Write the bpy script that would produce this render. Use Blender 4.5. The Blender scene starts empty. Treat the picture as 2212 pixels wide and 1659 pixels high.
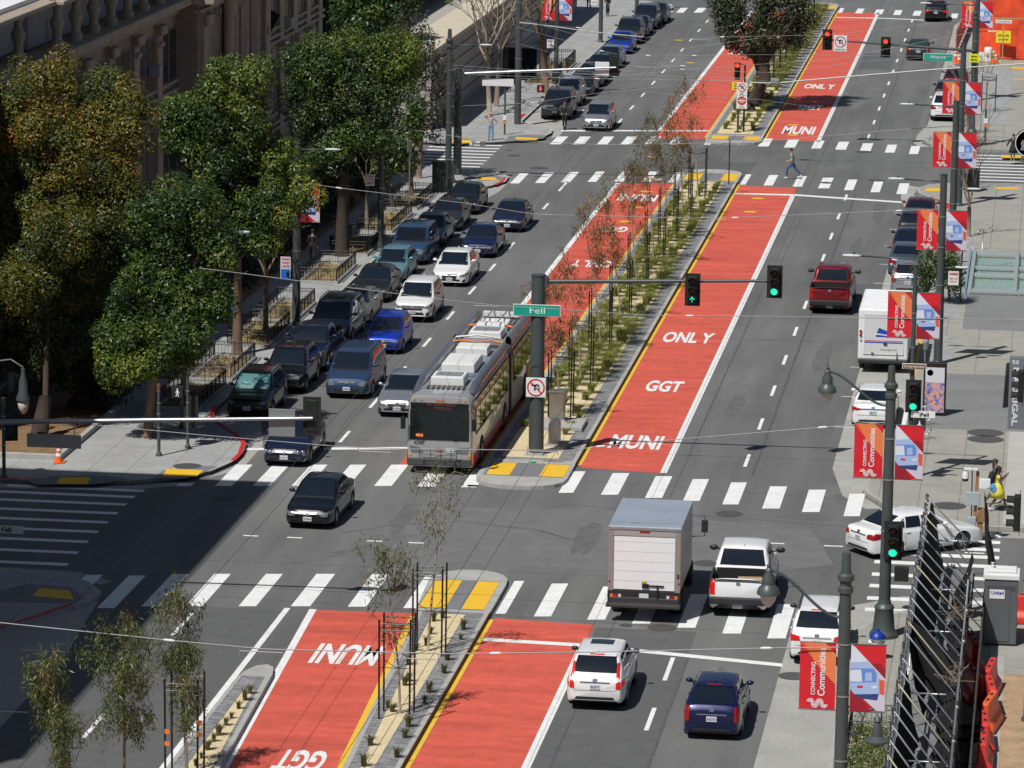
import bpy, bmesh, math, random
import numpy as np
from mathutils import Vector, Matrix
from mathutils.bvhtree import BVHTree
PI = math.pi
sc = bpy.context.scene
col = sc.collection
rnd = random.Random(7)

# ------------------------------------------------------------ camera
CF, CH, CYAW, CPIT, CROLL = 8911.446, 33.0757, math.radians(7.38259), math.radians(10.73684), math.radians(0.78037)
CX = 19.46
IW, IH = 2212.0, 1659.0          # survey picture size the focal length above refers to
_fw = Vector((-math.sin(CYAW)*math.cos(CPIT), math.cos(CYAW)*math.cos(CPIT), -math.sin(CPIT)))
_rt0 = Vector((math.cos(CYAW), math.sin(CYAW), 0)); _up0 = _rt0.cross(_fw)
_rt = _rt0*math.cos(CROLL)+_up0*math.sin(CROLL); _up = -_rt0*math.sin(CROLL)+_up0*math.cos(CROLL)
cd = bpy.data.cameras.new('camera'); cam = bpy.data.objects.new('camera', cd); col.objects.link(cam)
cam.matrix_world = Matrix(((_rt.x, _up.x, -_fw.x, CX), (_rt.y, _up.y, -_fw.y, 0), (_rt.z, _up.z, -_fw.z, CH), (0, 0, 0, 1)))
cd.sensor_width = 36; cd.lens = 36*CF/IW; cd.clip_start = 1; cd.clip_end = 3000
sc.camera = cam
# ------------------------------------------------------------ sky, sun, exposure
SAZ, SEL = math.radians(210), math.radians(56)      # the sun stands in the south-south-west
w = bpy.data.worlds.new("World"); sc.world = w; w.use_nodes = True
nt = w.node_tree; bg = nt.nodes['Background']
sky = nt.nodes.new('ShaderNodeTexSky'); sky.sky_type = 'NISHITA'; sky.sun_disc = False
sky.sun_elevation = SEL; sky.sun_rotation = SAZ
nt.links.new(sky.outputs[0], bg.inputs[0]); bg.inputs[1].default_value = 0.05
sd = bpy.data.lights.new('sun', 'SUN'); sun = bpy.data.objects.new('sun', sd); col.objects.link(sun)
sd.energy = 5.0; sd.angle = math.radians(0.53); sd.color = (1, .965, .91)
sun.rotation_euler = Vector((math.sin(SAZ)*math.cos(SEL), math.cos(SAZ)*math.cos(SEL), math.sin(SEL))).to_track_quat('Z', 'Y').to_euler()
sun.location = (0, 100, 80)
vs = sc.view_settings; vs.view_transform = 'Standard'; vs.look = 'None'; vs.exposure = -0.17; vs.gamma = 1; vs.use_curve_mapping = False
sc.cycles.max_bounces = 6; sc.cycles.transparent_max_bounces = 6

# ------------------------------------------------------------ survey helpers: a point of the ground / of a vertical plane in metres
def _dir(px, py): return _fw + _rt*((px-IW/2)/CF) - _up*((py-IH/2)/CF)
def G(px, py, z=0.0):
    d = _dir(px, py); t = (z-CH)/d.z
    return Vector((CX+d.x*t, d.y*t, z))
def YP(px, py, Y):
    d = _dir(px, py); t = Y/d.y
    return Vector((CX+d.x*t, Y, CH+d.z*t))

# ------------------------------------------------------------ materials
MATS = {}
def M(name, c, rough=.6, metal=0, noise=0, ns=1.0, spec=.5, coat=0, bump=0, emit=None, es=1, stretch=None, alpha=1, noise2=0, ns2=12):
    if name in MATS: return MATS[name]
    m = bpy.data.materials.new(name); m.use_nodes = True; n = m.node_tree.nodes; l = m.node_tree.links
    b = n['Principled BSDF']
    if len(c) == 3: c = (*c, 1)
    b.inputs['Base Color'].default_value = c; b.inputs['Roughness'].default_value = rough; b.inputs['Metallic'].default_value = metal
    b.inputs['Specular IOR Level'].default_value = spec; b.inputs['Coat Weight'].default_value = coat; b.inputs['Coat Roughness'].default_value = .03
    if emit: b.inputs['Emission Color'].default_value = (*emit, 1); b.inputs['Emission Strength'].default_value = es
    if noise or bump or noise2:
        g = n.new('ShaderNodeNewGeometry'); mp = n.new('ShaderNodeMapping'); l.new(g.outputs['Position'], mp.inputs[0])
        if stretch: mp.inputs['Scale'].default_value = stretch
        t = n.new('ShaderNodeTexNoise'); t.inputs['Scale'].default_value = ns; t.inputs['Detail'].default_value = 6; t.inputs['Roughness'].default_value = .6
        l.new(mp.outputs[0], t.inputs['Vector'])
        r = n.new('ShaderNodeMapRange'); r.inputs[1].default_value = .3; r.inputs[2].default_value = .7; r.inputs[3].default_value = 1-noise; r.inputs[4].default_value = 1+noise
        l.new(t.outputs[0], r.inputs[0]); out = r.outputs[0]
        if noise2:
            t2 = n.new('ShaderNodeTexNoise'); t2.inputs['Scale'].default_value = ns2; t2.inputs['Detail'].default_value = 3
            l.new(g.outputs['Position'], t2.inputs['Vector'])
            r2 = n.new('ShaderNodeMapRange'); r2.inputs[1].default_value = .3; r2.inputs[2].default_value = .7; r2.inputs[3].default_value = 1-noise2; r2.inputs[4].default_value = 1+noise2
            l.new(t2.outputs[0], r2.inputs[0]); mm = n.new('ShaderNodeMath'); mm.operation = 'MULTIPLY'; l.new(out, mm.inputs[0]); l.new(r2.outputs[0], mm.inputs[1]); out = mm.outputs[0]
        x = n.new('ShaderNodeVectorMath'); x.operation = 'SCALE'; x.inputs[0].default_value = c[:3]; l.new(out, x.inputs['Scale']); l.new(x.outputs[0], b.inputs['Base Color'])
        if bump:
            bp = n.new('ShaderNodeBump'); bp.inputs['Strength'].default_value = bump; bp.inputs['Distance'].default_value = .02; l.new(t.outputs[0], bp.inputs['Height']); l.new(bp.outputs[0], b.inputs['Normal'])
    MATS[name] = m
    return m

# ------------------------------------------------------------ mesh builder
class MB:
    def __init__(s): s.v = []; s.f = []; s.mi = []; s.cm = 0
    def add(s, vs, fs, mi=None):
        o = len(s.v); s.v += [tuple(p) for p in vs]; s.f += [tuple(i+o for i in f) for f in fs]; s.mi += [s.cm if mi is None else mi]*len(fs); return s
    def quad(s, a, b, c, d): return s.add([a, b, c, d], [(0, 1, 2, 3)])
    def box(s, c, d, rz=0, mi=None, ry=0, rx=0):
        hx, hy, hz = d[0]/2, d[1]/2, d[2]/2
        vs = [Vector((x, y, z)) for x in (-hx, hx) for y in (-hy, hy) for z in (-hz, hz)]
        if rz or ry or rx:
            m = Matrix.Rotation(rz, 3, 'Z') @ Matrix.Rotation(ry, 3, 'Y') @ Matrix.Rotation(rx, 3, 'X'); vs = [m @ v for v in vs]
        c = Vector(c)
        return s.add([v+c for v in vs], [(0, 1, 3, 2), (4, 6, 7, 5), (0, 4, 5, 1), (2, 3, 7, 6), (0, 2, 6, 4), (1, 5, 7, 3)], mi)
    def tube(s, pts, r, n=8, cap=True, mi=None):
        pts = [Vector(p) for p in pts]; rs = r if isinstance(r, (list, tuple)) else [r]*len(pts)
        vs = []; k = len(pts); up = Vector((0, 0, 1))
        for i, p in enumerate(pts):
            t = (pts[min(i+1, k-1)]-pts[max(i-1, 0)]).normalized()
            u = t.cross(up) if abs(t.z) < .95 else t.cross(Vector((1, 0, 0)))
            u.normalize(); q = t.cross(u)
            for j in range(n):
                a = 2*PI*j/n; vs.append(p+(u*math.cos(a)+q*math.sin(a))*rs[i])
        fs = [(i*n+j, i*n+(j+1) % n, (i+1)*n+(j+1) % n, (i+1)*n+j) for i in range(k-1) for j in range(n)]
        if cap: fs += [tuple(range(n)), tuple((k-1)*n+j for j in range(n-1, -1, -1))]
        return s.add(vs, fs, mi)
    def lathe(s, prof, c=(0, 0, 0), n=16, axis='Z', mi=None):
        vs = []
        for r, h in prof:
            for j in range(n):
                a = 2*PI*j/n; x, y = r*math.cos(a), r*math.sin(a)
                p = (x, y, h) if axis == 'Z' else ((h, x, y) if axis == 'X' else (y, h, x))
                vs.append((p[0]+c[0], p[1]+c[1], p[2]+c[2]))
        k = len(prof)
        fs = [(i*n+j, i*n+(j+1) % n, (i+1)*n+(j+1) % n, (i+1)*n+j) for i in range(k-1) for j in range(n)]
        if prof[0][0] > 1e-4: fs.append(tuple(range(n-1, -1, -1)))
        if prof[-1][0] > 1e-4: fs.append(tuple((k-1)*n+j for j in range(n)))
        return s.add(vs, fs, mi)
    def prism(s, poly, z0, z1, mi=None):
        n = len(poly)
        a = sum(poly[i][0]*poly[(i+1) % n][1]-poly[(i+1) % n][0]*poly[i][1] for i in range(n))
        if a < 0: poly = poly[::-1]
        vs = [(p[0], p[1], z0) for p in poly]+[(p[0], p[1], z1) for p in poly]
        fs = [tuple(range(n-1, -1, -1)), tuple(range(n, 2*n))]+[(i, (i+1) % n, n+(i+1) % n, n+i) for i in range(n)]
        return s.add(vs, fs, mi)
    def sheet(s, poly, z, mi=None):
        n = len(poly)
        a = sum(poly[i][0]*poly[(i+1) % n][1]-poly[(i+1) % n][0]*poly[i][1] for i in range(n))
        if a < 0: poly = poly[::-1]
        return s.add([(p[0], p[1], z) for p in poly], [tuple(range(n))], mi)
    def rect(s, x0, y0, x1, y1, z, mi=None): return s.sheet([(x0, y0), (x1, y0), (x1, y1), (x0, y1)], z, mi)
    def ball(s, c, r, n=10, mi=None, k=6):
        r = r if isinstance(r, (tuple, list)) else (r, r, r); vs = [(c[0], c[1], c[2]-r[2])]
        for i in range(1, k):
            a = -PI/2+PI*i/k
            for j in range(n):
                b = 2*PI*j/n; vs.append((c[0]+r[0]*math.cos(a)*math.cos(b), c[1]+r[1]*math.cos(a)*math.sin(b), c[2]+r[2]*math.sin(a)))
        vs.append((c[0], c[1], c[2]+r[2])); fs = []
        for j in range(n): fs.append((0, 1+(j+1) % n, 1+j))
        for i in range(k-2):
            for j in range(n): fs.append((1+i*n+j, 1+i*n+(j+1) % n, 1+(i+1)*n+(j+1) % n, 1+(i+1)*n+j))
        L = 1+(k-2)*n
        for j in range(n): fs.append((L+j, L+(j+1) % n, len(vs)-1))
        return s.add(vs, fs, mi)
    def build(s, name, mats, parent=None, smooth=False, bevel=0, sharp=None, loc=None):
        me = bpy.data.meshes.new(name); me.from_pydata(s.v, [], s.f); me.update()
        mats = mats if isinstance(mats, (list, tuple)) else [mats]
        for m in mats: me.materials.append(m)
        if len(mats) > 1: me.polygons.foreach_set('material_index', s.mi)
        if smooth: me.polygons.foreach_set('use_smooth', [True]*len(s.f))
        if sharp is not None: me.set_sharp_from_angle(angle=math.radians(sharp))
        o = bpy.data.objects.new(name, me); col.objects.link(o)
        if parent: o.parent = parent
        if loc: o.location = loc
        if bevel: bv = o.modifiers.new('b', 'BEVEL'); bv.width = bevel; bv.segments = 2; bv.limit_method = 'ANGLE'
        return o

def tag(o, label=None, cat=None, group=None, kind=None):
    if label: o['label'] = label
    if cat: o['category'] = cat
    if group: o['group'] = group
    if kind: o['kind'] = kind
    return o
def thing(name, label, cat, loc=(0, 0, 0), rz=0, group=None):
    o = bpy.data.objects.new(name, None); col.objects.link(o); o.location = loc; o.rotation_euler = (0, 0, rz)
    o.empty_display_size = .2
    return tag(o, label, cat, group)
def struct(o, kind='structure'): o['kind'] = kind; return o
def kids(o): return [c for c in bpy.data.objects if c.parent == o]
def copy_tree(o, parent=None, tree=None):
    c = o.copy(); col.objects.link(c); c.parent = parent
    for ch in o.children: copy_tree(ch, c)
    return c
def dup(root, loc, rz=0, label=None, scale=None):
    bpy.context.view_layer.update()
    c = copy_tree(root); c.location = loc; c.rotation_euler = (0, 0, rz)
    if label: c['label'] = label
    if scale: c.scale = scale
    return c
_tx = {}
def text_mesh(txt, name, mat, bold=0.0, ext=0.0):
    key = (txt, bold, ext)
    if key not in _tx:
        cu = bpy.data.curves.new(name, 'FONT'); cu.body = txt; cu.offset = bold; cu.extrude = ext; cu.resolution_u = 3
        o = bpy.data.objects.new('tmp', cu); col.objects.link(o); bpy.context.view_layer.update()
        me = bpy.data.meshes.new_from_object(o.evaluated_get(bpy.context.evaluated_depsgraph_get()))
        bpy.data.objects.remove(o); bpy.data.curves.remove(cu)
        n = len(me.vertices); a = np.empty(n*3); me.vertices.foreach_get('co', a); a = a.reshape(-1, 3)
        lo, hi = a.min(0), a.max(0); a[:, 0] = (a[:, 0]-lo[0])/(hi[0]-lo[0]); a[:, 1] = (a[:, 1]-lo[1])/(hi[1]-lo[1])
        me.vertices.foreach_set('co', a.ravel()); me.update(); _tx[key] = me
    me = _tx[key].copy(); me.name = name; me.materials.clear(); me.materials.append(mat)
    return me
def text(txt, name, mat, origin, ux, uy, parent=None, bold=0.0):
    """lettering as a mesh: the unit square of its bounding box laid on origin + ux, uy"""
    me = text_mesh(txt, name, mat, bold); n = len(me.vertices); a = np.empty(n*3); me.vertices.foreach_get('co', a); a = a.reshape(-1, 3)
    o_, X, Y = np.array(origin), np.array(ux), np.array(uy); b = o_+a[:, :1]*X+a[:, 1:2]*Y
    me.vertices.foreach_set('co', b.ravel()); me.update()
    o = bpy.data.objects.new(name, me); col.objects.link(o)
    if parent: o.parent = parent
    return o

# ------------------------------------------------------------ base materials
def asphalt_mat():
    m = bpy.data.materials.new('asphalt'); m.use_nodes = True; n = m.node_tree.nodes; l = m.node_tree.links; b = n['Principled BSDF']
    g = n.new('ShaderNodeNewGeometry'); P = g.outputs['Position']
    def noise(scale, stretch, det=5, rough=.6):
        mp = n.new('ShaderNodeMapping'); l.new(P, mp.inputs[0]); mp.inputs['Scale'].default_value = stretch
        t = n.new('ShaderNodeTexNoise'); t.inputs['Scale'].default_value = scale; t.inputs['Detail'].default_value = det; t.inputs['Roughness'].default_value = rough; l.new(mp.outputs[0], t.inputs['Vector']); return t.outputs[0]
    def rng(x, a, c, lo, hi):
        r = n.new('ShaderNodeMapRange'); r.inputs[1].default_value = a; r.inputs[2].default_value = c; r.inputs[3].default_value = lo; r.inputs[4].default_value = hi; l.new(x, r.inputs[0]); return r.outputs[0]
    def mul(a, c):
        x = n.new('ShaderNodeMath'); x.operation = 'MULTIPLY'; l.new(a, x.inputs[0]); l.new(c, x.inputs[1]); return x.outputs[0]
    f = mul(rng(noise(.09, (1, .5, 1), 3), .35, .65, .86, 1.14), rng(noise(.8, (1, .12, 1), 4), .3, .7, .84, 1.12))
    f = mul(f, rng(noise(14, (1, 1, 1), 4, .8), .25, .75, .78, 1.22))
    f = mul(f, rng(noise(1.6, (1, 1, 1), 6, .7), .3, .42, .82, 1.0))
    # wheel paths and the dark drip line of each lane
    sx = n.new('ShaderNodeSeparateXYZ'); l.new(P, sx.inputs[0])
    s = n.new('ShaderNodeMath'); s.operation = 'SINE'; k = n.new('ShaderNodeMath'); k.operation = 'MULTIPLY'; l.new(sx.outputs[0], k.inputs[0]); k.inputs[1].default_value = 2*PI/3.05
    l.new(k.outputs[0], s.inputs[0]); f = mul(f, rng(s.outputs[0], -1, 1, .955, 1.045))
    # tar seams and cracks
    v = n.new('ShaderNodeTexVoronoi'); v.feature = 'DISTANCE_TO_EDGE'; v.inputs['Scale'].default_value = .11
    mp = n.new('ShaderNodeMapping'); mp.inputs['Scale'].default_value = (1, .55, 1); 
    nn = n.new('ShaderNodeTexNoise'); nn.inputs['Scale'].default_value = .6; nn.inputs['Detail'].default_value = 5; l.new(P, nn.inputs['Vector'])
    av = n.new('ShaderNodeVectorMath'); av.operation = 'MULTIPLY_ADD'; l.new(nn.outputs['Color'], av.inputs[0]); av.inputs[1].default_value = (2.2, 2.2, 0); l.new(P, av.inputs[2])
    l.new(av.outputs[0], mp.inputs[0]); l.new(mp.outputs[0], v.inputs['Vector'])
    f = mul(f, rng(v.outputs[0], 0.0004, .0022, .74, 1.0))
    x = n.new('ShaderNodeVectorMath'); x.operation = 'SCALE'; x.inputs[0].default_value = (.132, .135, .134); l.new(f, x.inputs['Scale']); l.new(x.outputs[0], b.inputs['Base Color'])
    b.inputs['Roughness'].default_value = .82; b.inputs['Specular IOR Level'].default_value = .35
    return m
mAsph = asphalt_mat()
mConc = M('concrete paving', (.30, .295, .275), .85, noise=.13, ns=.7, noise2=.1, ns2=9)
mConcL = M('light concrete', (.34, .335, .315), .85, noise=.14, ns=.5, noise2=.08, ns2=7)
mConcD = M('dark concrete', (.145, .15, .155), .85, noise=.12, ns=.8, noise2=.08)
mKerb = M('kerb concrete', (.36, .36, .345), .8, noise=.12, ns=1.5)
mWhiteP = M('road paint white', (.74, .755, .75), .6, noise=.09, ns=1.3, noise2=.10, ns2=9)
mYelP = M('road paint yellow', (.74, .47, .04), .6, noise=.08, ns=2)
mRedK = M('kerb paint red', (.50, .03, .03), .55, noise=.15, ns=3)
mRust = M('iron stained kerb face', (.16, .075, .045), .8, noise=.2, ns=3)
mSand = M('decomposed granite', (.60, .50, .31), .95, noise=.1, ns=1.2, noise2=.2, ns2=25)
mPaver = M('granite paver', (.22, .225, .235), .8, noise=.25, ns=6, stretch=(1, 1, 1), noise2=.15)
def red_mat():
    m = M('red bus lane paint', (.55, .092, .060), .75, noise=.2, ns=.9, stretch=(.25, 1.1, 1), noise2=.10, ns2=2.2); return m  # red leans orange, putting sunlight reflected from windows into the paint colour
mRed = red_mat()
mIron = M('cast iron cover', (.10, .10, .10), .6, .3, noise=.2, ns=8)
mDirt = M('planting bed soil', (.20, .12, .06), .95, noise=.3, ns=2, noise2=.25, ns2=14)
mMetal = M('dark grey painted steel', (.060, .075, .075), .42, .0, noise=.08, ns=2)
mGalv = M('galvanized steel', (.42, .44, .46), .38, .7, noise=.1, ns=4)
mBlk = M('black painted metal', (.012, .012, .013), .45)
mBlkM = M('matt black', (.012, .012, .012), .8)
mWhite = M('white enamel', (.72, .73, .73), .4)
mSteel = M('stainless steel', (.36, .34, .32), .3, .8, noise=.12, ns=3)
# ------------------------------------------------------------ ground, road, pavements
def arc(cx, cy, r, a0, a1, n=8): return [(cx+r*math.cos(math.radians(a0+(a1-a0)*i/n)), cy+r*math.sin(math.radians(a0+(a1-a0)*i/n))) for i in range(n+1)]
mb = MB(); mb.rect(-900, -300, 900, 1500, -.06); struct(mb.build('ground', M('far ground', (.16, .16, .15), .9, noise=.2, ns=.05)))
mb = MB(); mb.rect(-120, 60, 120, 460, 0); struct(mb.build('road', mAsph))
FS, FN, HS, HN, GS = 134.9, 149.6, 239.6, 253.6, 348.5
# pavement blocks: outline polygons with bulb-outs
SW = [(-14.3, 60), (-14.3, 124.5), (-13.5, 126.8), (-12.3, 129.6), (-11.6, 130.8), (-11.5, 132.2), (-12.2, 133.5), (-13.4, 134.6), (-15.5, FS), (-120, FS), (-120, 60)]
NW = [(-120, 149.1), (-17.5, 149.3), (-14.6, 149.9), (-13.0, 150.9), (-12.0, 152.2), (-11.55, 154), (-11.5, 156), (-11.7, 157.6), (-12.6, 159.6), (-13.6, 161.4), (-14.3, 163.6), (-14.3, 229.5), (-13.4, 231), (-12.2, 232.5), (-11.6, 234.5), (-11.7, 236.6), (-12.6, 238.4), (-14.2, 239.4), (-16.5, HS), (-120, HS)]
NW2 = [(-120, 250.6), (-17.5, 250.8), (-14.6, 251.8), (-13.0, 253.2), (-12.0, 255), (-11.7, 257), (-11.9, 259), (-13.0, 260.6), (-14.3, 262.2), (-14.3, 335), (-12.5, 338), (-11.8, 341), (-12.2, 344), (-14.5, 346.5), (-17, 347), (-120, 347)]
SE = [(14.0, 60), (14.0, 127.5), (13.9, 129.5), (14.0, 131.5), (14.6, 133.6), (15.8, FS), (120, FS+.8), (120, 60)]
NE = [(120, 147.9), (16.8, 148.0), (15.2, 149.4), (13.9, 151.2), (13.1, 153.4), (13.1, 156), (13.6, 158), (14.0, 160), (14.0, 231), (13.0, 233.2), (12.3, 235.2), (12.1, 237), (12.8, 238.8), (14.2, 239.8), (16.5, 240.2), (120, 240.2)]
NE2 = [(120, 255.3), (15.5, 255.5), (13.4, 255.9), (12.3, 257), (11.8, 259), (11.9, 261.5), (12.9, 263.6), (14.0, 265.5), (14.0, 335), (12.8, 338), (12.3, 341), (13, 344.5), (16, 346.5), (120, 347)]
N1 = [(-120, 361), (-15, 361), (-14.3, 362), (-14.3, 460), (-120, 460)]; N2 = [(120, 361), (15, 361), (14, 362), (14, 460), (120, 460)]
def paving_mat(name, c, sx, sy, jw=.03, rot=0):
    m = M(name, c, .85, noise=.12, ns=.6, noise2=.08, ns2=10); n = m.node_tree.nodes; l = m.node_tree.links; b = n['Principled BSDF']
    src = b.inputs['Base Color'].links[0].from_socket
    g = n.new('ShaderNodeNewGeometry'); s = n.new('ShaderNodeSeparateXYZ'); l.new(g.outputs['Position'], s.inputs[0]); fac = None
    for ax, p in ((0, sx), (1, sy)):
        a = n.new('ShaderNodeMath'); a.operation = 'PINGPONG'; a.inputs[1].default_value = p/2; l.new(s.outputs[ax], a.inputs[0])
        r = n.new('ShaderNodeMapRange'); r.inputs[1].default_value = jw*.3; r.inputs[2].default_value = jw; r.inputs[3].default_value = .62; r.inputs[4].default_value = 1; l.new(a.outputs[0], r.inputs[0])
        if fac is None: fac = r.outputs[0]
        else: q = n.new('ShaderNodeMath'); q.operation = 'MULTIPLY'; l.new(fac, q.inputs[0]); l.new(r.outputs[0], q.inputs[1]); fac = q.outputs[0]
    x = n.new('ShaderNodeVectorMath'); x.operation = 'SCALE'; l.new(src, x.inputs[0]); l.new(fac, x.inputs['Scale']); l.new(x.outputs[0], b.inputs['Base Color'])
    return m
mPaveW = paving_mat('west pavement slabs', (.315, .32, .315), 1.5, 1.5)
mPaveE = paving_mat('east pavement slabs', (.30, .295, .265), 1.52, 3.04)
for nm, P_, mt in (('pavement', SW, mPaveW), ('pavement', NW, mPaveW), ('pavement', NW2, mPaveW), ('pavement', SE, mPaveE), ('pavement', NE, mPaveE), ('pavement', NE2, mPaveE), ('pavement', N1, mPaveW), ('pavement', N2, mPaveE)):
    mb = MB(); mb.prism(P_, -.05, .15); struct(mb.build(nm, mt))
def ribbon(mb, pts, w, z, side=1, h=None, mi=None):
    """a strip of width w to one side of a polyline"""
    pts = [Vector((p[0], p[1], 0)) for p in pts]; n = len(pts); off = []
    for i in range(n):
        t = (pts[min(i+1, n-1)]-pts[max(i-1, 0)]).normalized(); off.append(pts[i]+Vector((-t.y, t.x, 0))*w*side)
    a = [(p.x, p.y, z) for p in pts]; b = [(p.x, p.y, z) for p in off]; vs = a+b
    fs = [((i, i+1, n+i+1, n+i) if side > 0 else (i+1, i, n+i, n+i+1)) for i in range(n-1)]
    mb.add(vs, fs, mi)
    if h:
        lo = [(p.x, p.y, z-h) for p in pts]
        vs = a+lo; mb.add(vs, [((i+1, i, n+i, n+i+1) if side > 0 else (i, i+1, n+i+1, n+i)) for i in range(n-1)], mi)
    return mb
mb = MB()   # kerb stones: a 15 cm band 3 mm proud of the pavement
for P_, a, b, sd_ in ((SW, 0, 9, 1), (NW, 0, 19, 1), (NW2, 0, 16, 1), (SE, 0, 7, -1), (NE, 0, 15, 1), (NE2, 0, 14, 1)):
    ribbon(mb, P_[a:b+1], .16, .1535, 1 if P_ in (SW, SE) else -1)
mb2 = MB()
struct(mb.build('kerb', mKerb))
# parking strips and gutters of pale concrete, one sheet 4 mm up
mb = MB()
mb.sheet([(-14.4, 60), (-10.9, 60), (-10.7, 114), (-10.8, 124), (-11.3, 129.6), (-11.45, 131.5), (-12.4, 130), (-14.4, 126)], .004)
mb.sheet([(-14.4, 163.4), (-12.4, 159.8), (-11.35, 158.2), (-11.25, 154), (-11.9, 151.4), (-10.9, 153.4), (-10.95, 158), (-12.0, 163), (-12.05, 226), (-11.4, 231), (-11.35, 236.6), (-11.55, 234.3), (-12.3, 232.3), (-14.4, 229.6)], .004)
mb.sheet([(-14.4, 262.3), (-12.9, 260.8), (-11.6, 259), (-11.4, 255.5), (-11.0, 257), (-11.2, 262), (-11.9, 266), (-11.9, 334), (-11.4, 340), (-11.9, 340), (-12.6, 337.8), (-14.4, 335)], .004)
mb.sheet([(14.1, 60), (14.1, 132), (14.8, 134), (15.9, 135.2), (19, 136), (19, 137.6), (15.2, 137.2), (13.2, 135.2), (11.75, 132), (11.65, 60)], .004)
mb.sheet([(14.1, 160), (13.2, 157), (13.0, 153.2), (13.9, 151), (13.3, 150.8), (12.3, 153), (11.65, 158), (11.7, 230), (11.35, 234), (11.3, 237), (11.7, 239), (12.3, 238.3), (12.0, 235.3), (12.8, 233), (14.1, 230.9)], .004)
mb.sheet([(14.1, 265.5), (12.8, 263.4), (11.8, 261.5), (11.7, 258.5), (12.3, 256.9), (11.6, 256.8), (11.2, 258.5), (11.3, 263), (11.75, 268), (11.75, 334), (12.4, 340), (13, 338), (14.1, 334.8)], .004)
struct(mb.build('parking_strip', mConcL))
mb = MB()
for y0, y1 in ((146.2, 148.0),): mb.sheet([(15.3, 149.4), (17, 147.9), (40, 147.85), (40, 146.9), (16.5, 146.9), (14.7, 148.4)], .004)
mb.sheet([(-40, 149.0), (-17.4, 149.1), (-14.4, 149.6), (-12.9, 150.5), (-12.2, 150.2), (-14.2, 148.9), (-17.4, 148.3), (-40, 148.3)], .004)
mb.sheet([(-40, FS+.05), (-15.4, FS+.05), (-13.2, 134.9), (-11.9, 133.8), (-11.6, 134.3), (-13.1, 135.5), (-15.4, 135.7), (-40, 135.7)], .004)
struct(mb.build('gutter', mConc))
# building aprons of darker/smoother paving on the east pavement, patches
mb = MB(); mb.rect(14.9, 166, 19.0, 178.5, .1545); mb.rect(15.9, 190, 19.0, 200, .1545); struct(mb.build('paving_patch', M('grey trowelled paving', (.19, .195, .20), .8, noise=.1, ns=.6)))
mb = MB(); mb.rect(14.2, 181, 15.7, 188, .1545); mb.rect(14.2, 193, 15.6, 228, .1545); mb.rect(14.2, 268, 16.8, 300, .1545); struct(mb.build('paving_patch', M('pale granite setts', (.30, .31, .31), .8, noise=.32, ns=3.2)))
mb = MB(); mb.rect(18.4, 148.6, 19.6, 166, .1545); struct(mb.build('paving_patch', M('pale new paving', (.40, .40, .385), .8, noise=.06, ns=1)))
# red brick bands crossing the west pavement
mb = MB()
for y in (170.3, 173.2, 184.5, 186.2): mb.rect(-18.2, y, -15.5, y+.9, .1545)
pass
struct(mb.build('brick_band', M('dark red brick paving', (.10, .04, .03), .85, noise=.2, ns=3)))
# planting bed of the school with its low wall
mb = MB(); mb.rect(-60, 153.3, -18.15, 239, .156); struct(mb.build('planting_bed', mDirt))
w_ = MB(); w_.box((-18.05, 161.6, .24), (.22, 17.4, .26)); w_.box((-39, 153.0, .24), (42.12, .22, .26)); 
tag(w_.build('planter_wall', mKerb, bevel=.02), 'low pale concrete kerb wall round the dirt bed at the street corner', 'wall')

# ------------------------------------------------------------ red bus lanes
mb = MB()
mb.sheet([(1.95, 60), (1.95, 131.6), (5.3, 131.3), (5.3, 60)], .004)
mb.sheet([(1.95, 156.2), (1.95, 236.9), (5.3, 236.6), (5.3, 155.7)], .004)
mb.sheet([(1.95, 258.3), (1.95, 342.6), (5.3, 342.4), (5.3, 257.7)], .004)
struct(mb.build('bus_lane', mRed))
def lx(y, a, b): return a+(b-a)*(y-112.4)/(132-112.4)     # the tapering south-bound lane below Fell
mb = MB()
mb.sheet([(lx(100, -3.4, -4.3), 100), (lx(131.6, -3.4, -4.3), 131.6), (lx(131.8, .0, -.75), 131.8), (lx(100, .0, -.75), 100)], .004)
mb.sheet([(-5.05, 155.2), (-5.05, 236.2), (-1.9, 236.6), (-1.9, 155.8)], .004)
mb.sheet([(-5.05, 257), (-5.05, 342), (-1.9, 342.6), (-1.9, 257.6)], .004)
struct(mb.build('bus_lane', mRed))
# ------------------------------------------------------------ painted lines
mb = MB(); Z = .008
for x, y0, y1 in ((5.23, 60, 128.6), (5.23, 155.8, 233.3), (5.23, 257.9, 342.4), (-5.11, 158.7, 236.2), (-5.11, 261, 342)):
    mb.rect(x-.13, y0, x+.13, y1, Z)
def taper(xa, xb, hw, y0=100, y1=131.7): mb.sheet([(lx(y0, xa, xb)-hw, y0), (lx(y0, xa, xb)+hw, y0), (lx(y1, xa, xb)+hw, y1), (lx(y1, xa, xb)-hw, y1)], Z)
taper(-3.3, -4.2, .12); 
mb.rect(-5.15, 60, -4.95, 131.7, Z)
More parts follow.
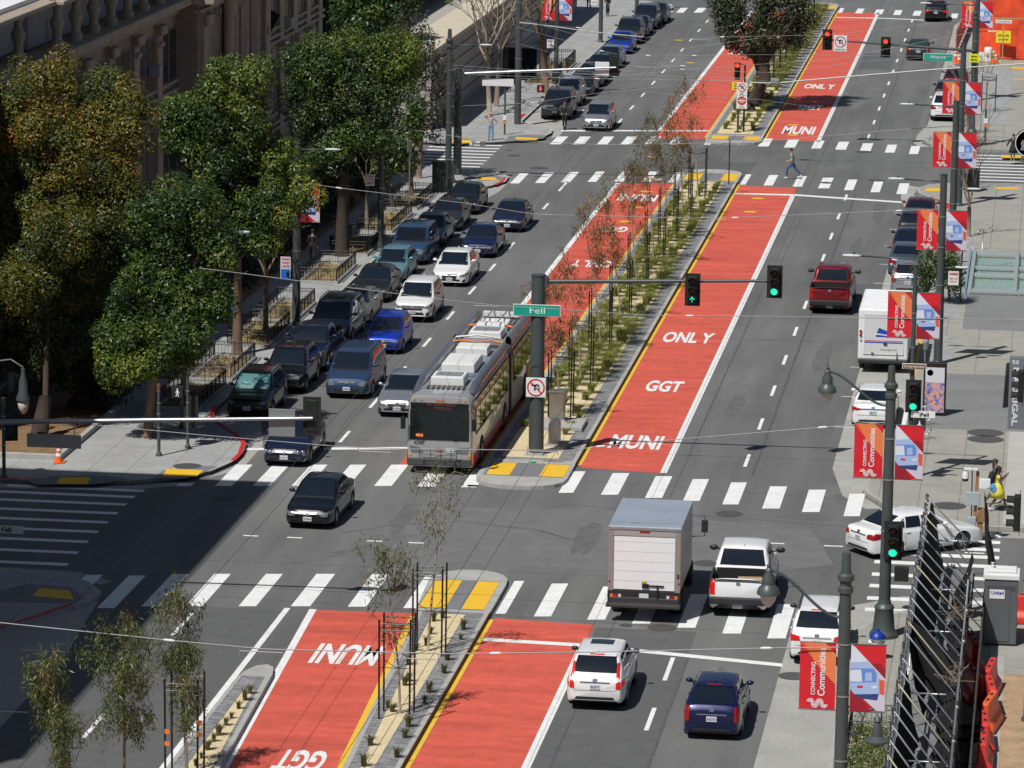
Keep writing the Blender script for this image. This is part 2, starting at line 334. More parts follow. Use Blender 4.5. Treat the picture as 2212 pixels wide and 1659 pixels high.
# dashes
for y in (103.6, 111.2, 118.7): mb.rect(8.19, y, 8.33, y+2.6, Z)
for k in range(11):
    y = 157.6+k*7.45; mb.rect(8.18, y, 8.32, y+2.4, Z)
mb.rect(8.18, 124.6, 8.32, 127.5, Z)
for k in range(11): mb.rect(8.18, 260+k*7.55, 8.32, 262.3+k*7.55, Z)
for k in range(11): mb.rect(-8.14, 159.2+k*7.3, -8.0, 161.5+k*7.3, Z)
mb.rect(-8.14, 234.3, -8.0, 236.2, Z)
for k in range(11): mb.rect(-8.14, 264.2+k*7.4, -8.0, 266.5+k*7.4, Z)
mb.rect(-8.1, 114.9, -7.96, 117.6, Z); mb.rect(-8.1, 127.4, -7.96, 130.4, Z); mb.rect(-8.1, 104, -7.96, 107, Z)
# dashes across Fell
for x in (-8.6, -7.0, -4.1, -2.6): mb.rect(x, 142.0, x+.55, 142.15, Z)
for p in ((1640, 1168), (1673, 1175), (1800, 1181), (1985+120, 1196)):
    g = G(*p); mb.rect(g.x-.35, g.y, g.x+.35, g.y+.16, Z)
def pxpoly(*ps, z=.0105): mb.sheet([(G(*p).x, G(*p).y) for p in ps], z)
# stop lines
pxpoly((1045, 1378), (1262, 1391), (1690, 1434), (1690, 1441), (1262, 1398), (1043, 1385))
pxpoly((530, 968), (888, 966), (888, 971), (530, 973))
pxpoly((1588, 417), (1720, 420), (1968, 437), (1966, 440), (1720, 423.5), (1586, 419.5))
pxpoly((1213, 281), (1530, 281.5), (1530, 284), (1211, 284))
pxpoly((1806, 37), (1910, 39), (2000, 43), (2000, 44.5), (1910, 40.6), (1805, 38.4))
# parking stall marks
for y in (172.9, 179.9, 203.2, 209.3, 215.5, 221.5, 227.7, 166.2): mb.rect(11.2, y, 12.1, y+.1, Z+.004)
for y in (172.9, 179.9, 203.2): mb.rect(12.0, y-.35, 12.1, y+.1, Z+.004)
for y in (165.4, 176.8, 182.7, 188.9, 194.9, 201, 206.9, 212.9, 219):
    mb.rect(-12.2, y, -11.0, y+.1, Z+.004); mb.rect(-12.25, y-.45, -12.15, y+.1, Z+.004)
for p in ((98, 1407), (5, 1537)): g = G(*p); mb.rect(g.x-.8, g.y-.06, g.x+.8, g.y+.06, Z+.004)
g = G(98, 1407); mb.rect(g.x-.07, g.y-.8, g.x+.03, g.y, Z+.004)
struct(mb.build('lane_marking', mWhiteP))
mb = MB()
for x, y0, y1 in ((1.84, 60, 131.4), (1.84, 156.6, 237.2), (1.84, 258.6, 343.6), (-1.86, 155.8, 237.6), (-1.86, 258.2, 343.4)): mb.rect(x-.1, y0, x+.1, y1, Z)
mb.sheet([(lx(100, -.02, -.78)-.1, 100), (lx(100, -.02, -.78)+.12, 100), (lx(131.4, -.02, -.78)+.12, 131.4), (lx(131.4, -.02, -.78)-.1, 131.4)], Z)
for p in ((857, 1392), (1637, 427), (1631, 458), (1430, 442), (1455, 424), (1414, 456), (1428, 484), (1393, 340+20), (1713, 273), (1713, 291)):
    pass
for px_, py_ in ((1411, 339), (1417, 388), (1396, 414), (1375, 448), (1351, 479), (1637, 429), (1620, 458), (1712, 292), (1714, 270), (1742, 17), (1380, 44), (1700, 4), (1466, 87), (1492, 136)):
    g = G(px_, py_); mb.sheet([(g.x+.38*math.cos(k*PI/8), g.y+.3*math.sin(k*PI/8)) for k in range(16)], .0125)
struct(mb.build('lane_marking', mYelP))
# crosswalks: bars given by their near edges (picture survey), running +Y
def bars(lst, L, name='crosswalk'):
    global mb; mb = MB()
    for it in lst:
        x1, x2, y = it[:3]; a, b = G(x1, y), G(x2, y); LL = it[3] if len(it) > 3 else L
        mb.sheet([(a.x, a.y), (b.x, b.y), (b.x+.02, b.y+LL), (a.x+.02, a.y+LL)], Z)
    return mb
bars([(464, 501, 1050), (546, 583, 1050), (630, 667, 1050), (717, 753, 1050), (808, 846, 1050), (901, 940, 1051.5, 3.9), (996, 1030, 1053, 3.5), (379, 412, 1050.5, .62),
      (1206, 1238, 1065), (1298, 1335, 1069), (1393, 1430, 1076), (1475, 1511, 1082.5), (1560, 1595, 1090), (1646, 1684, 1099), (1732, 1770, 1106.5), (1822, 1857, 1115.5)], 4.0)
mb.rect(-1.9, 151.9, -1.5, 152.2, Z); struct(mb.build('crosswalk', mWhiteP))
bars([(209, 247, 1314), (305, 343, 1310.5), (400, 437, 1310), (515, 553, 1310), (628, 670, 1310), (751, 791, 1311), (871, 911, 1314), (162, 199, 1264.5, 1.55),
      (1070, 1092, 1326), (1153, 1190, 1332), (1268, 1307, 1339), (1365, 1404, 1347.5), (1463, 1502, 1356.5), (1560, 1600, 1369), (1657, 1697, 1379.5)], 4.75)
struct(mb.build('crosswalk', mWhiteP))
bars([(1101, 1121, 396.5), (1155, 1176, 395.5), (1211, 1231, 394), (1269, 1288, 393), (1326, 1346, 392.5), (1386, 1405, 393), (1443, 1465, 394),
      (1598, 1610, 399.5), (1649, 1669, 401), (1712, 1732, 403.5), (1767, 1791, 407), (1823, 1843, 411), (1880, 1900, 415.5), (1936, 1958, 419.5)], 4.55)
struct(mb.build('crosswalk', mWhiteP))
bars([(1187, 1211, 312), (1237, 1261, 312), (1289, 1312, 312), (1340, 1363, 312), (1392, 1415, 312), (1443, 1465, 312.5), (1520, 1534, 313),
      (1637, 1660, 316.5), (1693, 1717, 319), (1752, 1773, 321), (1804, 1827, 323.5), (1857, 1880, 327), (1911, 1932, 330), (1963, 1983, 333)], 3.9)
struct(mb.build('crosswalk', mWhiteP))
bars([(1390, 1404, 27), (1418, 1432, 27), (1460, 1476, 27.5), (1498, 1517, 27.5), (1809, 1818, 28), (1847, 1862, 29), (1888, 1905, 31), (1929, 1945, 32.5), (1971, 1987, 34), (2012, 2026, 36), (2053, 2067, 40)], 4.2)
struct(mb.build('crosswalk', mWhiteP))
mb = MB()
for px, py in ((311, 1061), (291, 1074), (273, 1090.5), (254, 1109.5), (233, 1129), (212, 1149.5), (190, 1171), (168.5, 1194.5), (147, 1220)):
    g = G(px, py); mb.rect(-19.0, g.y-.2, g.x, g.y+.2, Z)
struct(mb.build('crosswalk', mWhiteP))
mb = MB()
for py in (1148, 1161.5, 1178, 1194.5, 1214, 1241, 1266, 1293, 1318):
    g = G(1900, py); mb.rect(14.0, g.y-.25, 18.35, g.y+.25, Z)
struct(mb.build('crosswalk', mWhiteP))
mb = MB()
for i in range(9):
    y = 251.2-1.42*i; xs = G(926-(926-893)*i/8, 314+52*i/8).x; mb.rect(xs, y-.2, -13.9+.0*i, y+.2, Z)
struct(mb.build('crosswalk', mWhiteP))
mb = MB()
for i in range(9): mb.rect(14.1, 253.4-1.4*i, 22, 253.8-1.4*i, Z)
struct(mb.build('crosswalk', mWhiteP))
mb = MB()
for i in range(8): mb.rect(-19, 349.5+1.5*i, -14.6, 350+1.5*i, Z)
for i in range(8): mb.rect(15, 349.5+1.5*i, 22, 350+1.5*i, Z)
for i in range(10): mb.rect(-11.5+i*2.4, 361.5, -10.6+i*2.4, 364.5, Z)
struct(mb.build('crosswalk', mWhiteP))
# lettering on the bus lanes
def lane_word(txt, l, r, yb, yt, flip=False, bold=.035):
    a, b, c = G(l, yb), G(r, yb), G(l, yt); H = c.y-a.y
    if not flip: o = text(txt, 'lane_lettering', mWhiteP, (a.x, a.y, .0085), (b.x-a.x, 0, 0), (0, H, 0), bold=bold)
    else: o = text(txt, 'lane_lettering', mWhiteP, (b.x, a.y+H, .0085), (a.x-b.x, 0, 0), (0, -H, 0), bold=bold)
    struct(o)
for t, l, r, yb, yt, f in (('MUNI', 1311, 1425, 968, 938, 0), ('GGT', 1390, 1470, 845, 821, 0), ('ONL Y', 1427, 1537, 739, 716, 0),
                           ('MUNI', 1687, 1757, 289, 272, 0), ('GGT', 1723, 1775, 236.5, 226, 0), ('ONL Y', 1735, 1802, 191, 181, 0),
                           ('MUNI', 1331, 1416, 433, 418, 1), ('GGT', 1291, 1353, 500, 488, 1), ('ONL Y', 1228, 1318, 576, 561, 1),
                           ('MUNI', 664, 810, 1432, 1388, 1), ('GGT', 580, 690, 1664, 1617, 1), ('ONLY', 1571, 1625, 117, 109, 1)):
    lane_word(t, l, r, yb, yt, f)
# manhole covers
mb = MB()
for p, r in (((298/1+5, 1007), .5), ((480, 1077), .42), ((1164, 363), .55), ((1110, 336), .4), ((1430, 1356), .48), ((1352, 1351), .22), ((1715, 1461), .5), ((1575, 1110), .5), ((1100, 325), .2), ((2107, 946), 0), ((1880, 162), .5), ((1867, 328), .5), ((1894, 390), .5), ((1525, 1217), .45), ((1785, 395), .4)):
    if r:
        g = G(*p); mb.sheet([(g.x+r*math.cos(a*PI/12), g.y+r*math.sin(a*PI/12)) for a in range(24)], .0125)
for p, r in (((2129, 935), .75), ((2129, 949), .75), ((2050, 1093), .65), ((2170, 1095), .4), ((405, 1007), .55)):
    g = G(*p, .15); mb.sheet([(g.x+r*math.cos(a*PI/12), g.y+r*math.sin(a*PI/12)) for a in range(24)], .1585)
struct(mb.build('manhole_cover', mIron))
# tactile pads and ramps
mRamp = M('ramp concrete', (.17, .175, .185), .8, noise=.1, ns=1)
mPad = M('tactile pad yellow', (.78, .47, .03), .55, noise=.06, ns=3, bump=.3)
mb = MB(); mr = MB()
def pad(*ps, m=None, z=.162): (m or mb).sheet([(G(*p, .15).x, G(*p, .15).y) for p in ps], z)
pad((362, 1013), (440, 1016), (424, 1030), (349, 1030)); pad((130, 1032), (196, 1032), (188, 1046), (121, 1045))
pad((85, 1271), (150, 1276), (160, 1296), (71, 1288))
pad((1032, 382), (1070, 384), (1075, 390), (1038, 389)); pad((1038, 381), (1032, 384), (1036, 387), (1040, 386))
pad((978, 302), (1019, 303), (1014, 309), (976, 308)); pad((1115, 296), (1163, 299), (1158, 303), (1113, 301))
pad((2002, 407), (2043, 407), (2041, 414), (1996, 414)); pad((2151, 405), (2200, 406), (2200, 410), (2150, 409))
pad((2163, 335), (2212, 336), (2212, 342), (2163, 341)); pad((2185, 145), (2215, 146), (2215, 150), (2185, 149)); pad((2188, 170), (2215, 171), (2215, 173), (2188, 172))
mr_ = [((330, 1034), (350, 1018), (415, 1006), (470, 1008), (438, 1022), (400, 1034)), ((60, 1040), (120, 1028), (230, 1028), (280, 1036), (200, 1047), (80, 1047)), ((0, 1275), (60, 1262), (150, 1268), (182, 1290), (160, 1304), (0, 1300)),
       ((1000, 380), (1040, 377), (1080, 381), (1090, 388), (1040, 391)), ((1090, 304), (1100, 294), (1140, 291), (1180, 293), (1175, 299), (1130, 304)), ((930, 308), (950, 300), (1010, 300), (1040, 306), (1000, 311), (940, 310))]
for q in mr_: pad(*q, m=mr, z=.158)
struct(mb.build('tactile_pad', mPad)); struct(mr.build('kerb_ramp', mRamp))
# painted kerbs
mb = MB(); ribbon(mb, [(-13.2, 160.6), (-12.4, 159.2), (-11.75, 157.6), (-11.5, 155.6), (-11.52, 154.2)], .2, .157, 1, h=None)
ribbon(mb, [(-14.35, 165), (-14.2, 163.0), (-13.6, 161.4), (-13.2, 160.6)], .2, .157, 1)
ribbon(mb, [(-12.0, 130.3), (-12.7, 128.6), (-13.5, 126.8), (-14.3, 124.5), (-14.3, 112)], .2, .157, -1)
ribbon(mb, [(-40, 149.1), (-19, 149.2), (-17.5, 149.3)], .2, .157, 1)
ribbon(mb, [(14.0, 229), (14.0, 231), (13.0, 233.2)], .2, .157, -1)
ribbon(mb, [(-11.75, 232.9), (-11.55, 234.6), (-11.65, 236.2)], .2, .157, 1)
ribbon(mb, [(-14.35, 262.4), (-14.35, 266.5)], .3, .157, 1)
struct(mb.build('painted_kerb', mRedK))
mb = MB(); ribbon(mb, [(14.0, 172), (14.0, 196)], .17, .157, -1); ribbon(mb, [(14.0, 160.5), (14.0, 171)], .17, .157, -1, mi=1)
struct(mb.build('painted_kerb', [mYelP, mWhiteP]))

# ------------------------------------------------------------ medians
def median(y0, y1, xa, xb, nose_s=None, nose_n=None, padw=True):
    """planted median y0..y1 between xa(y) and xb; kerb, pavers, sand"""
    m = MB()
    A = lambda y: xa(y) if callable(xa) else xa
    m.prism([(A(y0), y0), (A(y1), y1), (xb, y1), (xb, y0)], -.05, .17); struct(m.build('median_kerb', mKerb))
    m = MB(); m.sheet([(A(y0)+.16, y0+.25), (A(y1)+.16, y1-.25), (xb-.16, y1-.25), (xb-.16, y0+.25)], .173); struct(m.build('median_pavers', mPav2))
    m = MB(); m.sheet([(A(y0)+.5, y0+.6), (A(y1)+.5, y1-.6), (xb-.75, y1-.6), (xb-.75, y0+.6)], .177); struct(m.build('median_sand', mSand))
    m = MB(); m.quad((xb+.003, y0, .0), (xb+.003, y1, .0), (xb+.003, y1, .155), (xb+.003, y0, .155)); m.rect(xb+.002, y0, xb+.1, y1, .0065); struct(m.build('kerb_face', mRust))
def paver_mat():
    m = M('small granite setts', (.21, .215, .225), .8); n = m.node_tree.nodes; l = m.node_tree.links; b = n['Principled BSDF']
    g = n.new('ShaderNodeNewGeometry'); br = n.new('ShaderNodeTexBrick'); br.inputs['Scale'].default_value = 1; br.inputs['Brick Width'].default_value = .3; br.inputs['Row Height'].default_value = .12
    br.inputs['Mortar Size'].default_value = .008; br.inputs['Color1'].default_value = (.15, .155, .165, 1); br.inputs['Color2'].default_value = (.30, .305, .31, 1); br.inputs['Mortar'].default_value = (.09, .09, .09, 1)
    l.new(g.outputs['Position'], br.inputs['Vector']); l.new(br.outputs[0], b.inputs['Base Color']); return m
mPav2 = paver_mat()
median(156.3, 237.4, -1.75, 1.75)
median(258.5, 343.6, -1.75, 1.75)
median(104, 131.8, lambda y: lx(y, .13, -.62), 1.75)
def nose(pts, y0, y1, x0, x1, pads):
    m = MB(); m.prism(pts, -.05, .14); struct(m.build('median_nose', mKerb))
    m = MB(); m.rect(x0, y0, x1, y1, .144); struct(m.build('median_ramp', mRamp))
    m = MB()
    for a, b in pads: m.rect(a, y0+.1, b, y1-.1, .149)
    struct(m.build('tactile_pad', mPad))
def nz(xa, xb, yb, yt, s):   # rounded end
    n = 10; c = (xa+xb)/2; r = (xb-xa)/2; h = abs(yt-yb)
    return [(xa, yb)]+[(c-r*math.cos(PI*i/n), yb+s*h*math.sin(PI*i/n)**.8) for i in range(1, n)]+[(xb, yb)]
nose([(-1.75, 156.3), (1.75, 156.3)]+nz(-1.75, 1.75, 153.4, 151.7, -1)[::-1], 153.5, 156.0, -1.5, 1.6, ((-1.4, -.5), (.65, 1.6)))
nose([(-.75, 131.8), (1.75, 131.8)]+nz(-.95, 1.75, 136.0, 137.8, 1)[::-1], 132.0, 136.2, -.75, 1.5, ((-.7, .2), (.75, 1.5)))
nose([(-1.75, 237.4), (1.75, 237.4)]+nz(-1.75, 1.75, 240.8, 242.5, 1)[::-1], 237.6, 240.8, -1.5, 1.6, ((-1.45, -.5), (.7, 1.6)))
nose([(-1.75, 258.5), (1.75, 258.5)]+nz(-1.75, 1.75, 256.4, 254.9, -1)[::-1], 256.3, 258.4, -1.5, 1.6, ((-1.45, -.4), (.6, 1.6)))
nose([(-1.75, 343.6), (1.75, 343.6)]+nz(-1.75, 1.75, 347.0, 349, 1)[::-1], 343.8, 346.6, -1.5, 1.6, ((-1.45, -.4), (.6, 1.6)))
# south-bound boarding island
isl = [(-4.85, 60), (-4.85, 121.6), (-4.75, 122.8), (-4.5, 123.5), (-4.2, 123.7), (-3.95, 123.4), (-3.82, 122.6), (-3.35, 112.4), (-2.9, 100), (-1.9, 60)]
mb = MB(); mb.prism(isl, -.05, .17); struct(mb.build('median_kerb', mKerb))
mb = MB(); mb.sheet([(-4.72, 60), (-4.72, 122.2), (-3.98, 122.2), (-3.5, 112.4), (-3.05, 100), (-2.1, 60)], .173); struct(mb.build('median_pavers', mPav2))
mb = MB(); mb.sheet([(-4.25, 60), (-4.3, 112), (-4.32, 120.6), (-4.02, 120.6), (-3.55, 112), (-3.1, 100), (-2.2, 60)], .177); struct(mb.build('median_sand', mSand))
# seams, patches, skid arcs and stains laid in the asphalt
mTar = M('tar seam', (.088, .090, .093), .6, noise=.3, ns=3); mPatchD = M('newer asphalt patch', (.098, .101, .102), .8, noise=.12, ns=1.5, noise2=.12, ns2=16); mStain = M('tyre and oil stain', (.112, .114, .115), .8, noise=.2, ns=2, noise2=.2, ns2=9); mWorn = M('worn pale asphalt', (.141, .144, .143), .85, noise=.12, ns=1.2, noise2=.12, ns2=14)
mb = MB(); rr_ = random.Random(3)
def seam(pts, w=.05, jit=.012):
    P_ = []
    for i in range(len(pts)-1):
        n_ = max(2, int(math.hypot(pts[i+1][0]-pts[i][0], pts[i+1][1]-pts[i][1])/1.2))
        for k in range(n_): u = k/n_; P_.append((pts[i][0]+(pts[i+1][0]-pts[i][0])*u+rr_.gauss(0, jit), pts[i][1]+(pts[i+1][1]-pts[i][1])*u+rr_.gauss(0, jit)))
    P_.append(pts[-1]); ribbon(mb, P_, w, .0022)
seam([(8.75, 100), (8.78, 128)], .10, .008); seam([(8.72, 156), (8.78, 235)], .10, .008); seam([(8.75, 260), (8.7, 340)], .08, .008)
seam([(-8.55, 162), (-8.5, 232)], .04); seam([(-8.55, 262), (-8.5, 338)], .04); seam([(5.9, 160), (6.0, 192)], .03)
seam([(-10.9, 133.2), (12.2, 131.0)], .05); seam([(2.0, 153.9), (12.6, 152.3)], .05); seam([(2.0, 149.4), (13.0, 147.6)], .06); seam([(-11, 138), (12, 138.4)], .04)
seam([(-11, 242.4), (11.5, 242)], .05); seam([(-11.5, 251.4), (12, 252)], .05); seam([(5.6, 175), (11.5, 174.6)], .03); seam([(-11.9, 171.5), (-5.3, 171.9)], .03); seam([(6.2, 205), (6.3, 216), (6.1, 232)], .03)
def pseam(*ps, w=.05): seam([(G(*p).x, G(*p).y) for p in ps], w, .012)
pseam((740, 1152), (860, 1133), (1000, 1127), (1150, 1143), (1290, 1180), w=.07); pseam((1060, 1135), (1180, 1150), (1300, 1190), w=.05); pseam((760, 1190), (860, 1160), (960, 1150), w=.05); pseam((1480, 1260), (1560, 1225), (1700, 1222), w=.06)
struct(mb.build('asphalt_seam', mTar))
mb = MB(); mb.rect(-10.6, 60, -5.2, 131.4, .0015); mb.rect(5.4, 60, 8.7, 131.0, .0015); mb.rect(9.3, 196, 11.6, 203, .0015); mb.rect(-11.8, 186, -9.6, 189.5, .0015); mb.rect(5.6, 300, 8, 311, .0015); mb.sheet([(-5, 240.5), (2, 241), (2.2, 247), (-4.6, 246.5)], .0015)
struct(mb.build('asphalt_patch', mPatchD))
mb = MB()
for cx_, cy_, rx_, ry_ in ((12.2, 156.0, .9, .9), (6.9, 170, .35, 3), (9.9, 182, .4, 4), (6.8, 201, .3, 3), (9.8, 214, .35, 4), (-6.6, 178, .3, 4), (-9.6, 192, .3, 3), (10.4, 229, .4, 5), (6.4, 127, .4, 2), (9.9, 124.6, .35, 2.2), (3.6, 122, .25, 4), (3.5, 171, .22, 5), (3.6, 199, .2, 4), (11.2, 149, 1.2, .5), (-9, 203, .3, 3), (12.6, 152.9, .7, .5), (-3.4, 146, .4, 2.5), (3.6, 144, .5, 3)):
    mb.sheet([(cx_+rx_*math.cos(k*PI/10)*rr_.uniform(.7, 1.2), cy_+ry_*math.sin(k*PI/10)*rr_.uniform(.7, 1.2)) for k in range(20)], .003)
struct(mb.build('road_stain', mStain))
mb = MB(); mb.sheet([(-2, 139.5), (9, 139), (12.6, 141.5), (11.5, 147), (3, 148.8), (-4, 148)], .0008); mb.rect(11.2, 258, 11.6, 330, .0008); struct(mb.build('asphalt_patch', mWorn))
# ------------------------------------------------------------ vehicles
mGlass = M('vehicle glass', (.008, .013, .022), .04, spec=.6)
mGlassB = M('vehicle glass greenish', (.020, .045, .042), .05, spec=.6)
mTyre = M('tyre rubber', (.018, .018, .018), .85)
mRim = M('alloy rim', (.45, .46, .47), .3, .85)
mRimD = M('dark rim', (.05, .05, .055), .4, .5)
mUnder = M('underbody black', (.008, .008, .008), .9)
mPlast = M('black plastic trim', (.022, .023, .025), .5)
mChrome = M('chrome', (.72, .73, .75), .12, 1)
mLamp = M('headlight lens', (.20, .22, .24), .14, .35, spec=.8)
mBarC = M('dark chrome grille bar', (.30, .31, .32), .3, .8)
mTail = M('taillight lens', (.30, .008, .010), .18, spec=.7)
mTailOn = M('lit brake light', (.45, .01, .01), .2, emit=(1, .03, .02), es=.2)
mAmber = M('amber lens', (.75, .20, .02), .25)
mPlate = M('number plate', (.62, .65, .68), .5)
mPlateB = M('plate characters', (.05, .07, .22), .5)
mRailS = M('roof rail silver', (.40, .41, .42), .3, .7)
def paint(name, c, metal=.3, rough=.34): return M('paint '+name, c, rough, metal, coat=.8, spec=.3)

def lerp(a, b, t): return a+(b-a)*t
def smooth_interp(pts, y):
    for i in range(len(pts)-1):
        (a, za), (b, zb) = pts[i], pts[i+1]
        if y <= b or i == len(pts)-2:
            t = min(max((y-a)/(b-a), 0), 1); return za+(zb-za)*(t*t*(3-2*t)*.55+t*.45)
    return pts[-1][1]
# style: L, W, H, top profile of the lower body, windshield base / top, rear-glass top / base (distance from nose), belt, wheel radius, axles
STY = {
 'sedan':  dict(L=4.75, W=1.83, H=1.45, top=[(0, .60), (.12, .70), (.5, .78), (1.35, .93), (2.2, .96), (3.6, 1.0), (4.1, 1.03), (4.6, 1.0), (4.75, .90)], g=(1.3, 2.15, 3.35, 4.15), r=.33, ax=(.93, 3.75), roofw=.73),
 'coupe':  dict(L=4.60, W=1.80, H=1.42, top=[(0, .58), (.12, .68), (.5, .77), (1.3, .92), (2.2, .95), (3.4, 1.0), (4.0, 1.04), (4.5, 1.02), (4.6, .92)], g=(1.25, 2.05, 3.2, 4.2), r=.33, ax=(.9, 3.6), roofw=.70),
 'hatch':  dict(L=4.10, W=1.72, H=1.51, top=[(0, .62), (.1, .74), (.45, .85), (1.0, .97), (2.0, 1.0), (3.2, 1.03), (3.9, 1.04), (4.1, .98)], g=(.95, 1.75, 3.45, 4.0), r=.31, ax=(.78, 3.32), roofw=.74),
 'lift':   dict(L=4.48, W=1.76, H=1.49, top=[(0, .58), (.12, .68), (.5, .80), (1.2, .95), (2.2, .98), (3.6, 1.03), (4.35, 1.06), (4.48, .98)], g=(1.05, 2.0, 3.35, 4.38), r=.32, ax=(.92, 3.62), roofw=.72),
 'mpv':    dict(L=4.41, W=1.83, H=1.62, top=[(0, .64), (.12, .78), (.5, .90), (1.0, 1.03), (2.2, 1.06), (3.4, 1.08), (4.2, 1.08), (4.41, 1.0)], g=(.95, 1.85, 3.75, 4.3), r=.33, ax=(.88, 3.53), roofw=.74),
 'suv':    dict(L=4.60, W=1.85, H=1.68, top=[(0, .72), (.1, .88), (.5, .97), (1.25, 1.08), (2.2, 1.10), (3.6, 1.12), (4.4, 1.12), (4.6, 1.02)], g=(1.2, 1.95, 3.85, 4.45), r=.36, ax=(.9, 3.56), roofw=.75),
 'bigsuv': dict(L=5.03, W=1.98, H=1.78, top=[(0, .80), (.1, .98), (.5, 1.06), (1.4, 1.16), (2.4, 1.18), (4.0, 1.20), (4.85, 1.20), (5.03, 1.08)], g=(1.35, 2.1, 4.3, 4.9), r=.39, ax=(.98, 3.96), roofw=.77),
 'van':    dict(L=5.08, W=1.98, H=1.78, top=[(0, .66), (.1, .84), (.45, .97), (1.0, 1.10), (2.0, 1.12), (4.0, 1.14), (4.9, 1.14), (5.08, 1.04)], g=(.95, 1.9, 4.5, 4.98), r=.35, ax=(.95, 3.98), roofw=.79),
 'pickup': dict(L=5.85, W=2.02, H=1.92, top=[(0, .90), (.08, 1.08), (.5, 1.16), (1.5, 1.22), (2.4, 1.24), (3.8, 1.26), (5.7, 1.28), (5.85, 1.26)], g=(1.45, 2.15, 3.6, 3.95), r=.41, ax=(.95, 4.65), roofw=.76, bed=(4.05, 5.72, .82)),
}
WTOP = [(0, 0), (.88, 0), (.955, .03), (.985, .12), (1.0, .30), (1.0, .50), (.985, .66), (.975, .80), (.955, .90), (.915, .965), (.80, 1.0), (.5, 1.022), (0, 1.03)]
def patch(bvh, c4, d, nu=5, nv=3, off=.008, mb=None, mi=None):
    """a thin sheet moulded onto the body: the quad c4 cast along d"""
    a, b, c, e = [Vector(p) for p in c4]; d = Vector(d).normalized(); vs = []
    for j in range(nv+1):
        for i in range(nu+1):
            u, v = i/nu, j/nv
            p = a.lerp(b, u).lerp(e.lerp(c, u), v); h = bvh.ray_cast(p-d*4, d, 9)
            if h[0] is None: q = p
            else:
                n = h[1] if h[1].dot(d) < 0 else -h[1]; q = h[0]+n*off
            vs.append(q)
    fs = [(j*(nu+1)+i, j*(nu+1)+i+1, (j+1)*(nu+1)+i+1, (j+1)*(nu+1)+i) for j in range(nv) for i in range(nu)]
    # face the outside
    v0, v1, v2 = vs[fs[0][0]], vs[fs[0][1]], vs[fs[0][2]]
    if (v1-v0).cross(v2-v0).dot(d) > 0: fs = [f[::-1] for f in fs]
    mb = mb or MB(); mb.add(vs, fs, mi); return mb

def wheel(parent, x, y, r, side, rim=None, wd=.22):
    m = MB(); w2 = wd/2
    m.lathe([(r*.62, -w2), (r*.93, -w2), (r, -w2*.7), (r, w2*.7), (r*.93, w2), (r*.62, w2)], (0, 0, 0), 20, 'X')
    t = m.build('wheel', mTyre, parent, smooth=True, sharp=40); t.location = (x, y, r)
    m = MB(); o = side*w2*.80
    m.lathe([(.001, o*1.0), (r*.16, o*1.05), (r*.18, o*.8), (r*.60, o*.55), (r*.66, o*1.12), (r*.66, o*.9)] if side > 0 else [(r*.66, o*.9), (r*.66, o*1.12), (r*.60, o*.55), (r*.18, o*.8), (r*.16, o*1.05), (.001, o)], (0, 0, 0), 20, 'X', mi=1)
    for k in range(5):
        a = 2*PI*k/5+.3
        m.box((o*.98, math.cos(a)*r*.37, math.sin(a)*r*.37), (.03, .07, r*.52), rx=PI/2-a+PI, mi=0) if False else m.tube([(o*1.0, math.cos(a)*r*.12, math.sin(a)*r*.12), (o*1.0, math.cos(a)*r*.63, math.sin(a)*r*.63)], [.05, .035], 5, mi=0)
    m.tube([(o*.9+.0, math.cos(b)*r*.64, math.sin(b)*r*.64) for b in [i*PI/10 for i in range(21)]], .02, 5, cap=False, mi=0)
    m.build('rim', [rim or mRim, mUnder], t, smooth=True, sharp=50)
    return t

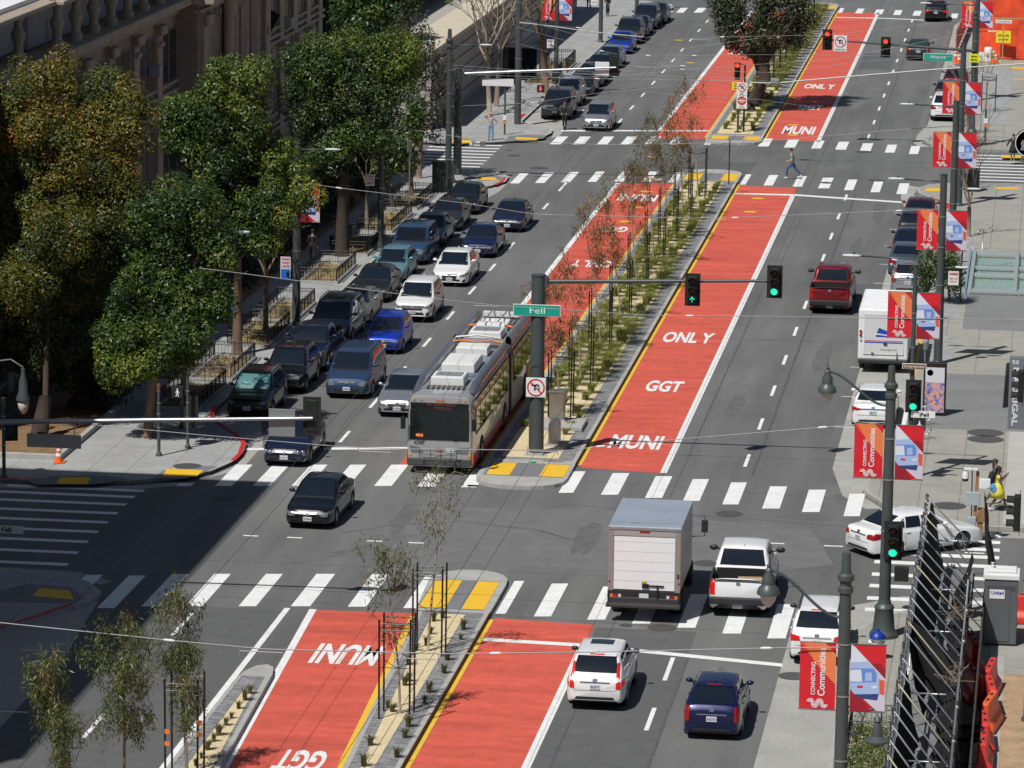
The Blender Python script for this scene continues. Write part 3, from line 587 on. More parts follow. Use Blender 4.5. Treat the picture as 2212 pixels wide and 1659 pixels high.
def car(style, name, label, loc, rz, pmat, cat='car', group=None, L=None, W=None, H=None, rails=None, sunroof=False, clad=False, brake=False, grille='bar', rim=None, roofmat=None,
        glass=None, shade=None, dark_mirror=False, tail='wide', fascia='dark', plate_c=None, tint=False, bedliner=False, mesh_front=True, hl='swept', emblem=True, spoiler=False, chrome_strip=False, wid=None, face='both'):
    S = dict(STY[style]); s = 1.0
    L0 = S['L']; Lr = L or L0; k = Lr/L0; Wd = W or S['W']; Ht = H or S['H']; hk = 1+(Ht/S['H']-1)*.7
    top = [(a*k, b*hk) for a, b in S['top']]; g = [a*k for a in S['g']]; ax = [a*k for a in S['ax']]; r = S['r']; hw = Wd/2; zb0 = .20 if style not in ('pickup', 'bigsuv', 'suv') else .28
    t = thing(name, label, cat, loc, rz, group)
    bed = S.get('bed'); bed = [bed[0]*k, bed[1]*k, bed[2]] if bed else None
    # --- stations
    ys = set([0, .015, .05, .11, .2, .32, .5, Lr-.5, Lr-.32, Lr-.2, Lr-.11, Lr-.05, Lr-.015, Lr])
    y = .5
    while y < Lr-.5: ys.add(round(y, 3)); y += .22
    ra = r*1.18
    for a in ax:
        for i in range(-8, 9): ys.add(round(a+ra*math.sin(i*PI/16), 4))
        ys.add(a-ra-.005); ys.add(a+ra+.005)
    if bed:
        for q in (bed[0]-.002, bed[0]+.002, bed[1]-.002, bed[1]+.002): ys.add(q)
    ys = sorted(ys)
    def half(y):
        f = 1.0
        if y < .95: f = 1-.17*(1-y/.95)**2.3
        d = Lr-y
        if d < .8: f = min(f, 1-.11*(1-d/.8)**2.3)
        if y < .11: f *= 1-.10*(1-y/.11)**2
        if d < .11: f *= 1-.07*(1-d/.11)**2
        return hw*f
    def ztop(y): return smooth_interp(top, y)
    def zlow(y):
        z = zb0
        if y < .5: z += .05*(1-y/.5)
        for a in ax:
            if abs(y-a) < ra: z = max(z, r+math.sqrt(ra*ra-(y-a)**2)*.98)
        return z
    vs = []; rings = []
    for y in ys:
        h, zt, zl = half(y), ztop(y), zlow(y); zc = (zb0+zt)/2; e = 0
        d = min(y, Lr-y)
        sq = 1-.22*(1-d/.11)**2 if d < .11 else 1
        ring = []
        inb = bed and bed[0] < y < bed[1]
        for xf, tt in WTOP:
            z = zb0+(zt-zb0)*tt; z = zc+(z-zc)*sq; z = max(z, zl)
            if inb and tt >= 1.0: z = bed[2]; xf = .84 if tt == 1.0 else xf
            ring.append((h*xf, y-Lr/2, z))
        full = [(-x, yy, z) for x, yy, z in ring[::-1]]+ring[1:]
        # ring starts top centre on the left, runs down and round to top centre on the right
        rings.append(len(vs)); vs += full
    n = 2*len(WTOP)-1; fs = []; mi = []
    for i in range(len(ys)-1):
        for j in range(n-1):
            fs.append((rings[i]+j, rings[i]+j+1, rings[i+1]+j+1, rings[i+1]+j)); jj = j if j < n//2 else n-2-j
            k_ = len(WTOP)-2-jj    # 0 = floor
            m_ = 1 if k_ == 0 else (2 if (clad and k_ <= 2) else 0)
            if bed and bed[0]-.001 < ys[i] and ys[i+1] < bed[1]+.01 and jj <= 2: m_ = 3
            mi.append(m_)
    for i, rev in ((0, False), (len(ys)-1, True)):
        f = [rings[i]+j for j in range(n-1)]
        c = len(vs); zz = [vs[q][2] for q in f]; vs.append((0, ys[i]-Lr/2+(-.0 if i == 0 else .0), (min(zz)+max(zz))/2))
        f = [rings[i]+j for j in range(n)]
        for j in range(n-1):
            fs.append((f[j+1], f[j], c) if not rev else (f[j], f[j+1], c)); mi.append(0)
        fs.append((f[0], f[n-1], c) if not rev else (f[n-1], f[0], c)); mi.append(0)
    bm = MB(); bm.v = vs; bm.f = fs; bm.mi = mi
    # --- greenhouse
    y0, y1, y2, y3 = g; zr = Ht; bw = hw*.925; rw = hw*S['roofw']
    cs = [(y0, 0), (lerp(y0, y1, .25), .30), (lerp(y0, y1, .5), .56), (lerp(y0, y1, .75), .79), (lerp(y0, y1, .92), .93), (y1, .965), (lerp(y1, y2, .2), .99), (lerp(y1, y2, .5), 1.0), (lerp(y1, y2, .8), .99), (y2, .955), (lerp(y2, y3, .15), .90), (lerp(y2, y3, .4), .70), (lerp(y2, y3, .7), .38), (y3, 0)]
    if style in ('suv', 'bigsuv', 'van', 'hatch', 'mpv'):
        cs = cs[:9]+[(y2, .965), (lerp(y2, y3, .2), .89), (lerp(y2, y3, .5), .62), (lerp(y2, y3, .8), .28), (y3, 0)]
    vs = []; rings = []
    for y, q in cs:
        zb = ztop(y)-.06; zt = lerp(ztop(y)+.005, zr, q); b = min(bw, half(y)*.95); rr = lerp(b*.93, rw, min(1, q*1.02))
        e = min(.09, (zt-zb)*.35)
        half_ = [(b, zb), (lerp(b, rr, .30), lerp(zb, zt, .34)), (lerp(b, rr, .64), lerp(zb, zt, .68)), (rr+.004, zt-e), (rr-.025, zt-e*.45), (rr-.09, zt-e*.10), (rr*.55, zt+.012*q), (0, zt+.02*q)]
        rings.append(len(vs)); vs += [(-x, y-Lr/2, z) for x, z in half_]+[(x, y-Lr/2, z) for x, z in half_[::-1][1:]]
    n = 15; fs = [(rings[i]+j, rings[i+1]+j, rings[i+1]+j+1, rings[i]+j+1) for i in range(len(cs)-1) for j in range(n-1)]
    rm = [4 if (roofmat and 5 <= i <= 9 and 3 <= j <= n-5) else 0 for i in range(len(cs)-1) for j in range(n-1)]
    o0 = len(bm.v); bm.v += vs; bm.f += [tuple(q+o0 for q in f) for f in fs]; bm.mi += rm
    mats = [pmat, mUnder, mPlast, mPlast if bedliner else mBlkM, roofmat or pmat]
    body = bm.build('body', mats, t, smooth=True, sharp=38)
    bvh = BVHTree.FromPolygons([Vector(v) for v in bm.v], bm.f)
    Y = lambda y: y-Lr/2
    GL = glass or mGlass
    zc0, zc1 = ztop(y0), zr
    # glass
    up = lambda y, q: lerp(ztop(y), zr, q)
    wsb, wst = min(bw, half(y0))*.86, rw*.90
    def wz(f): return lerp(ztop(y0), zr, f)
    ws = patch(bvh, [(-wsb, 0, wz(.055)), (wsb, 0, wz(.055)), (wst, 0, wz(.90)), (-wst, 0, wz(.90))], (0, 1, 0), 8, 5).build('windshield', shade or GL, t, smooth=True)
    rb, rt = min(bw, half(y3))*.82, rw*.86
    lo = .12 if style not in ('suv', 'bigsuv', 'van', 'hatch', 'mpv') else .16
    zr3 = lambda f: lerp(ztop(y3), zr, f)
    patch(bvh, [(rb, 0, zr3(lo)), (-rb, 0, zr3(lo)), (-rt, 0, zr3(.88)), (rt, 0, zr3(.88))], (0, -1, 0), 8, 5).build('rear_window', GL, t, smooth=True)
    zlo, zhi = ztop((y1+y2)/2)+.045, lerp(ztop((y1+y2)/2), zr, .83)
    for sd_ in (-1, 1):
        m1, m2 = lerp(y1, y2, .42), lerp(y1, y2, .98)
        ex = .55 if style in ('suv', 'bigsuv', 'van', 'hatch', 'mpv', 'lift') else .5
        segs = [((lerp(y0, y1, .40), zlo), (m1-.04, zlo), (m1-.04, zhi), (lerp(y1, y2, .03), zhi)), ((m1+.04, zlo), (min(m2, lerp(y2, y3, .15)), zlo), (lerp(y1, y2, .93), zhi), (m1+.04, zhi))]
        if style in ('suv', 'bigsuv', 'van', 'mpv'):
            segs[1] = ((m1+.04, zlo), (lerp(y1, y2, .76), zlo), (lerp(y1, y2, .76), zhi), (m1+.04, zhi))
            segs.append(((lerp(y1, y2, .80), zlo+.02), (lerp(y2, y3, .2), zlo+.05), (lerp(y1, y2, .97), zhi), (lerp(y1, y2, .80), zhi)))
        elif style in ('sedan', 'lift'):
            segs.append(((lerp(y1, y2, .99)+.03, zlo+.02), (lerp(y2, y3, .52), zlo+.03), (lerp(y2, y3, .12), lerp(zlo, zhi, .75)), (lerp(y1, y2, .97)+.03, zhi-.04)))
        for sg in segs:
            patch(bvh, [(0, Y(a), b) for a, b in sg], (-sd_, 0, 0), 4, 3).build('side_window', GL, t, smooth=True)
    # door seams and handles
    for sd_ in (-1, 1):
        for yy in (y0+.12, lerp(y1, y2, .42), lerp(y2, y3, .02)):
            patch(bvh, [(0, Y(yy)-.008, .34), (0, Y(yy)+.008, .34), (0, Y(yy)+.008, zlo-.06), (0, Y(yy)-.008, zlo-.06)], (-sd_, 0, 0), 1, 5, .004).build('door_gap', mBlkM, t)
    for sd_ in (-1, 1):
        for yy in (lerp(y1, y2, .34), lerp(y1, y2, .92)):
            h = bvh.ray_cast(Vector((sd_*3, Y(yy), zlo-.15)), Vector((-sd_, 0, 0)))
            if h[0]: m = MB(); m.box((h[0].x+sd_*.015, Y(yy), zlo-.15), (.035, .18, .028)); m.build('door_handle', pmat, t, bevel=.008)
    # front
    zn = ztop(.12); F = (0, 1, 0)
    if face != 'rear':
        hz0, hz1 = lerp(zb0, zn, .60), lerp(zb0, zn, .93)
        if style in ('suv', 'bigsuv', 'pickup'): hz0, hz1 = lerp(zb0, zn, .64), lerp(zb0, zn, .95)
        for sd_ in (-1, 1):
            if hl == 'round':
                m = MB()
                for xx, rr in ((.80, .105), (.60, .085)):
                    h = bvh.ray_cast(Vector((sd_*hw*xx, -9, hz0+.07)), Vector((0, 1, 0)))
                    if h[0]: m.ball((h[0].x, h[0].y+.03, h[0].z), (rr, .05, rr*1.1), 12)
                m.build('headlight', mLamp, t, smooth=True)
            else:
                q = [(sd_*hw*.50, 0, hz0+.04), (sd_*hw*.80, 0, hz0+.02), (sd_*hw*.85, 0, hz1), (sd_*hw*.60, 0, hz0+.12)] if hl == 'swept' else [(sd_*hw*.52, 0, hz0), (sd_*hw*.80, 0, hz0), (sd_*hw*.83, 0, hz1-.01), (sd_*hw*.54, 0, hz1-.05)]
                m = patch(bvh, q, F, 5, 3, .012)
                q2 = [(sd_*3, Y(.16), hz0+.04), (sd_*3, Y(.16+(.55 if hl == 'swept' else .35)), hz1+.03), (sd_*3, Y(.5), hz1+.035), (sd_*3, Y(.10), hz1)]
                patch(bvh, q2, (-sd_, 0, 0), 4, 2, .012, m)
                m.build('headlight', mLamp, t, smooth=True)
        gz0, gz1 = lerp(zb0, zn, .50), lerp(zb0, zn, .88); gw = hw*.46
        if grille == 'bar': gz0 = lerp(zb0, zn, .58); gw = hw*.50
        if grille == 'hex': gz0 = lerp(zb0, zn, .42); gw = hw*.44
        if grille == 'wide': gw = hw*.60; gz0 = lerp(zb0, zn, .55)
        if grille == 'small': gw = hw*.40; gz0 = lerp(zb0, zn, .74)
        if grille != 'none':
            m = patch(bvh, [(-gw*.82, 0, gz0), (gw*.82, 0, gz0), (gw, 0, gz1), (-gw, 0, gz1)], F, 8, 3, .008, None, 0)
            nb = 3 if grille != 'bar' else 1
            for i in range(nb):
                zz = lerp(gz0, gz1, (i+.8)/(nb+.6)); ww = lerp(gw*.82, gw, (i+.8)/(nb+.6))
                patch(bvh, [(-ww, 0, zz-.008), (ww, 0, zz-.008), (ww, 0, zz+.008), (-ww, 0, zz+.008)], F, 8, 1, .016, m, 1)
            if emblem: patch(bvh, [(-.045, 0, gz1-.105), (.045, 0, gz1-.105), (.065, 0, gz1-.03), (-.065, 0, gz1-.03)], F, 2, 1, .03, m, 1)
            m.build('grille', [mBlkM, mChrome if fascia == 'chrome' else mBarC], t, smooth=True)
        lz = lerp(zb0, zn, .08); lz1 = lerp(zb0, zn, .40)
        m = patch(bvh, [(-hw*.66, 0, lz), (hw*.66, 0, lz), (hw*.54, 0, lz1), (-hw*.54, 0, lz1)], F, 8, 2, .010, None, 0)
        for sd_ in (-1, 1): patch(bvh, [(sd_*hw*.68, 0, lz+.03), (sd_*hw*.83, 0, lz+.05), (sd_*hw*.84, 0, lz1+.02), (sd_*hw*.72, 0, lz1)], F, 3, 2, .008, m, 0)
        patch(bvh, [(-hw*.80, 0, lz-.07), (hw*.80, 0, lz-.07), (hw*.80, 0, lz-.035), (-hw*.80, 0, lz-.035)], F, 10, 1, .014, m, 2 if fascia == 'dark' else 1)
        m.build('bumper_intake', [mBlkM, mChrome, pmat], t, smooth=True)
        pz = lerp(zb0, zn, .40)
        h = bvh.ray_cast(Vector((0, -9, pz)), Vector((0, 1, 0)))
        yy = h[0].y if h[0] else Y(0)
        m = MB(); m.box((0, yy-.012, pz), (.31, .02, .155)); pl = m.build('number_plate', mPlate, t, bevel=.004)
        text('7KXB%d' % rnd.randint(100, 999), 'plate_text', mPlateB, (-.13, yy-.0235, pz-.045), (.26, 0, 0), (0, 0, .08), t, .03)
    # rear
    if face != 'front':
        zt = ztop(Lr-.15); zz = lerp(zb0, zt, .60); zz1 = lerp(zb0, zt, .90); Rr = (0, -1, 0)
        TM = mTailOn if brake else mTail
        for sd_ in (-1, 1):
            if tail == 'tall':
                q = [(sd_*hw*.70, 0, zz-.05), (sd_*hw*.86, 0, zz-.02), (sd_*rw*1.02, 0, lerp(zt, zr, .62)), (sd_*rw*.93, 0, lerp(zt, zr, .62))]
            elif tail == 'box': q = [(sd_*hw*.76, 0, zz-.12), (sd_*hw*.92, 0, zz-.12), (sd_*hw*.92, 0, zz1+.06), (sd_*hw*.76, 0, zz1+.06)]
            elif tail == 'vee': q = [(sd_*hw*.44, 0, zz1-.10), (sd_*hw*.90, 0, zz1-.16), (sd_*hw*.90, 0, zz1), (sd_*hw*.70, 0, zz1-.03)]
            else: q = [(sd_*hw*.58, 0, zz+.06), (sd_*hw*.90, 0, zz+.03), (sd_*hw*.90, 0, zz1-.01), (sd_*hw*.62, 0, zz1-.05)]
            m = patch(bvh, q, Rr, 4, 4, .014)
            patch(bvh, [(sd_*3, Y(Lr-.06), zz), (sd_*3, Y(Lr-.42), zz+.08), (sd_*3, Y(Lr-.36), zz1-.01), (sd_*3, Y(Lr-.06), zz1)], (-sd_, 0, 0), 3, 2, .012, m)
            m.build('taillight', TM, t, smooth=True)
        pz = lerp(zb0, zt, .62) if tail != 'box' else lerp(zb0, zt, .12)
        if style in ('hatch', 'lift'): pz = lerp(zb0, zt, .55)
        h = bvh.ray_cast(Vector((0, 9, pz)), Vector((0, -1, 0))); yy = h[0].y if h[0] else Y(Lr)
        m = MB(); m.box((0, yy+.012, pz), (.31, .02, .155)); m.build('number_plate', mPlate, t, bevel=.004)
        text('8%sZ%d' % (rnd.choice('ABCDE'), rnd.randint(100, 999)), 'plate_text', mPlateB, (.13, yy+.0235, pz-.045), (-.26, 0, 0), (0, 0, .08), t, .03)
        m = patch(bvh, [(hw*.70, 0, zb0+.05), (-hw*.70, 0, zb0+.05), (-hw*.62, 0, zb0+.19), (hw*.62, 0, zb0+.19)], Rr, 8, 2, .008, None, 0)
        if style != 'pickup':
            patch(bvh, [(hw*.5, 0, pz+.12), (-hw*.5, 0, pz+.12), (-hw*.5, 0, pz+.155), (hw*.5, 0, pz+.155)], Rr, 6, 1, .014, m, 1 if chrome_strip or emblem else 0)
            patch(bvh, [(hw*.84, 0, lerp(zb0, zt, .46)), (-hw*.84, 0, lerp(zb0, zt, .46)), (-hw*.84, 0, lerp(zb0, zt, .475)), (hw*.84, 0, lerp(zb0, zt, .475))], Rr, 8, 1, .004, m, 0)
        patch(bvh, [(.07, 0, zz1-.07), (-.07, 0, zz1-.07), (-.07, 0, zz1+.01), (.07, 0, zz1+.01)], Rr, 1, 1, .02, m, 1)
        m.build('rear_bumper_trim', [mPlast, mChrome], t, smooth=True)
        if style in ('suv', 'bigsuv', 'hatch', 'lift', 'mpv', 'van') or spoiler:
            m = MB(); m.box((0, Y(lerp(y2, y3, .10)), lerp(ztop(y2), zr, .955)), (rw*1.75, .24, .03), rx=-.12); m.build('spoiler', pmat, t, bevel=.012)
            patch(bvh, [(.22, 0, lerp(ztop(y2), zr, .90)), (-.22, 0, lerp(ztop(y2), zr, .90)), (-.22, 0, lerp(ztop(y2), zr, .935)), (.22, 0, lerp(ztop(y2), zr, .935))], Rr, 4, 1, .05).build('brake_lamp', TM, t)
    # mirrors
    mm = mPlast if dark_mirror else pmat
    for sd_ in (-1, 1):
        bx = bw*.98; mx = .30 if style == 'pickup' else .0
        m = MB(); zz = ztop(y0)+.14+mx*.3; yy = Y(lerp(y0, y1, .52)); sz = 1.35 if style == 'pickup' else 1
        m.ball((sd_*(bx+.13+mx*.3), yy, zz), (.115*sz, .075, .075*sz), 10, k=6); m.tube([(sd_*(bx-.06), yy+.02, zz-.06), (sd_*(bx+.09), yy, zz-.03)], .03, 6)
        m.build('mirror', mm, t, smooth=True)
    # roof fittings
    if rails:
        for sd_ in (-1, 1):
            m = MB(); xr = sd_*(rw-.05); m.tube([(xr, Y(y1+.05), zr-.04), (xr, Y(y1+.18), zr+.035), (xr, Y(lerp(y1, y2, .5)), zr+.055), (xr, Y(y2-.18), zr+.03), (xr, Y(y2+.02), zr-.05)], .022, 6)
            m.build('roof_rail', mRailS if rails == 'silver' else mPlast, t, smooth=True)
    if sunroof:
        patch(bvh, [(-rw*.52, Y(y1+.22), 0), (rw*.52, Y(y1+.22), 0), (rw*.52, Y(y1+.85), 0), (-rw*.52, Y(y1+.85), 0)], (0, 0, -1), 4, 4, .008).build('sunroof', GL, t, smooth=True)
    m = MB(); m.ball((0, Y(y2-.12), zr+.03), (.022, .08, .05), 8); m.build('antenna', pmat, t, smooth=True)
    # wipers and cowl
    m = MB(); patch(bvh, [(-wsb, Y(y0)-.10, 0), (wsb, Y(y0)-.10, 0), (wsb*.97, Y(y0)+.04, 0), (-wsb*.97, Y(y0)+.04, 0)], (0, 0, -1), 8, 1, .006, m); m.build('wiper_cowl', mPlast, t)
    for sd_ in (-1, 1):
        for a in ax: wheel(t, sd_*(hw-.12), Y(a), r, sd_, rim)
    # dark wheel housings
    m = MB()
    for a in ax:
        m.box((0, Y(a), r+.12), (Wd-.5, r*2.1, r*1.5))
    m.box((0, 0, .30), (Wd-.28, Lr-1.0, .16)); m.build('underbody', mUnder, t)
    t['_'] = 0; del t['_']
    t.empty_display_size = .5
    if bed:
        m = MB(); m.box((0, Y(bed[0]+.03), (bed[2]+ztop(bed[0]))/2+.02), (Wd*.84, .05, ztop(bed[0])-bed[2])); m.build('bed_front', mBlkM, t)
        bmp = MB(); bmp.box((0, Y(Lr)+.05, .58), (Wd*.93, .18, .24)); bmp.build('rear_bumper', mPlast if bedliner else mChrome, t, bevel=.04)
        for sd_ in (-1, 1):
            q = MB(); q.box((sd_*hw*.93, Y(lerp(bed[0], bed[1], .5)), ztop(bed[0])+.008), (.075, bed[1]-bed[0]+.1, .02)); q.build('bed_rail', mPlast, t)
        q = MB(); q.box((0, Y(Lr)-.0, ztop(bed[1])+.006), (Wd*.80, .07, .02)); q.build('tailgate_cap', mPlast, t)
    return t
def at(px, py, L, heading):
    """centre of a car whose lower front (heading S) or rear (heading N) edge is seen at px, py"""
    g = G(px, py, .2); return (g.x, g.y+L/2, 0)
def sb(style, px, py, pm, label, name='parked_car', rz=0, **k):
    L = k.get('L') or STY[style]['L']; return car(style, name, label, at(px, py, L, -1), rz, pm, **k)
def nb(style, px, py, pm, label, name='parked_car', rz=0, **k):
    L = k.get('L') or STY[style]['L']; return car(style, name, label, at(px, py, L, 1), PI+rz, pm, **k)
cNavy = paint('navy', (.006, .011, .034), .1); cBlk = paint('black', (.0035, .004, .0055), .0); cDk = paint('charcoal', (.018, .020, .025), .15); cBlu = paint('vivid blue', (.010, .045, .42), .4)
cSlate = paint('slate blue', (.030, .058, .13)); cWh = paint('white', (.74, .75, .76), 0, .3); cSil = paint('silver', (.42, .44, .48), .7); cBeige = paint('warm silver', (.24, .235, .21), .6)
cTeal = paint('light teal', (.13, .28, .34), .3); cMidB = paint('medium blue', (.035, .085, .17), .4); cGrB = paint('grey blue', (.085, .115, .165), .5); cPur = paint('maroon', (.10, .006, .018), .4)
cRedT = paint('dark red', (.20, .006, .012), .45); cNavy2 = paint('deep blue', (.005, .010, .060), .25); cGry = paint('graphite', (.030, .033, .040), .4); cPwd = paint('pale blue', (.14, .24, .31), .4)
GP = 'cars parked along the west kerb below Hayes'; GU = 'cars parked along the west kerb beyond Hayes'; GM = 'cars driving south towards the camera'; GE = 'cars parked along the east kerb'; GN = 'cars driving away to the north'
# sunshade with two printed eyes
mShade = M('teal sunshade', (.05, .17, .18), .5)
c = sb('suv', 533, 899, cBlk, 'black parked SUV with a cartoon eyes sunshade behind its windshield', group=GP, L=4.63, rails='silver', face='front', shade=mShade, fascia='chrome', grille='wide', rim=mRim)
m_ = MB()
for s in (-1, 1):
    for r_, dz, i in ((.26, 0, 0), (.225, .012, 1), (.10, .024, 0), (.05, .03, 1)):
        pts = [(s*.30+r_*1.25*math.cos(a*PI/10), r_*.72*math.sin(a*PI/10)) for a in range(20)]
        # on the raked glass plane
        m_.add([(x, -4.63/2+1.575-.035-dz+.0+yy*1.18, 1.36+yy*.78+dz*.6) for x, yy in pts], [tuple(range(20))], i)
m_.build('sunshade_eyes', [M('eye white', (.30, .48, .48), .5), M('eye line', (.03, .12, .14), .5)], c)
sb('suv', 608, 843, cBlk, 'glossy black parked SUV directly behind the one with the eyes sunshade', group=GP, L=4.68, face='front', grille='wide', rim=mRim)
sb('pickup', 657, 797, cNavy, 'dark blue parked crew-cab pickup truck with black bed', 'parked_pickup', cat='pickup truck', group=GP, L=5.3, W=1.85, H=1.78, face='front', hl='box', fascia='chrome')
sb('van', 708, 737, cGrB, 'grey-blue parked minivan with a dark sunroof, beside the bright blue hatchback', 'parked_minivan', cat='minivan', group=GP, L=5.1, face='front', sunroof=True, rails='black', hl='box', grille='small')
sb('coupe', 755, 695, cBeige, 'beige silver parked two-door car with open sunroof', group=GP, face='front', sunroof=True, hl='round', grille='wide')
sb('sedan', 797, 646, cDk, 'charcoal parked sedan with amber side lamps and sunroof, in front of the light teal car', group=GP, face='front', sunroof=True, L=4.7, W=1.84)
sb('lift', 838, 604, cTeal, 'light teal parked liftback hybrid car', group=GP, face='front', grille='small')
sb('van', 879, 565, cMidB, 'medium blue parked minivan behind the light teal car', 'parked_minivan', cat='minivan', group=GP, L=5.0, H=1.76, face='front', hl='box', grille='small', dark_mirror=True)
sb('sedan', 920, 527, cGrB, 'grey-blue parked sedan behind the medium blue minivan', group=GP, face='front', hl='box', grille='small')
sb('sedan', 957, 493, cGry, 'graphite parked sedan, second from the corner of Hayes', group=GP, face='front', L=4.8, rim=mRim)
sb('sedan', 996, 457, cBlk, 'black parked sedan nearest the corner of Hayes beside the bulb-out', group=GP, face='front', hl='round', L=4.8, fascia='chrome')
sb('sedan', 1095, 495, cNavy, 'dark navy sedan driving south, farthest from the bus in the left lane', 'moving_car', group=GM, face='front', L=4.63, W=1.8, H=1.42, grille='wide')
sb('sedan', 1031, 550, cNavy2, 'deep blue sedan driving south just behind the white sedan', 'moving_car', group=GM, face='front', L=4.63, W=1.8, H=1.42, grille='bar')
sb('sedan', 970, 612, cWh, 'white sedan with wide dark grille driving south behind the white SUV', 'moving_car', group=GM, face='front', L=4.87, W=1.85, H=1.48, grille='hex')
sb('suv', 890, 689, cWh, 'white compact SUV driving south beside the parked minivan', 'moving_car', group=GM, face='front', L=4.6, H=1.68, grille='wide', dark_mirror=True)
sb('hatch', 826, 757, cBlu, 'bright blue small hatchback driving south behind the slate blue minivan', 'moving_car', group=GM, face='front', L=3.95, W=1.7, grille='hex')
sb('van', 748, 853, cSlate, 'slate blue minivan driving south in the left lane', 'moving_minivan', cat='minivan', group=GM, face='front', L=5.08, grille='small', rails='black', hl='box')
sb('sedan', 857, 893, cSil, 'silver sedan beside the trolleybus', 'moving_car', group=GM, face='front', L=4.87, W=1.85, H=1.48, grille='hex', fascia='chrome')
sb('sedan', 613, 999, cNavy, 'dark blue four-eyed sedan halfway over the stop line under the signal back', 'moving_car', group=GM, face='front', L=4.8, W=1.82, hl='round', grille='small')
a_ = sb('sedan', 668, 1133, cBlk, 'near-black sedan crossing the intersection at the edge of the big shadow', 'moving_car', group=GM, face='front', L=4.8, W=1.81, H=1.45, grille='small', hl='box', rz=-.03)
sb('mpv', 1287, 278, cSil, 'silver five-door car waiting at the Hayes stop line', 'moving_car', group=GM, face='front', grille='hex', fascia='chrome')
sb('bigsuv', 1198, 254, cGry, 'graphite parked SUV with bright chrome grille bars nearest Hayes', group=GU, face='front', grille='wide', rails='silver', fascia='chrome')
sb('suv', 1223, 225, cSil, 'silver parked SUV behind the graphite SUV', group=GU, face='front', L=4.4, H=1.75, hl='box', grille='small', rails='black')
sb('sedan', 1251, 203, cBlk, 'black parked sedan behind the silver SUV beyond Hayes', group=GU, face='front')
sb('sedan', 1272, 183, cNavy, 'dark parked sedan half hidden by the white sign on the signal arm', group=GU, face='front')
sb('sedan', 1291, 163, cDk, 'dark parked car hidden mostly behind the signal head on the arm', group=GU, face='front')
sb('sedan', 1312, 143, cPwd, 'pale blue parked sedan beyond Hayes, behind the signal head', group=GU, face='front')
sb('sedan', 1337, 112, cBlu, 'bright blue parked car beyond Hayes', group=GU, face='front', H=1.48)
sb('bigsuv', 1354, 91, cDk, 'charcoal parked SUV behind the bright blue parked car', group=GU, face='front', rails='silver')
sb('sedan', 1374, 75, cNavy2, 'deep blue parked sedan between two dark SUVs', group=GU, face='front')
sb('bigsuv', 1390, 60, cNavy, 'dark blue parked SUV, second from the Grove corner', group=GU, face='front', hl='box')
sb('sedan', 1414, 47, cGry, 'grey parked car nearest the Grove corner', group=GU, face='front', H=1.5)
# north-bound
nb('pickup', 1791, 671, cRedT, 'dark red pickup truck with an empty bed driving north', 'moving_pickup', cat='pickup truck', group=GN, L=5.89, W=2.03, H=1.94, face='rear', tail='box', dark_mirror=True, bedliner=True)
tun = nb('pickup', 1593, 1322, cWh, 'white pickup truck with boxes in its open bed on the crosswalk', 'moving_pickup', cat='pickup truck', group=GN, L=5.81, W=2.03, H=1.93, face='rear', tail='box', dark_mirror=True, bedliner=True, brake=True)
nb('sedan', 1885, 917, cWh, 'white sedan parked behind the mail truck', group=GE, L=4.68, W=1.81, H=1.43, face='rear', tail='vee')
nb('hatch', 1960, 631, cSil, 'silver small hatchback parked in front of the mail truck', group=GE, L=4.06, W=1.69, H=1.52, face='rear', tail='tall')
nb('sedan', 1956, 591, cGrB, 'grey sedan with sun-glared trunk parked ahead of the silver hatchback', group=GE, face='rear')
nb('sedan', 1963, 556, cNavy, 'dark blue sedan parked between the grey sedan and the dark SUV', group=GE, face='rear', L=4.6)
nb('suv', 1974, 523, cDk, 'charcoal SUV parked behind the maroon sedan', group=GE, L=4.64, H=1.65, face='rear', tail='vee')
nb('sedan', 1985, 488, cPur, 'maroon sedan parked nearest the Hayes corner', group=GE, face='rear')
nb('suv', 2040, 257, cWh, 'white SUV parked beyond Hayes behind the signal pole', group=GE, face='rear', L=4.85, W=1.92, H=1.72, clad=True)
nb('hatch', 2044, 222, cDk, 'charcoal car parked ahead of the white SUV beyond Hayes', group=GE, face='rear', L=4.4)
nb('sedan', 2064, 193, cPur, 'dark red car parked farthest up the east kerb beyond Hayes', group=GE, face='rear')
nb('sedan', 1983, 126, cGry, 'grey sedan driving north beyond Hayes, under the arm with the street name', 'moving_car', group=GN, face='rear', L=4.85, W=1.86, glass=mGlassB)
nb('suv', 2021, 43, cBlk, 'black SUV braking at the Grove crosswalk', 'moving_car', group=GN, face='rear', L=4.78, W=1.9, H=1.66, brake=True)
nb('suv', 1284, 1524, cWh, 'white SUV braking at the near stop line in the bus lane edge', 'moving_car', group=GN, L=4.55, W=1.82, H=1.66, face='rear', tail='tall', brake=True, dark_mirror=True, sunroof=True)
nb('lift', 1536, 1587, cNavy2, 'dark blue liftback hybrid car driving north in the foreground', 'moving_car', group=GN, face='rear', W=1.75, H=1.49, tail='box')
nb('suv', 1763, 1427, cWh, 'white SUV with black roof rails braking beside the concrete gutter', 'moving_car', group=GN, L=4.6, W=1.8, H=1.71, face='rear', rails='black', brake=True, tail='wide', dark_mirror=True)
# white sedan turning into Fell, seen from its left rear
car('sedan', 'moving_car', 'white sedan turning right into Fell behind the scaffold', (15.3, 144.5, 0), PI-.92, cWh, L=4.87, W=1.85, H=1.48, face='rear', tail='wide', group=GN, rim=mRim)
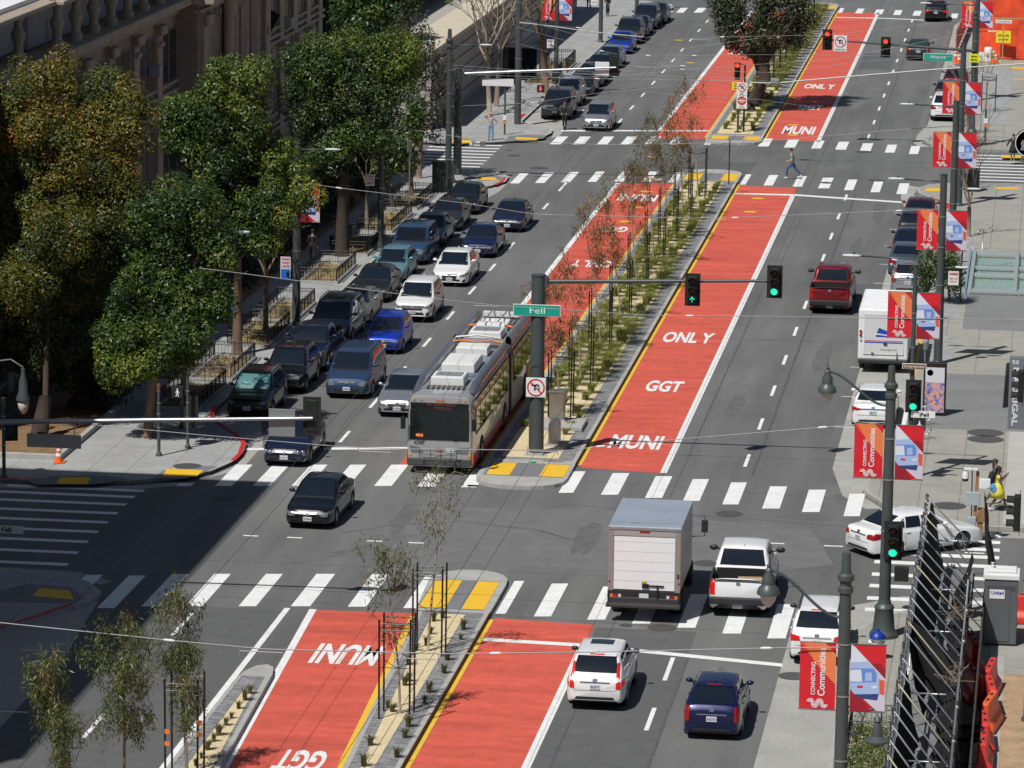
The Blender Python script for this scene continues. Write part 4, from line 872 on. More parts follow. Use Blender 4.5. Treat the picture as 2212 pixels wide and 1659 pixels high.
# load in the white pickup: things of their own
g = tun.location
m_ = MB(); m_.box((g.x+.35, g.y-2.2, 1.02), (.8, .5, .36), rz=.1); tag(m_.build('cardboard_box', M('cardboard', (.42, .29, .15), .8, noise=.1), bevel=.01), 'tan cardboard box in the bed of the white pickup', 'box')
m_ = MB(); m_.tube([(g.x-.6, g.y-2.35, .98), (g.x-.2, g.y-2.3, 1.0), (g.x+.0, g.y-2.25, .96)], .05, 6); tag(m_.build('blue_hose', M('light blue plastic', (.15, .42, .55), .5)), 'pale blue hose lying in the bed of the white pickup', 'hose')
# emblems and stickers on the nearest cars
def decal(x, y, z, w, h, mt, name, label=None, parent=None):
    m = MB(); m.box((x, y, z), (w, .01, h)); return m.build(name, mt, parent)

# ------------------------------------------------------------ box truck
mBoxS = M('grey painted truck box', (.36, .35, .34), .45, .3, noise=.05); mRoll = M('white roll-up door', (.78, .79, .80), .45); mRoofB = M('aluminium box roof', (.40, .45, .53), .42, .35, noise=.08, ns=.8)
g = G(1387, 1310, .5); tx, ty = g.x+.05, g.y
t = thing('box_truck', 'tall grey box truck with a white roll-up rear door crossing the intersection', 'truck', (tx, ty, 0), 0, GN)
m = MB(); Wb, Lb, zb, zt = 2.40, 4.3, 1.02, 3.16
m.box((0, Lb/2, (zb+zt)/2), (Wb, Lb, zt-zb)); m.build('cargo_box', mBoxS, t, bevel=.03)
m = MB(); m.box((0, Lb/2, zt+.02), (Wb+.02, Lb+.02, .05)); m.build('box_roof', mRoofB, t, bevel=.02)
m = MB(); m.box((0, -.02, zt-.03), (Wb+.04, .06, .10)); m.build('roof_trim', mGalv, t, bevel=.01)
m = MB(); m.box((0, -.01, 1.96), (2.02, .03, 1.78)); m.build('roll_up_door', mRoll, t)
m = MB()
for i in range(5): m.box((0, -.026, 1.36+i*.33), (2.02, .003, .006))
m.build('door_seams', mGalv, t)
m = MB(); m.box((.35, -.05, 1.22), (.62, .04, .04)); m.box((.05, -.06, 1.21), (.22, .05, .14)); m.box((.45, -.06, 1.0), (.05, .03, .5)); m.build('door_latch', mBlk, t)
m = MB(); m.box((0.0, -.045, 1.36), (.16, .01, .07)); m.build('latch_tag', M('yellow tag', (.7, .6, .05), .5), t)
for s in (-1, 1):
    m = MB(); m.box((s*1.11, -.015, 2.06), (.18, .035, 2.1)); m.build('door_post', M('tan grey post', (.27, .235, .215), .5), t, bevel=.01)
m = MB(); m.box((0, -.01, 3.0), (2.3, .036, .24)); m.build('door_header', M('tan grey header', (.36, .34, .32), .5), t, bevel=.01)
m = MB(); m.box((0, .02, .82), (2.42, .08, .40)); m.build('rear_frame', mPlast, t, bevel=.01)
m = MB(); m.box((0, -.20, .58), (2.46, .34, .12)); m.box((0, -.02, .70), (2.3, .08, .2)); m.build('step_bumper', M('dark worn steel', (.07, .07, .07), .5, .5), t, bevel=.02)
for s in (-1, 1):
    m = MB(); m.box((s*.93, -.03, .84), (.14, .02, .11)); m.build('taillight', mTail, t); m = MB(); m.box((s*1.07, -.03, .84), (.10, .02, .11)); m.build('indicator', mAmber, t); m = MB(); m.box((s*.80, -.03, .84), (.09, .02, .11)); m.build('reverse_light', mPlate, t)
    for q in (1.32,): m = MB(); m.ball((s*1.15, -.035, q), (.035, .02, .035), 8); m.build('reflector', mTail, t)
    for yy in (1.35,):
        wheel(t, s*.95, yy, .43, s, mRimD, .46)
    wheel(t, s*1.0, 5.5, .43, s, mRimD, .26)
    m = MB(); m.tube([(s*1.05, 5.9, 1.6), (s*1.5, 5.8, 1.65), (s*1.5, 5.8, 2.35), (s*1.05, 5.9, 2.35)], .02, 6); m.box((s*1.5, 5.78, 2.0), (.22, .08, .42)); m.build('mirror', mPlast, t)
m = MB(); m.box((0, -.03, .86), (.31, .02, .16)); m.build('number_plate', mPlate, t)
m = MB(); m.box((0, -.035, 3.03), (.34, .02, .06)); m.build('marker_lamp', mTail, t, bevel=.01)
text('3', 'unit_number', mBlk, (1.07, -.034, 1.48), (.10, 0, 0), (0, 0, .16), t, .04)
m = MB(); m.prism([(-1.0, 4.4), (1.0, 4.4), (1.0, 5.8), (.92, 6.4), (-.92, 6.4), (-1.0, 5.8)], .55, 2.2); m.build('cab', mRoll, t, bevel=.08)
m = MB(); m.box((0, 3.1, .75), (1.0, 5.8, .25)); m.build('chassis', mUnder, t)

# ------------------------------------------------------------ mail truck
g = G(1905, 789, .35); t = thing('mail_truck', 'white mail truck parked at the yellow kerb with a blue eagle mark', 'truck', (g.x+.02, g.y, 0), 0, GE)
mMail = M('white mail truck paint', (.72, .735, .75), .4, noise=.04, ns=1); mBl = M('postal blue', (.01, .06, .42), .4); mRd = M('postal red', (.6, .02, .03), .4)
Wm, Lm, z0, z1 = 2.2, 5.4, .55, 2.85
m = MB(); m.box((0, Lm/2, (z0+z1)/2), (Wm, Lm, z1-z0)); m.build('cargo_box', mMail, t, bevel=.1)
m = MB()
for i in range(14): m.box((0, .4+i*.36, z1+.008), (1.95, .06, .03))
m.build('roof_ribs', mMail, t, bevel=.01)
m = MB(); m.box((.03, -.012, 1.72), (1.72, .03, 1.72)); m.build('rear_door', M('mail truck door', (.60, .615, .63), .45), t, bevel=.01)
m = MB()
for y in (.85, 2.6): m.box((.03, -.028, y), (1.76, .02, .03))
for x in (-.83, .89): m.box((x, -.028, 1.72), (.03, .02, 1.76))
m.build('door_frame', mMail, t)
m = MB(); m.box((.03, -.032, 1.44), (1.68, .012, .022)); m.build('red_stripe', mRd, t)
m = MB(); m.box((.03, -.032, 1.37), (1.68, .012, .045)); m.build('blue_stripe', mBl, t)
m = MB(); m.add([(-.32, -.04, 1.62), (.45, -.04, 1.62), (.52, -.04, 1.75), (-.2, -.04, 2.02), (-.26, -.04, 1.86)], [(0, 1, 2, 3, 4)], 0); m.add([(-.34, -.045, 1.72), (.3, -.045, 1.66), (.3, -.045, 1.70), (-.30, -.045, 1.78)], [(0, 1, 2, 3)], 1); m.build('eagle_emblem', [mBl, mMail], t)
text('www.usps.com', 'lettering', M('grey lettering', (.2, .22, .25), .5), (-.15, -.034, .98), (.78, 0, 0), (0, 0, .10), t, .01)
m = MB(); m.box((.1, -.05, 1.30), (.16, .05, .07)); m.box((.62, -.05, .72), (.03, .04, .42)); m.box((-.45, -.05, .88), (.12, .03, .05)); m.build('door_latch', mPlast, t)
for s in (-1,):
    for i, mt in ((0, mTail), (1, mTail), (2, mPlate)):
        m = MB(); m.lathe([(.001, -.05), (.06, -.05), (.065, 0)], (-.985, 0, 1.83-i*.17), 12, 'Y'); m.build('taillight', mt, t)
m = MB(); m.box((0, -.06, .52), (2.15, .2, .16)); m.build('rear_bumper', mPlast, t, bevel=.03)
m = MB(); m.prism([(-1.0, Lm), (1.0, Lm), (.95, Lm+1.1), (-.95, Lm+1.1)], .45, 1.5); m.build('hood', mMail, t, bevel=.1)
for s in (-1, 1):
    wheel(t, s*.95, 1.2, .37, s, mRimD); wheel(t, s*.95, 5.5, .37, s, mRimD)
    m = MB(); m.box((s*1.25, Lm+.1, 2.0), (.2, .08, .34)); m.tube([(s*1.05, Lm, 1.9), (s*1.25, Lm+.1, 2.1)], .02, 6); m.build('mirror', mPlast, t)
m = MB(); m.box((0, 2.8, .5), (1.4, 5, .3)); m.build('chassis', mUnder, t)

# ------------------------------------------------------------ articulated trolleybus
mBusS = M('silver bus paint', (.47, .48, .485), .35, .45, coat=.6); mBusR = M('bus red', (.50, .012, .03), .35, coat=.6); mBusO = M('bus orange band', (.62, .20, .02), .4); mBusBr = M('brown wrap', (.24, .10, .045), .4, noise=.8, ns=1.1, coat=.4)
mBusGl = M('bus glass', (.010, .016, .016), .05, spec=.6); mBel = M('bellows rubber', (.055, .052, .05), .8); mRfW = M('white roof equipment', (.66, .67, .66), .5, noise=.05); mRfG = M('grey roof deck', (.20, .21, .22), .6, noise=.2, ns=3)
mOr = M('orange cable', (.75, .20, .03), .5)
g = G(958, 1010, .28); BX, BY = -3.27, g.y+.05
t = thing('trolleybus', 'long silver articulated trolleybus with red skirt and number 6730', 'bus', (BX, BY, 0), 0)
bw_, bz, H0 = 1.28, .30, 3.05
def bus_sec(y0, y1, nm, front=False, rear=False):
    m = MB(); n = 12; ys = [y0, y0+.03, y0+.1, y0+.22] if front else [y0]
    ys += [y1-.2, y1-.06, y1] if rear else [y1]
    prof = [(0, bz), (1.0, bz), (1.0, 1.2), (.985, 2.45), (.955, 2.80), (.90, 2.96), (.80, 3.04), (0, 3.06)]
    R = []
    for y in ys:
        f = 1.0; dz = 0
        if front and y < y0+.22: q = 1-(y-y0)/.22; f = 1-.055*q*q; dz = .05*q*q
        if rear and y > y1-.2: q = 1-(y1-y)/.2; f = 1-.03*q*q
        h = [(bw_*x*f, z-(dz if z > 2.5 else 0)) for x, z in prof]
        R.append(len(m.v)); m.v += [(-x, y, z) for x, z in h[::-1]]+[(x, y, z) for x, z in h[1:]]
    k = 2*len(prof)-1
    for i in range(len(ys)-1):
        for j in range(k-1): m.f.append((R[i]+j, R[i]+j+1, R[i+1]+j+1, R[i+1]+j)); m.mi.append(0)
        
    m.f.append(tuple(R[0]+j for j in range(k-1, -1, -1))); m.mi.append(0); m.f.append(tuple(R[-1]+j for j in range(k))); m.mi.append(0)
    return m
m = bus_sec(0, 10.6, 'body', front=True); m.build('front_body', mBusS, t, smooth=True, sharp=35)
m = bus_sec(11.7, 18.4, 'body', rear=True); m.build('rear_body', mBusS, t, smooth=True, sharp=35)
m = MB()
for i in range(12):
    y = 10.6+i*.1; s = .97 if i % 2 else .90
    m.box((0, y+.05, 1.72), (bw_*2*s, .06, 2.72*s))
m.box((0, 11.15, 1.7), (bw_*1.8, 1.1, 2.5)); m.build('bellows', mBel, t, bevel=.01)
# roof fairings: long rounded side rails
for s in (-1, 1):
    for a, b in ((.9, 10.5), (11.75, 18.2)):
        m = MB(); P = [(a, .0), (a+1.0, .30), (a+2.2, .36), (b, .36)] if a < 5 else [(a, .36), (b-.3, .36), (b, .30)]
        vs = []; R = []
        for y, h in P:
            ring = [(s*1.23, y, 2.98), (s*1.20, y, 3.02+h*.75), (s*1.10, y, 3.04+h), (s*.98, y, 3.03+h*.85), (s*.93, y, 3.03)]
            R.append(len(m.v)); m.v += ring
        for i in range(len(P)-1):
            for j in range(4):
                f = (R[i]+j, R[i]+j+1, R[i+1]+j+1, R[i+1]+j); m.f.append(f if s < 0 else f[::-1]); m.mi.append(0)
        m.build('roof_fairing', M('blue grey fairing', (.17, .20, .24), .3, .5, coat=.5), t, smooth=True)
m = MB(); m.box((0, 6, 3.075), (1.9, 9, .03)); m.build('roof_deck', mRfG, t); m = MB(); m.box((0, 15, 3.075), (1.9, 6.3, .03)); m.build('roof_deck', mRfG, t)
m = MB()
for i in range(8): m.box((-.7+i*.2, 1.65, 3.11), (.09, .5, .05))
for i in range(8): m.box((-.7+i*.2, 16.6, 3.11), (.09, 2.2, .05))
m.build('roof_louvres', M('louvre dark', (.07, .07, .075), .5), t)
for (y, ly, h, w) in ((2.6, 1.3, .36, 1.3), (6.0, 2.4, .36, 1.32), (9.2, 1.2, .34, 1.3), (13.3, 1.5, .3, 1.35), (14.9, .8, .28, 1.3), (16.0, .5, .25, 1.2)):
    m = MB(); m.box((0, y, 3.09+h/2), (w, ly, h)); o = m.build('roof_unit', mRfW, t, bevel=.04)
    m = MB(); m.box((0, y, 3.10+h), (w*.78, ly*.6, .02)); m.build('unit_grille' , mRfG if y in (2.6, 13.3) else mRfW, o)
m = MB(); m.tube([(-1.0, 10.4, 3.35), (-.6, 10.15, 3.45), (0, 10.05, 3.42), (.6, 10.15, 3.45), (1.0, 10.4, 3.35)], .035, 6); m.tube([(-.95, 14.2, 3.35), (-.6, 14.2, 3.4)], .05, 6); m.tube([(.95, 14.2, 3.35), (.6, 14.2, 3.4)], .05, 6); m.build('orange_cable', mOr, t, smooth=True)
m = MB(); m.tube([(-1.1, 10.7, 3.2), (-.9, 10.6, 3.5), (0, 10.5, 3.62), (.9, 10.6, 3.5), (1.1, 10.7, 3.2)], .04, 6); m.build('roof_hoop', mRfW, t); m = MB(); m.box((0, 17.6, 3.3), (1.5, .3, .18)); m.build('pole_cradle', mRfW, t)
for s in (-1, 1):
    m = MB(); m.tube([(s*.3, 14.2, 3.55), (s*.32, 17.9, 3.5)], .03, 6); m.build('trolley_pole', mGalv, t)
m = MB(); m.box((-.55, 4.2, 3.12), (.5, .4, .04)); m.box((.55, 4.2, 3.12), (.5, .4, .04)); m.ball((0, 4.2, 3.18), (.09, .09, .09)); m.build('roof_hatch', M('blue roof marking', (.10, .14, .28), .5), t)
# front face
m = MB(); m.box((0, -.012, 1.92), (2.30, .03, 1.18)); m.build('windshield', mBusGl, t, bevel=.02)
m = MB(); m.box((0, -.012, 2.66), (2.26, .03, .28)); m.build('destination_sign', M('sign glass', (.012, .013, .016), .1), t, bevel=.02)
text('49 VAN NESS', 'sign_text', M('sign amber text', (.25, .04, .01), .6), (-.5, -.03, 2.69), (1.1, 0, 0), (0, 0, .09), t)
text('MISSION', 'sign_text', M('sign amber text', (.25, .04, .01), .6), (-.2, -.03, 2.56), (.6, 0, 0), (0, 0, .08), t)
m = MB(); m.box((0, -.03, 1.92), (.05, .012, 1.16)); m.build('windshield_divider', mBlk, t)
text('466', 'run_number', M('orange led', (.8, .15, .02), .5, emit=(1, .2, .02), es=.8), (-.93, -.032, 1.46), (.30, 0, 0), (0, 0, .13), t, .03)
text('6730', 'fleet_number', mBlk, (-.98, -.035, 1.17), (.36, 0, 0), (0, 0, .13), t, .03)
text('MUNI', 'muni_logo', mBusR, (-.14, -.03, .90), (.28, 0, 0), (0, 0, .11), t, .10)
m = MB(); m.box((.42, -.02, .94), (.32, .02, .16)); m.build('number_plate', mPlate, t)
for s in (-1, 1):
    m = MB(); m.add([(s*.62, -.035, .88), (s*1.10, -.03, .84), (s*1.17, -.02, 1.10), (s*.78, -.035, 1.04)], [(0, 1, 2, 3) if s > 0 else (3, 2, 1, 0)]); m.build('headlight', mLamp, t)
    m = MB(); m.box((s*1.12, .0, .73), (.12, .04, .05)); m.build('indicator', mAmber, t)
    m = MB(); m.tube([(s*1.20, .05, 2.5), (s*1.36, -.22, 2.5), (s*1.38, -.25, 2.25)], .025, 6); m.box((s*1.38, -.25, 2.02), (.18, .12, .46)); m.build('mirror', mBlk, t, bevel=.03)
    m = MB(); m.tube([(s*.62, -.04, 1.30), (s*.30, -.05, 1.62)], .012, 5); m.tube([(s*.66, -.04, 1.30), (s*.50, -.05, 1.66)], .012, 5); m.build('wiper', mBlk, t)
m = MB(); m.box((0, -.03, .48), (2.5, .10, .30)); m.build('front_bumper', M('bus bumper dark', (.05, .055, .06), .5), t, bevel=.04)
for i in (-3, -2.2, -.35, 0, .35, 2.2, 3):
    m = MB(); m.box((i*.33, .0, 2.90), (.09, .06, .035)); m.build('marker_lamp', mAmber, t)
rk = MB()
for z in (.62, .72, .98): rk.tube([(-.72, -.30, z), (.72, -.30, z)], .018, 6)
for x in (-.72, -.3, .1, .5, .72): rk.tube([(x, -.30, .55), (x, -.30, 1.05)], .014, 6)
for s in (-1, 1): rk.tube([(s*.6, -.02, .60), (s*.6, -.30, .62)], .02, 6)
rk.tube([(-.72, -.22, .80), (.72, -.22, .80)], .018, 6); rk.build('bike_rack', mBlk, t)
# right-hand and left-hand sides
for s in (-1, 1):
    x = s*(bw_+.006)
    for a, b in ((.35, 10.4), (11.85, 18.2)):
        m = MB(); m.box((x*.985, (a+b)/2, 2.62), (.03, b-a, .34), ry=s*.05); m.build('side_wrap', mBusBr, t)
    # windows
    for a, b in ((.95, 1.95), (2.1, 3.3), (3.45, 4.65), (4.8, 6.0), (6.15, 7.35), (7.5, 8.7), (8.85, 10.2), (12.0, 13.2), (13.35, 14.55), (14.7, 15.9), (16.05, 17.25), (17.35, 17.95)):
        m = MB(); m.box((x, (a+b)/2, 1.93), (.03, b-a, 1.02)); w0 = m.build('side_window', mBusGl, t)
    for yc, yl in ((5.95, 5.5), (1.1, 1.5)): m = MB(); m.box((x, yc, .50), (.03, yl, .42)); m.build('red_skirt', mBusR, t)
    m = MB(); m.box((x, 17.3, .9), (.032, 1.5, .9)); m.build('orange_band', mBusO, t); m = MB(); m.box((x*1.001, .14, .62), (.03, .16, .5)); m.build('orange_band', mBusO, t)
    m = MB(); m.tube([(s*1.26, .9, 2.93), (s*1.26, 10.4, 2.93)], .03, 6); m.tube([(s*1.26, 11.9, 2.93), (s*1.26, 18.1, 2.93)], .03, 6); m.build('rain_gutter', mBusS, t)
    for yy in (2.6, 9.4, 15.9):
        m = MB(); m.lathe([(.001, s*.012), (.60, s*.012), (.60, -s*.05)] if s > 0 else [(.60, -s*.05), (.60, s*.012), (.001, s*.012)], (s*bw_, yy, .50), 24, 'X'); m.build('wheel_arch', mUnder, t)
        wheel(t, s*(bw_-.12), yy, .48, s, mRim, .3)
# ------------------------------------------------------------ street lamps, masts, signals, signs, banners, wires
mRedB = M('banner red', (.62, .012, .022), .6); mOrB = M('banner orange', (.78, .20, .07), .6); mOr2 = M('banner pale orange', (.72, .10, .04), .6); mDRB = M('banner dark red', (.30, .008, .02), .6); mLil = M('banner lilac', (.60, .55, .66), .6)
mPB1 = M('banner pale blue', (.36, .48, .74), .6); mPB2 = M('banner blue', (.13, .25, .62), .6); mPB3 = M('banner navy', (.03, .05, .20), .6); mPB4 = M('banner sky white', (.66, .70, .80), .6); mInk = M('banner white ink', (.80, .80, .82), .6)
mGrn = M('street sign green', (.0, .33, .24), .45); mSignW = M('sign white', (.74, .75, .76), .45); mSignR = M('sign red', (.55, .01, .02), .45); mSignY = M('sign yellow', (.80, .66, .02), .5); mSignFY = M('sign fluorescent yellow', (.72, .80, .02), .5); mBrown = M('sign brown', (.20, .08, .03), .5)
mGlobe = M('frosted lamp globe', (.50, .46, .43), .25); mLED = M('street lamp head grey', (.55, .58, .60), .4)
GPo = 'grey steel poles of the east kerb'; GPw = 'grey steel poles of the west kerb'; GB = 'transit banners hung on street poles'; GS_ = 'traffic signals'; GW = 'overhead wires'
def pole(x, y, h, label, r0=.17, r1=.12, ornate=False, group=GPo, name='street_pole', baseplate=True, z0=.15):
    t = thing(name, label, 'pole', (x, y, z0), 0, group); h -= z0
    m = MB(); m.tube([(0, 0, 0), (0, 0, h*.5), (0, 0, h)], [r0, (r0+r1)/2, r1], 14); m.build('shaft', mMetal, t, smooth=True, sharp=50)
    if ornate:
        m = MB(); m.lathe([(.46, 0), (.46, .12), (.40, .2), (.36, .28), (.30, .9), (.33, .98), (.30, 1.05), (.22, 1.12), (.2, 1.25)], n=18); m.build('base', mMetal, t, smooth=True, sharp=35)
        m = MB(); m.lathe([(.14, h-.55), (.2, h-.53), (.2, h-.4), (.15, h-.36), (.15, h-.26), (.22, h-.2), (.22, h-.08), (.13, h), (.11, h+.5), (.06, h+.52), (.001, h+.54)], n=12); m.build('finial', mMetal, t, smooth=True, sharp=35)
    else:
        m = MB(); m.lathe([(r1+.01, h-.02), (r1+.02, h+.03), (.001, h+.06)], n=14); m.build('cap', mMetal, t)
        if baseplate: m = MB(); m.lathe([(r0+.06, 0), (r0+.06, .08), (r0+.01, .16)], n=14); m.build('base', mMetal, t, smooth=True, sharp=40)
    for q in (.42, .62, .78): m = MB(); m.lathe([(lerp(r0, r1, q)+.003, h*q-.02), (lerp(r0, r1, q)+.016, h*q-.02), (lerp(r0, r1, q)+.016, h*q+.02), (lerp(r0, r1, q)+.003, h*q+.02)], n=14); m.build('steel_band', mGalv, t)
    return t
def led_arm(t, p, L, z, side=-1, rise=.05):
    """arm and flat lamp head, part of pole thing t (local coordinates)"""
    z -= .15
    m = MB(); m.tube([(0, 0, z-rise), (side*(L-.6), 0, z)], [.045, .03], 8); m.build('lamp_arm', mMetal, t, smooth=True)
    m = MB(); m.lathe([(.02, -.35), (.10, -.30), (.13, -.1), (.12, .2), (.07, .36), (.001, .38)], (0, 0, 0), 10, 'X')
    m.v = [(x*1.0+side*(L-.3), y*1.0, zz*.45+z+.01) for x, y, zz in m.v]; h = m.build('lamp_head', mLED, t, smooth=True)
    m = MB(); m.lathe([(.035, 0), (.035, .07), (.001, .08)], (side*(L-.4), 0, z+.055), 8); m.build('photocell', mBlk, h)
def globe_arm(t, L, z_att, z_top, zb, side=-1):
    z_att -= .15; z_top -= .15; zb -= .15
    m = MB(); n = 14; pts = []
    for i in range(n+1):
        u = i/n; pts.append((side*(.14+(L-.14)*u), 0, z_att+(z_top-z_att)*(3*u*u-2*u*u*u)))
    m.tube(pts, .04, 8); m.build('lamp_arm', mMetal, t, smooth=True)
    H = z_top-zb; x = side*L
    m = MB(); m.lathe([(.001, .42), (.012, .40), (.02, .16), (.07, .12), (.05, .06), (.10, 0), (.10, -.10), (.17, -.2), (.17, -H*.38), (.26, -H*.48), (.30, -H*.60), (.30, -H*.64), (.24, -H*.65)][::-1], (x, 0, z_top), 16); h = m.build('lamp_head', mMetal, t, smooth=True, sharp=35)
    m = MB(); m.lathe([(.001, -H*1.0), (.07, -H*.97), (.17, -H*.84), (.225, -H*.66), (.22, -H*.62)], (x, 0, z_top), 16); m.build('globe', mGlobe, h, smooth=True)
def scroll_lamp(t, side, x0, z):
    z -= .15
    m = MB(); pts = [(side*.15, 0, z), (side*.3, 0, z-.12), (side*.5, 0, z-.02), (side*.52, 0, z+.3), (side*.62, 0, z+.58), (side*.8, 0, z+.62), (side*.92, 0, z+.45)]; m.tube(pts, .035, 8)
    m.tube([(side*.15+side*.02, 0, z+.45), (side*.12, 0, z+.6), (side*.25, 0, z+.68), (side*.42, 0, z+.6), (side*.5, 0, z+.35)], .03, 8); m.build('scroll_bracket', mMetal, t, smooth=True)
    m = MB(); m.lathe([(.001, -.62), (.05, -.6), (.08, -.55), (.33, -.45), (.34, -.41), (.14, -.30), (.13, -.1), (.07, .05), (.10, .1), (.05, .2), (.001, .25)], (side*.92, 0, z+.2), 16); m.build('lamp_head', mMetal, t, smooth=True, sharp=35)

# --- east poles
E1 = pole(14.78, 103.3, 8.75, 'ornate topped street lamp pole nearest the camera, beside the scaffold', ornate=True, r0=.19, r1=.15)
globe_arm(E1, 1.98, 7.55, 8.72, 7.72); scroll_lamp(E1, 1, 0, 4.55)
PA = pole(14.8, 130.9, 8.6, 'ornate lamp pole with flared fluted base on the near side of Fell, east kerb', ornate=True, r0=.2, r1=.16)
globe_arm(PA, 2.05, 7.8, 8.85, 7.8)
P3 = pole(14.7, 155.85, 8.45, 'thin grey lamp pole on the far side of Fell carrying signal and street name', r0=.11, r1=.08); led_arm(P3, 0, 2.75, 8.75)
P2 = pole(15.05, 180.75, 8.6, 'thick grey lamp pole beside the mail truck', r0=.2, r1=.15); led_arm(P2, 0, 2.4, 8.35); led_arm(P2, 0, 1.25, 4.5, 1)
P4 = pole(14.95, 205.3, 8.95, 'thick grey lamp pole fourth from the camera in front of the Hayes crosswalk', r0=.2, r1=.15); led_arm(P4, 0, 2.75, 8.75); led_arm(P4, 0, 1.3, 4.6, 1)
P5 = pole(14.70, 230.4, 9.2, 'grey pole with a banner just before the Hayes corner', r0=.2, r1=.15)
P6 = pole(14.83, 256.5, 8.6, 'ornate lamp pole with signal mast arm on the far side of Hayes', ornate=True, r0=.2, r1=.16); led_arm(P6, 0, 3.4, 9.0)
P7 = pole(14.5, 281.0, 9.6, 'tall grey pole beside the orange construction fence', r0=.19, r1=.15); led_arm(P7, 0, 1.35, 4.9, 1)
# --- west poles
W0 = pole(-14.6, 160.2, 8.3, 'grey lamp pole mostly hidden by the front green tree', group=GPw); led_arm(W0, 0, 2.6, 8.2, 1)
W1 = pole(-14.55, 184.7, 8.4, 'grey lamp pole behind the parked pickup with parking signs', group=GPw, r0=.2, r1=.15); led_arm(W1, 0, 1.95, 8.35, 1)
W2 = pole(-14.3, 207.2, 8.0, 'grey lamp pole beside the railed planters near the medium blue minivan', group=GPw); led_arm(W2, 0, 2.0, 8.0, 1)
W3 = pole(-14.62, 233.2, 8.5, 'ornate lamp pole with finial at the near Hayes corner', group=GPw, ornate=True, r0=.19, r1=.14); led_arm(W3, 0, 2.4, 8.15, 1)
W4 = pole(-14.23, 261.0, 10.2, 'tall plain grey pole at the far Hayes corner', group=GPw, r0=.22, r1=.19, baseplate=False)
W5 = pole(-14.6, 284.5, 9.0, 'dark shaded pole with a banner beyond Hayes', group=GPw, r0=.16, r1=.14)
W6 = pole(-14.57, 312.4, 9.5, 'grey pole beside the parked cars near Grove', group=GPw)
W7 = pole(-14.4, 338, 9.5, 'pole at the top edge of the picture near the Grove corner', group=GPw)

# --- banners
def banner_left():
    t = thing('banner', '', 'banner', (0, 0, 0), 0, GB); W_, H_ = .93, 1.78
    m = MB(); nx, nz = 8, 14; vs = [(-W_*i/nx, .012*math.sin(j*.9+i*.5)*(j/nz), -H_*j/nz) for j in range(nz+1) for i in range(nx+1)]
    m.add(vs, [(j*(nx+1)+i, j*(nx+1)+i+1, (j+1)*(nx+1)+i+1, (j+1)*(nx+1)+i) for j in range(nz) for i in range(nx)]); m.v = [(x, y, z) for x, y, z in m.v]
    m.build('cloth', mRedB, t, smooth=True)
    def pl(pts, dy, mt, nm): m = MB(); m.add([(-W_*(1-u), -.014-dy, -H_*v) for u, v in pts], [tuple(range(len(pts)))]); return m.build(nm, mt, t)
    pl([(.0, .0), (.1, .0), (.70, .33), (.28, .20)], .001, mOr2, 'printed_shape'); pl([(.12, 0), (.70, 0), (1, .16), (1, .62), (.42, .30)], .002, mOrB, 'printed_shape')
    text('CONNECTING', 'lettering', mInk, (-W_*.56, -.02, -H_*.78), (0, 0, H_*.49), (-W_*.12, 0, 0), t, .015)
    text('Communities', 'lettering', mInk, (-W_*.29, -.02, -H_*.79), (0, 0, H_*.72), (-W_*.20, 0, 0), t, .015)
    m = MB(); pts = []
    x0 = -W_*.74; w1 = W_*.50; zt, zb = -H_*.855, -H_*.945
    n = 4; s = w1/n
    for i in range(n):
        a = x0+i*s; up = i % 2 == 0
        for k in range(9):
            an = PI-PI*k/8 if up else PI+PI*k/8
            pts.append((a+s/2+math.cos(an)*s/2*1.0, (zt-s/2*.9+math.sin(an)*s/2) if up else (zb+s/2*.9+math.sin(an)*s/2)))
    for off, wd in ((0, .024), (0, 0)):
        if not wd: break
        for i in range(len(pts)-1):
            (xa, za), (xb, zb_) = pts[i], pts[i+1]; dx, dz = xb-xa, zb_-za; l = math.hypot(dx, dz) or 1; px_, pz_ = -dz/l, dx/l
            for o in (-.034, 0.0, .034):
                m.add([(xa+px_*(o-.011), -.022, za+pz_*(o-.011)), (xb+px_*(o-.011), -.022, zb_+pz_*(o-.011)), (xb+px_*(o+.011), -.022, zb_+pz_*(o+.011)), (xa+px_*(o+.011), -.022, za+pz_*(o+.011))], [(0, 1, 2, 3)])
    m.build('worm_logo', mInk, t)
    for z in (.005, -H_): m = MB(); m.tube([(.22, .0, z), (-W_-.02, 0, z)], .016, 6); m.build('banner_arm', mMetal, t)
    return t
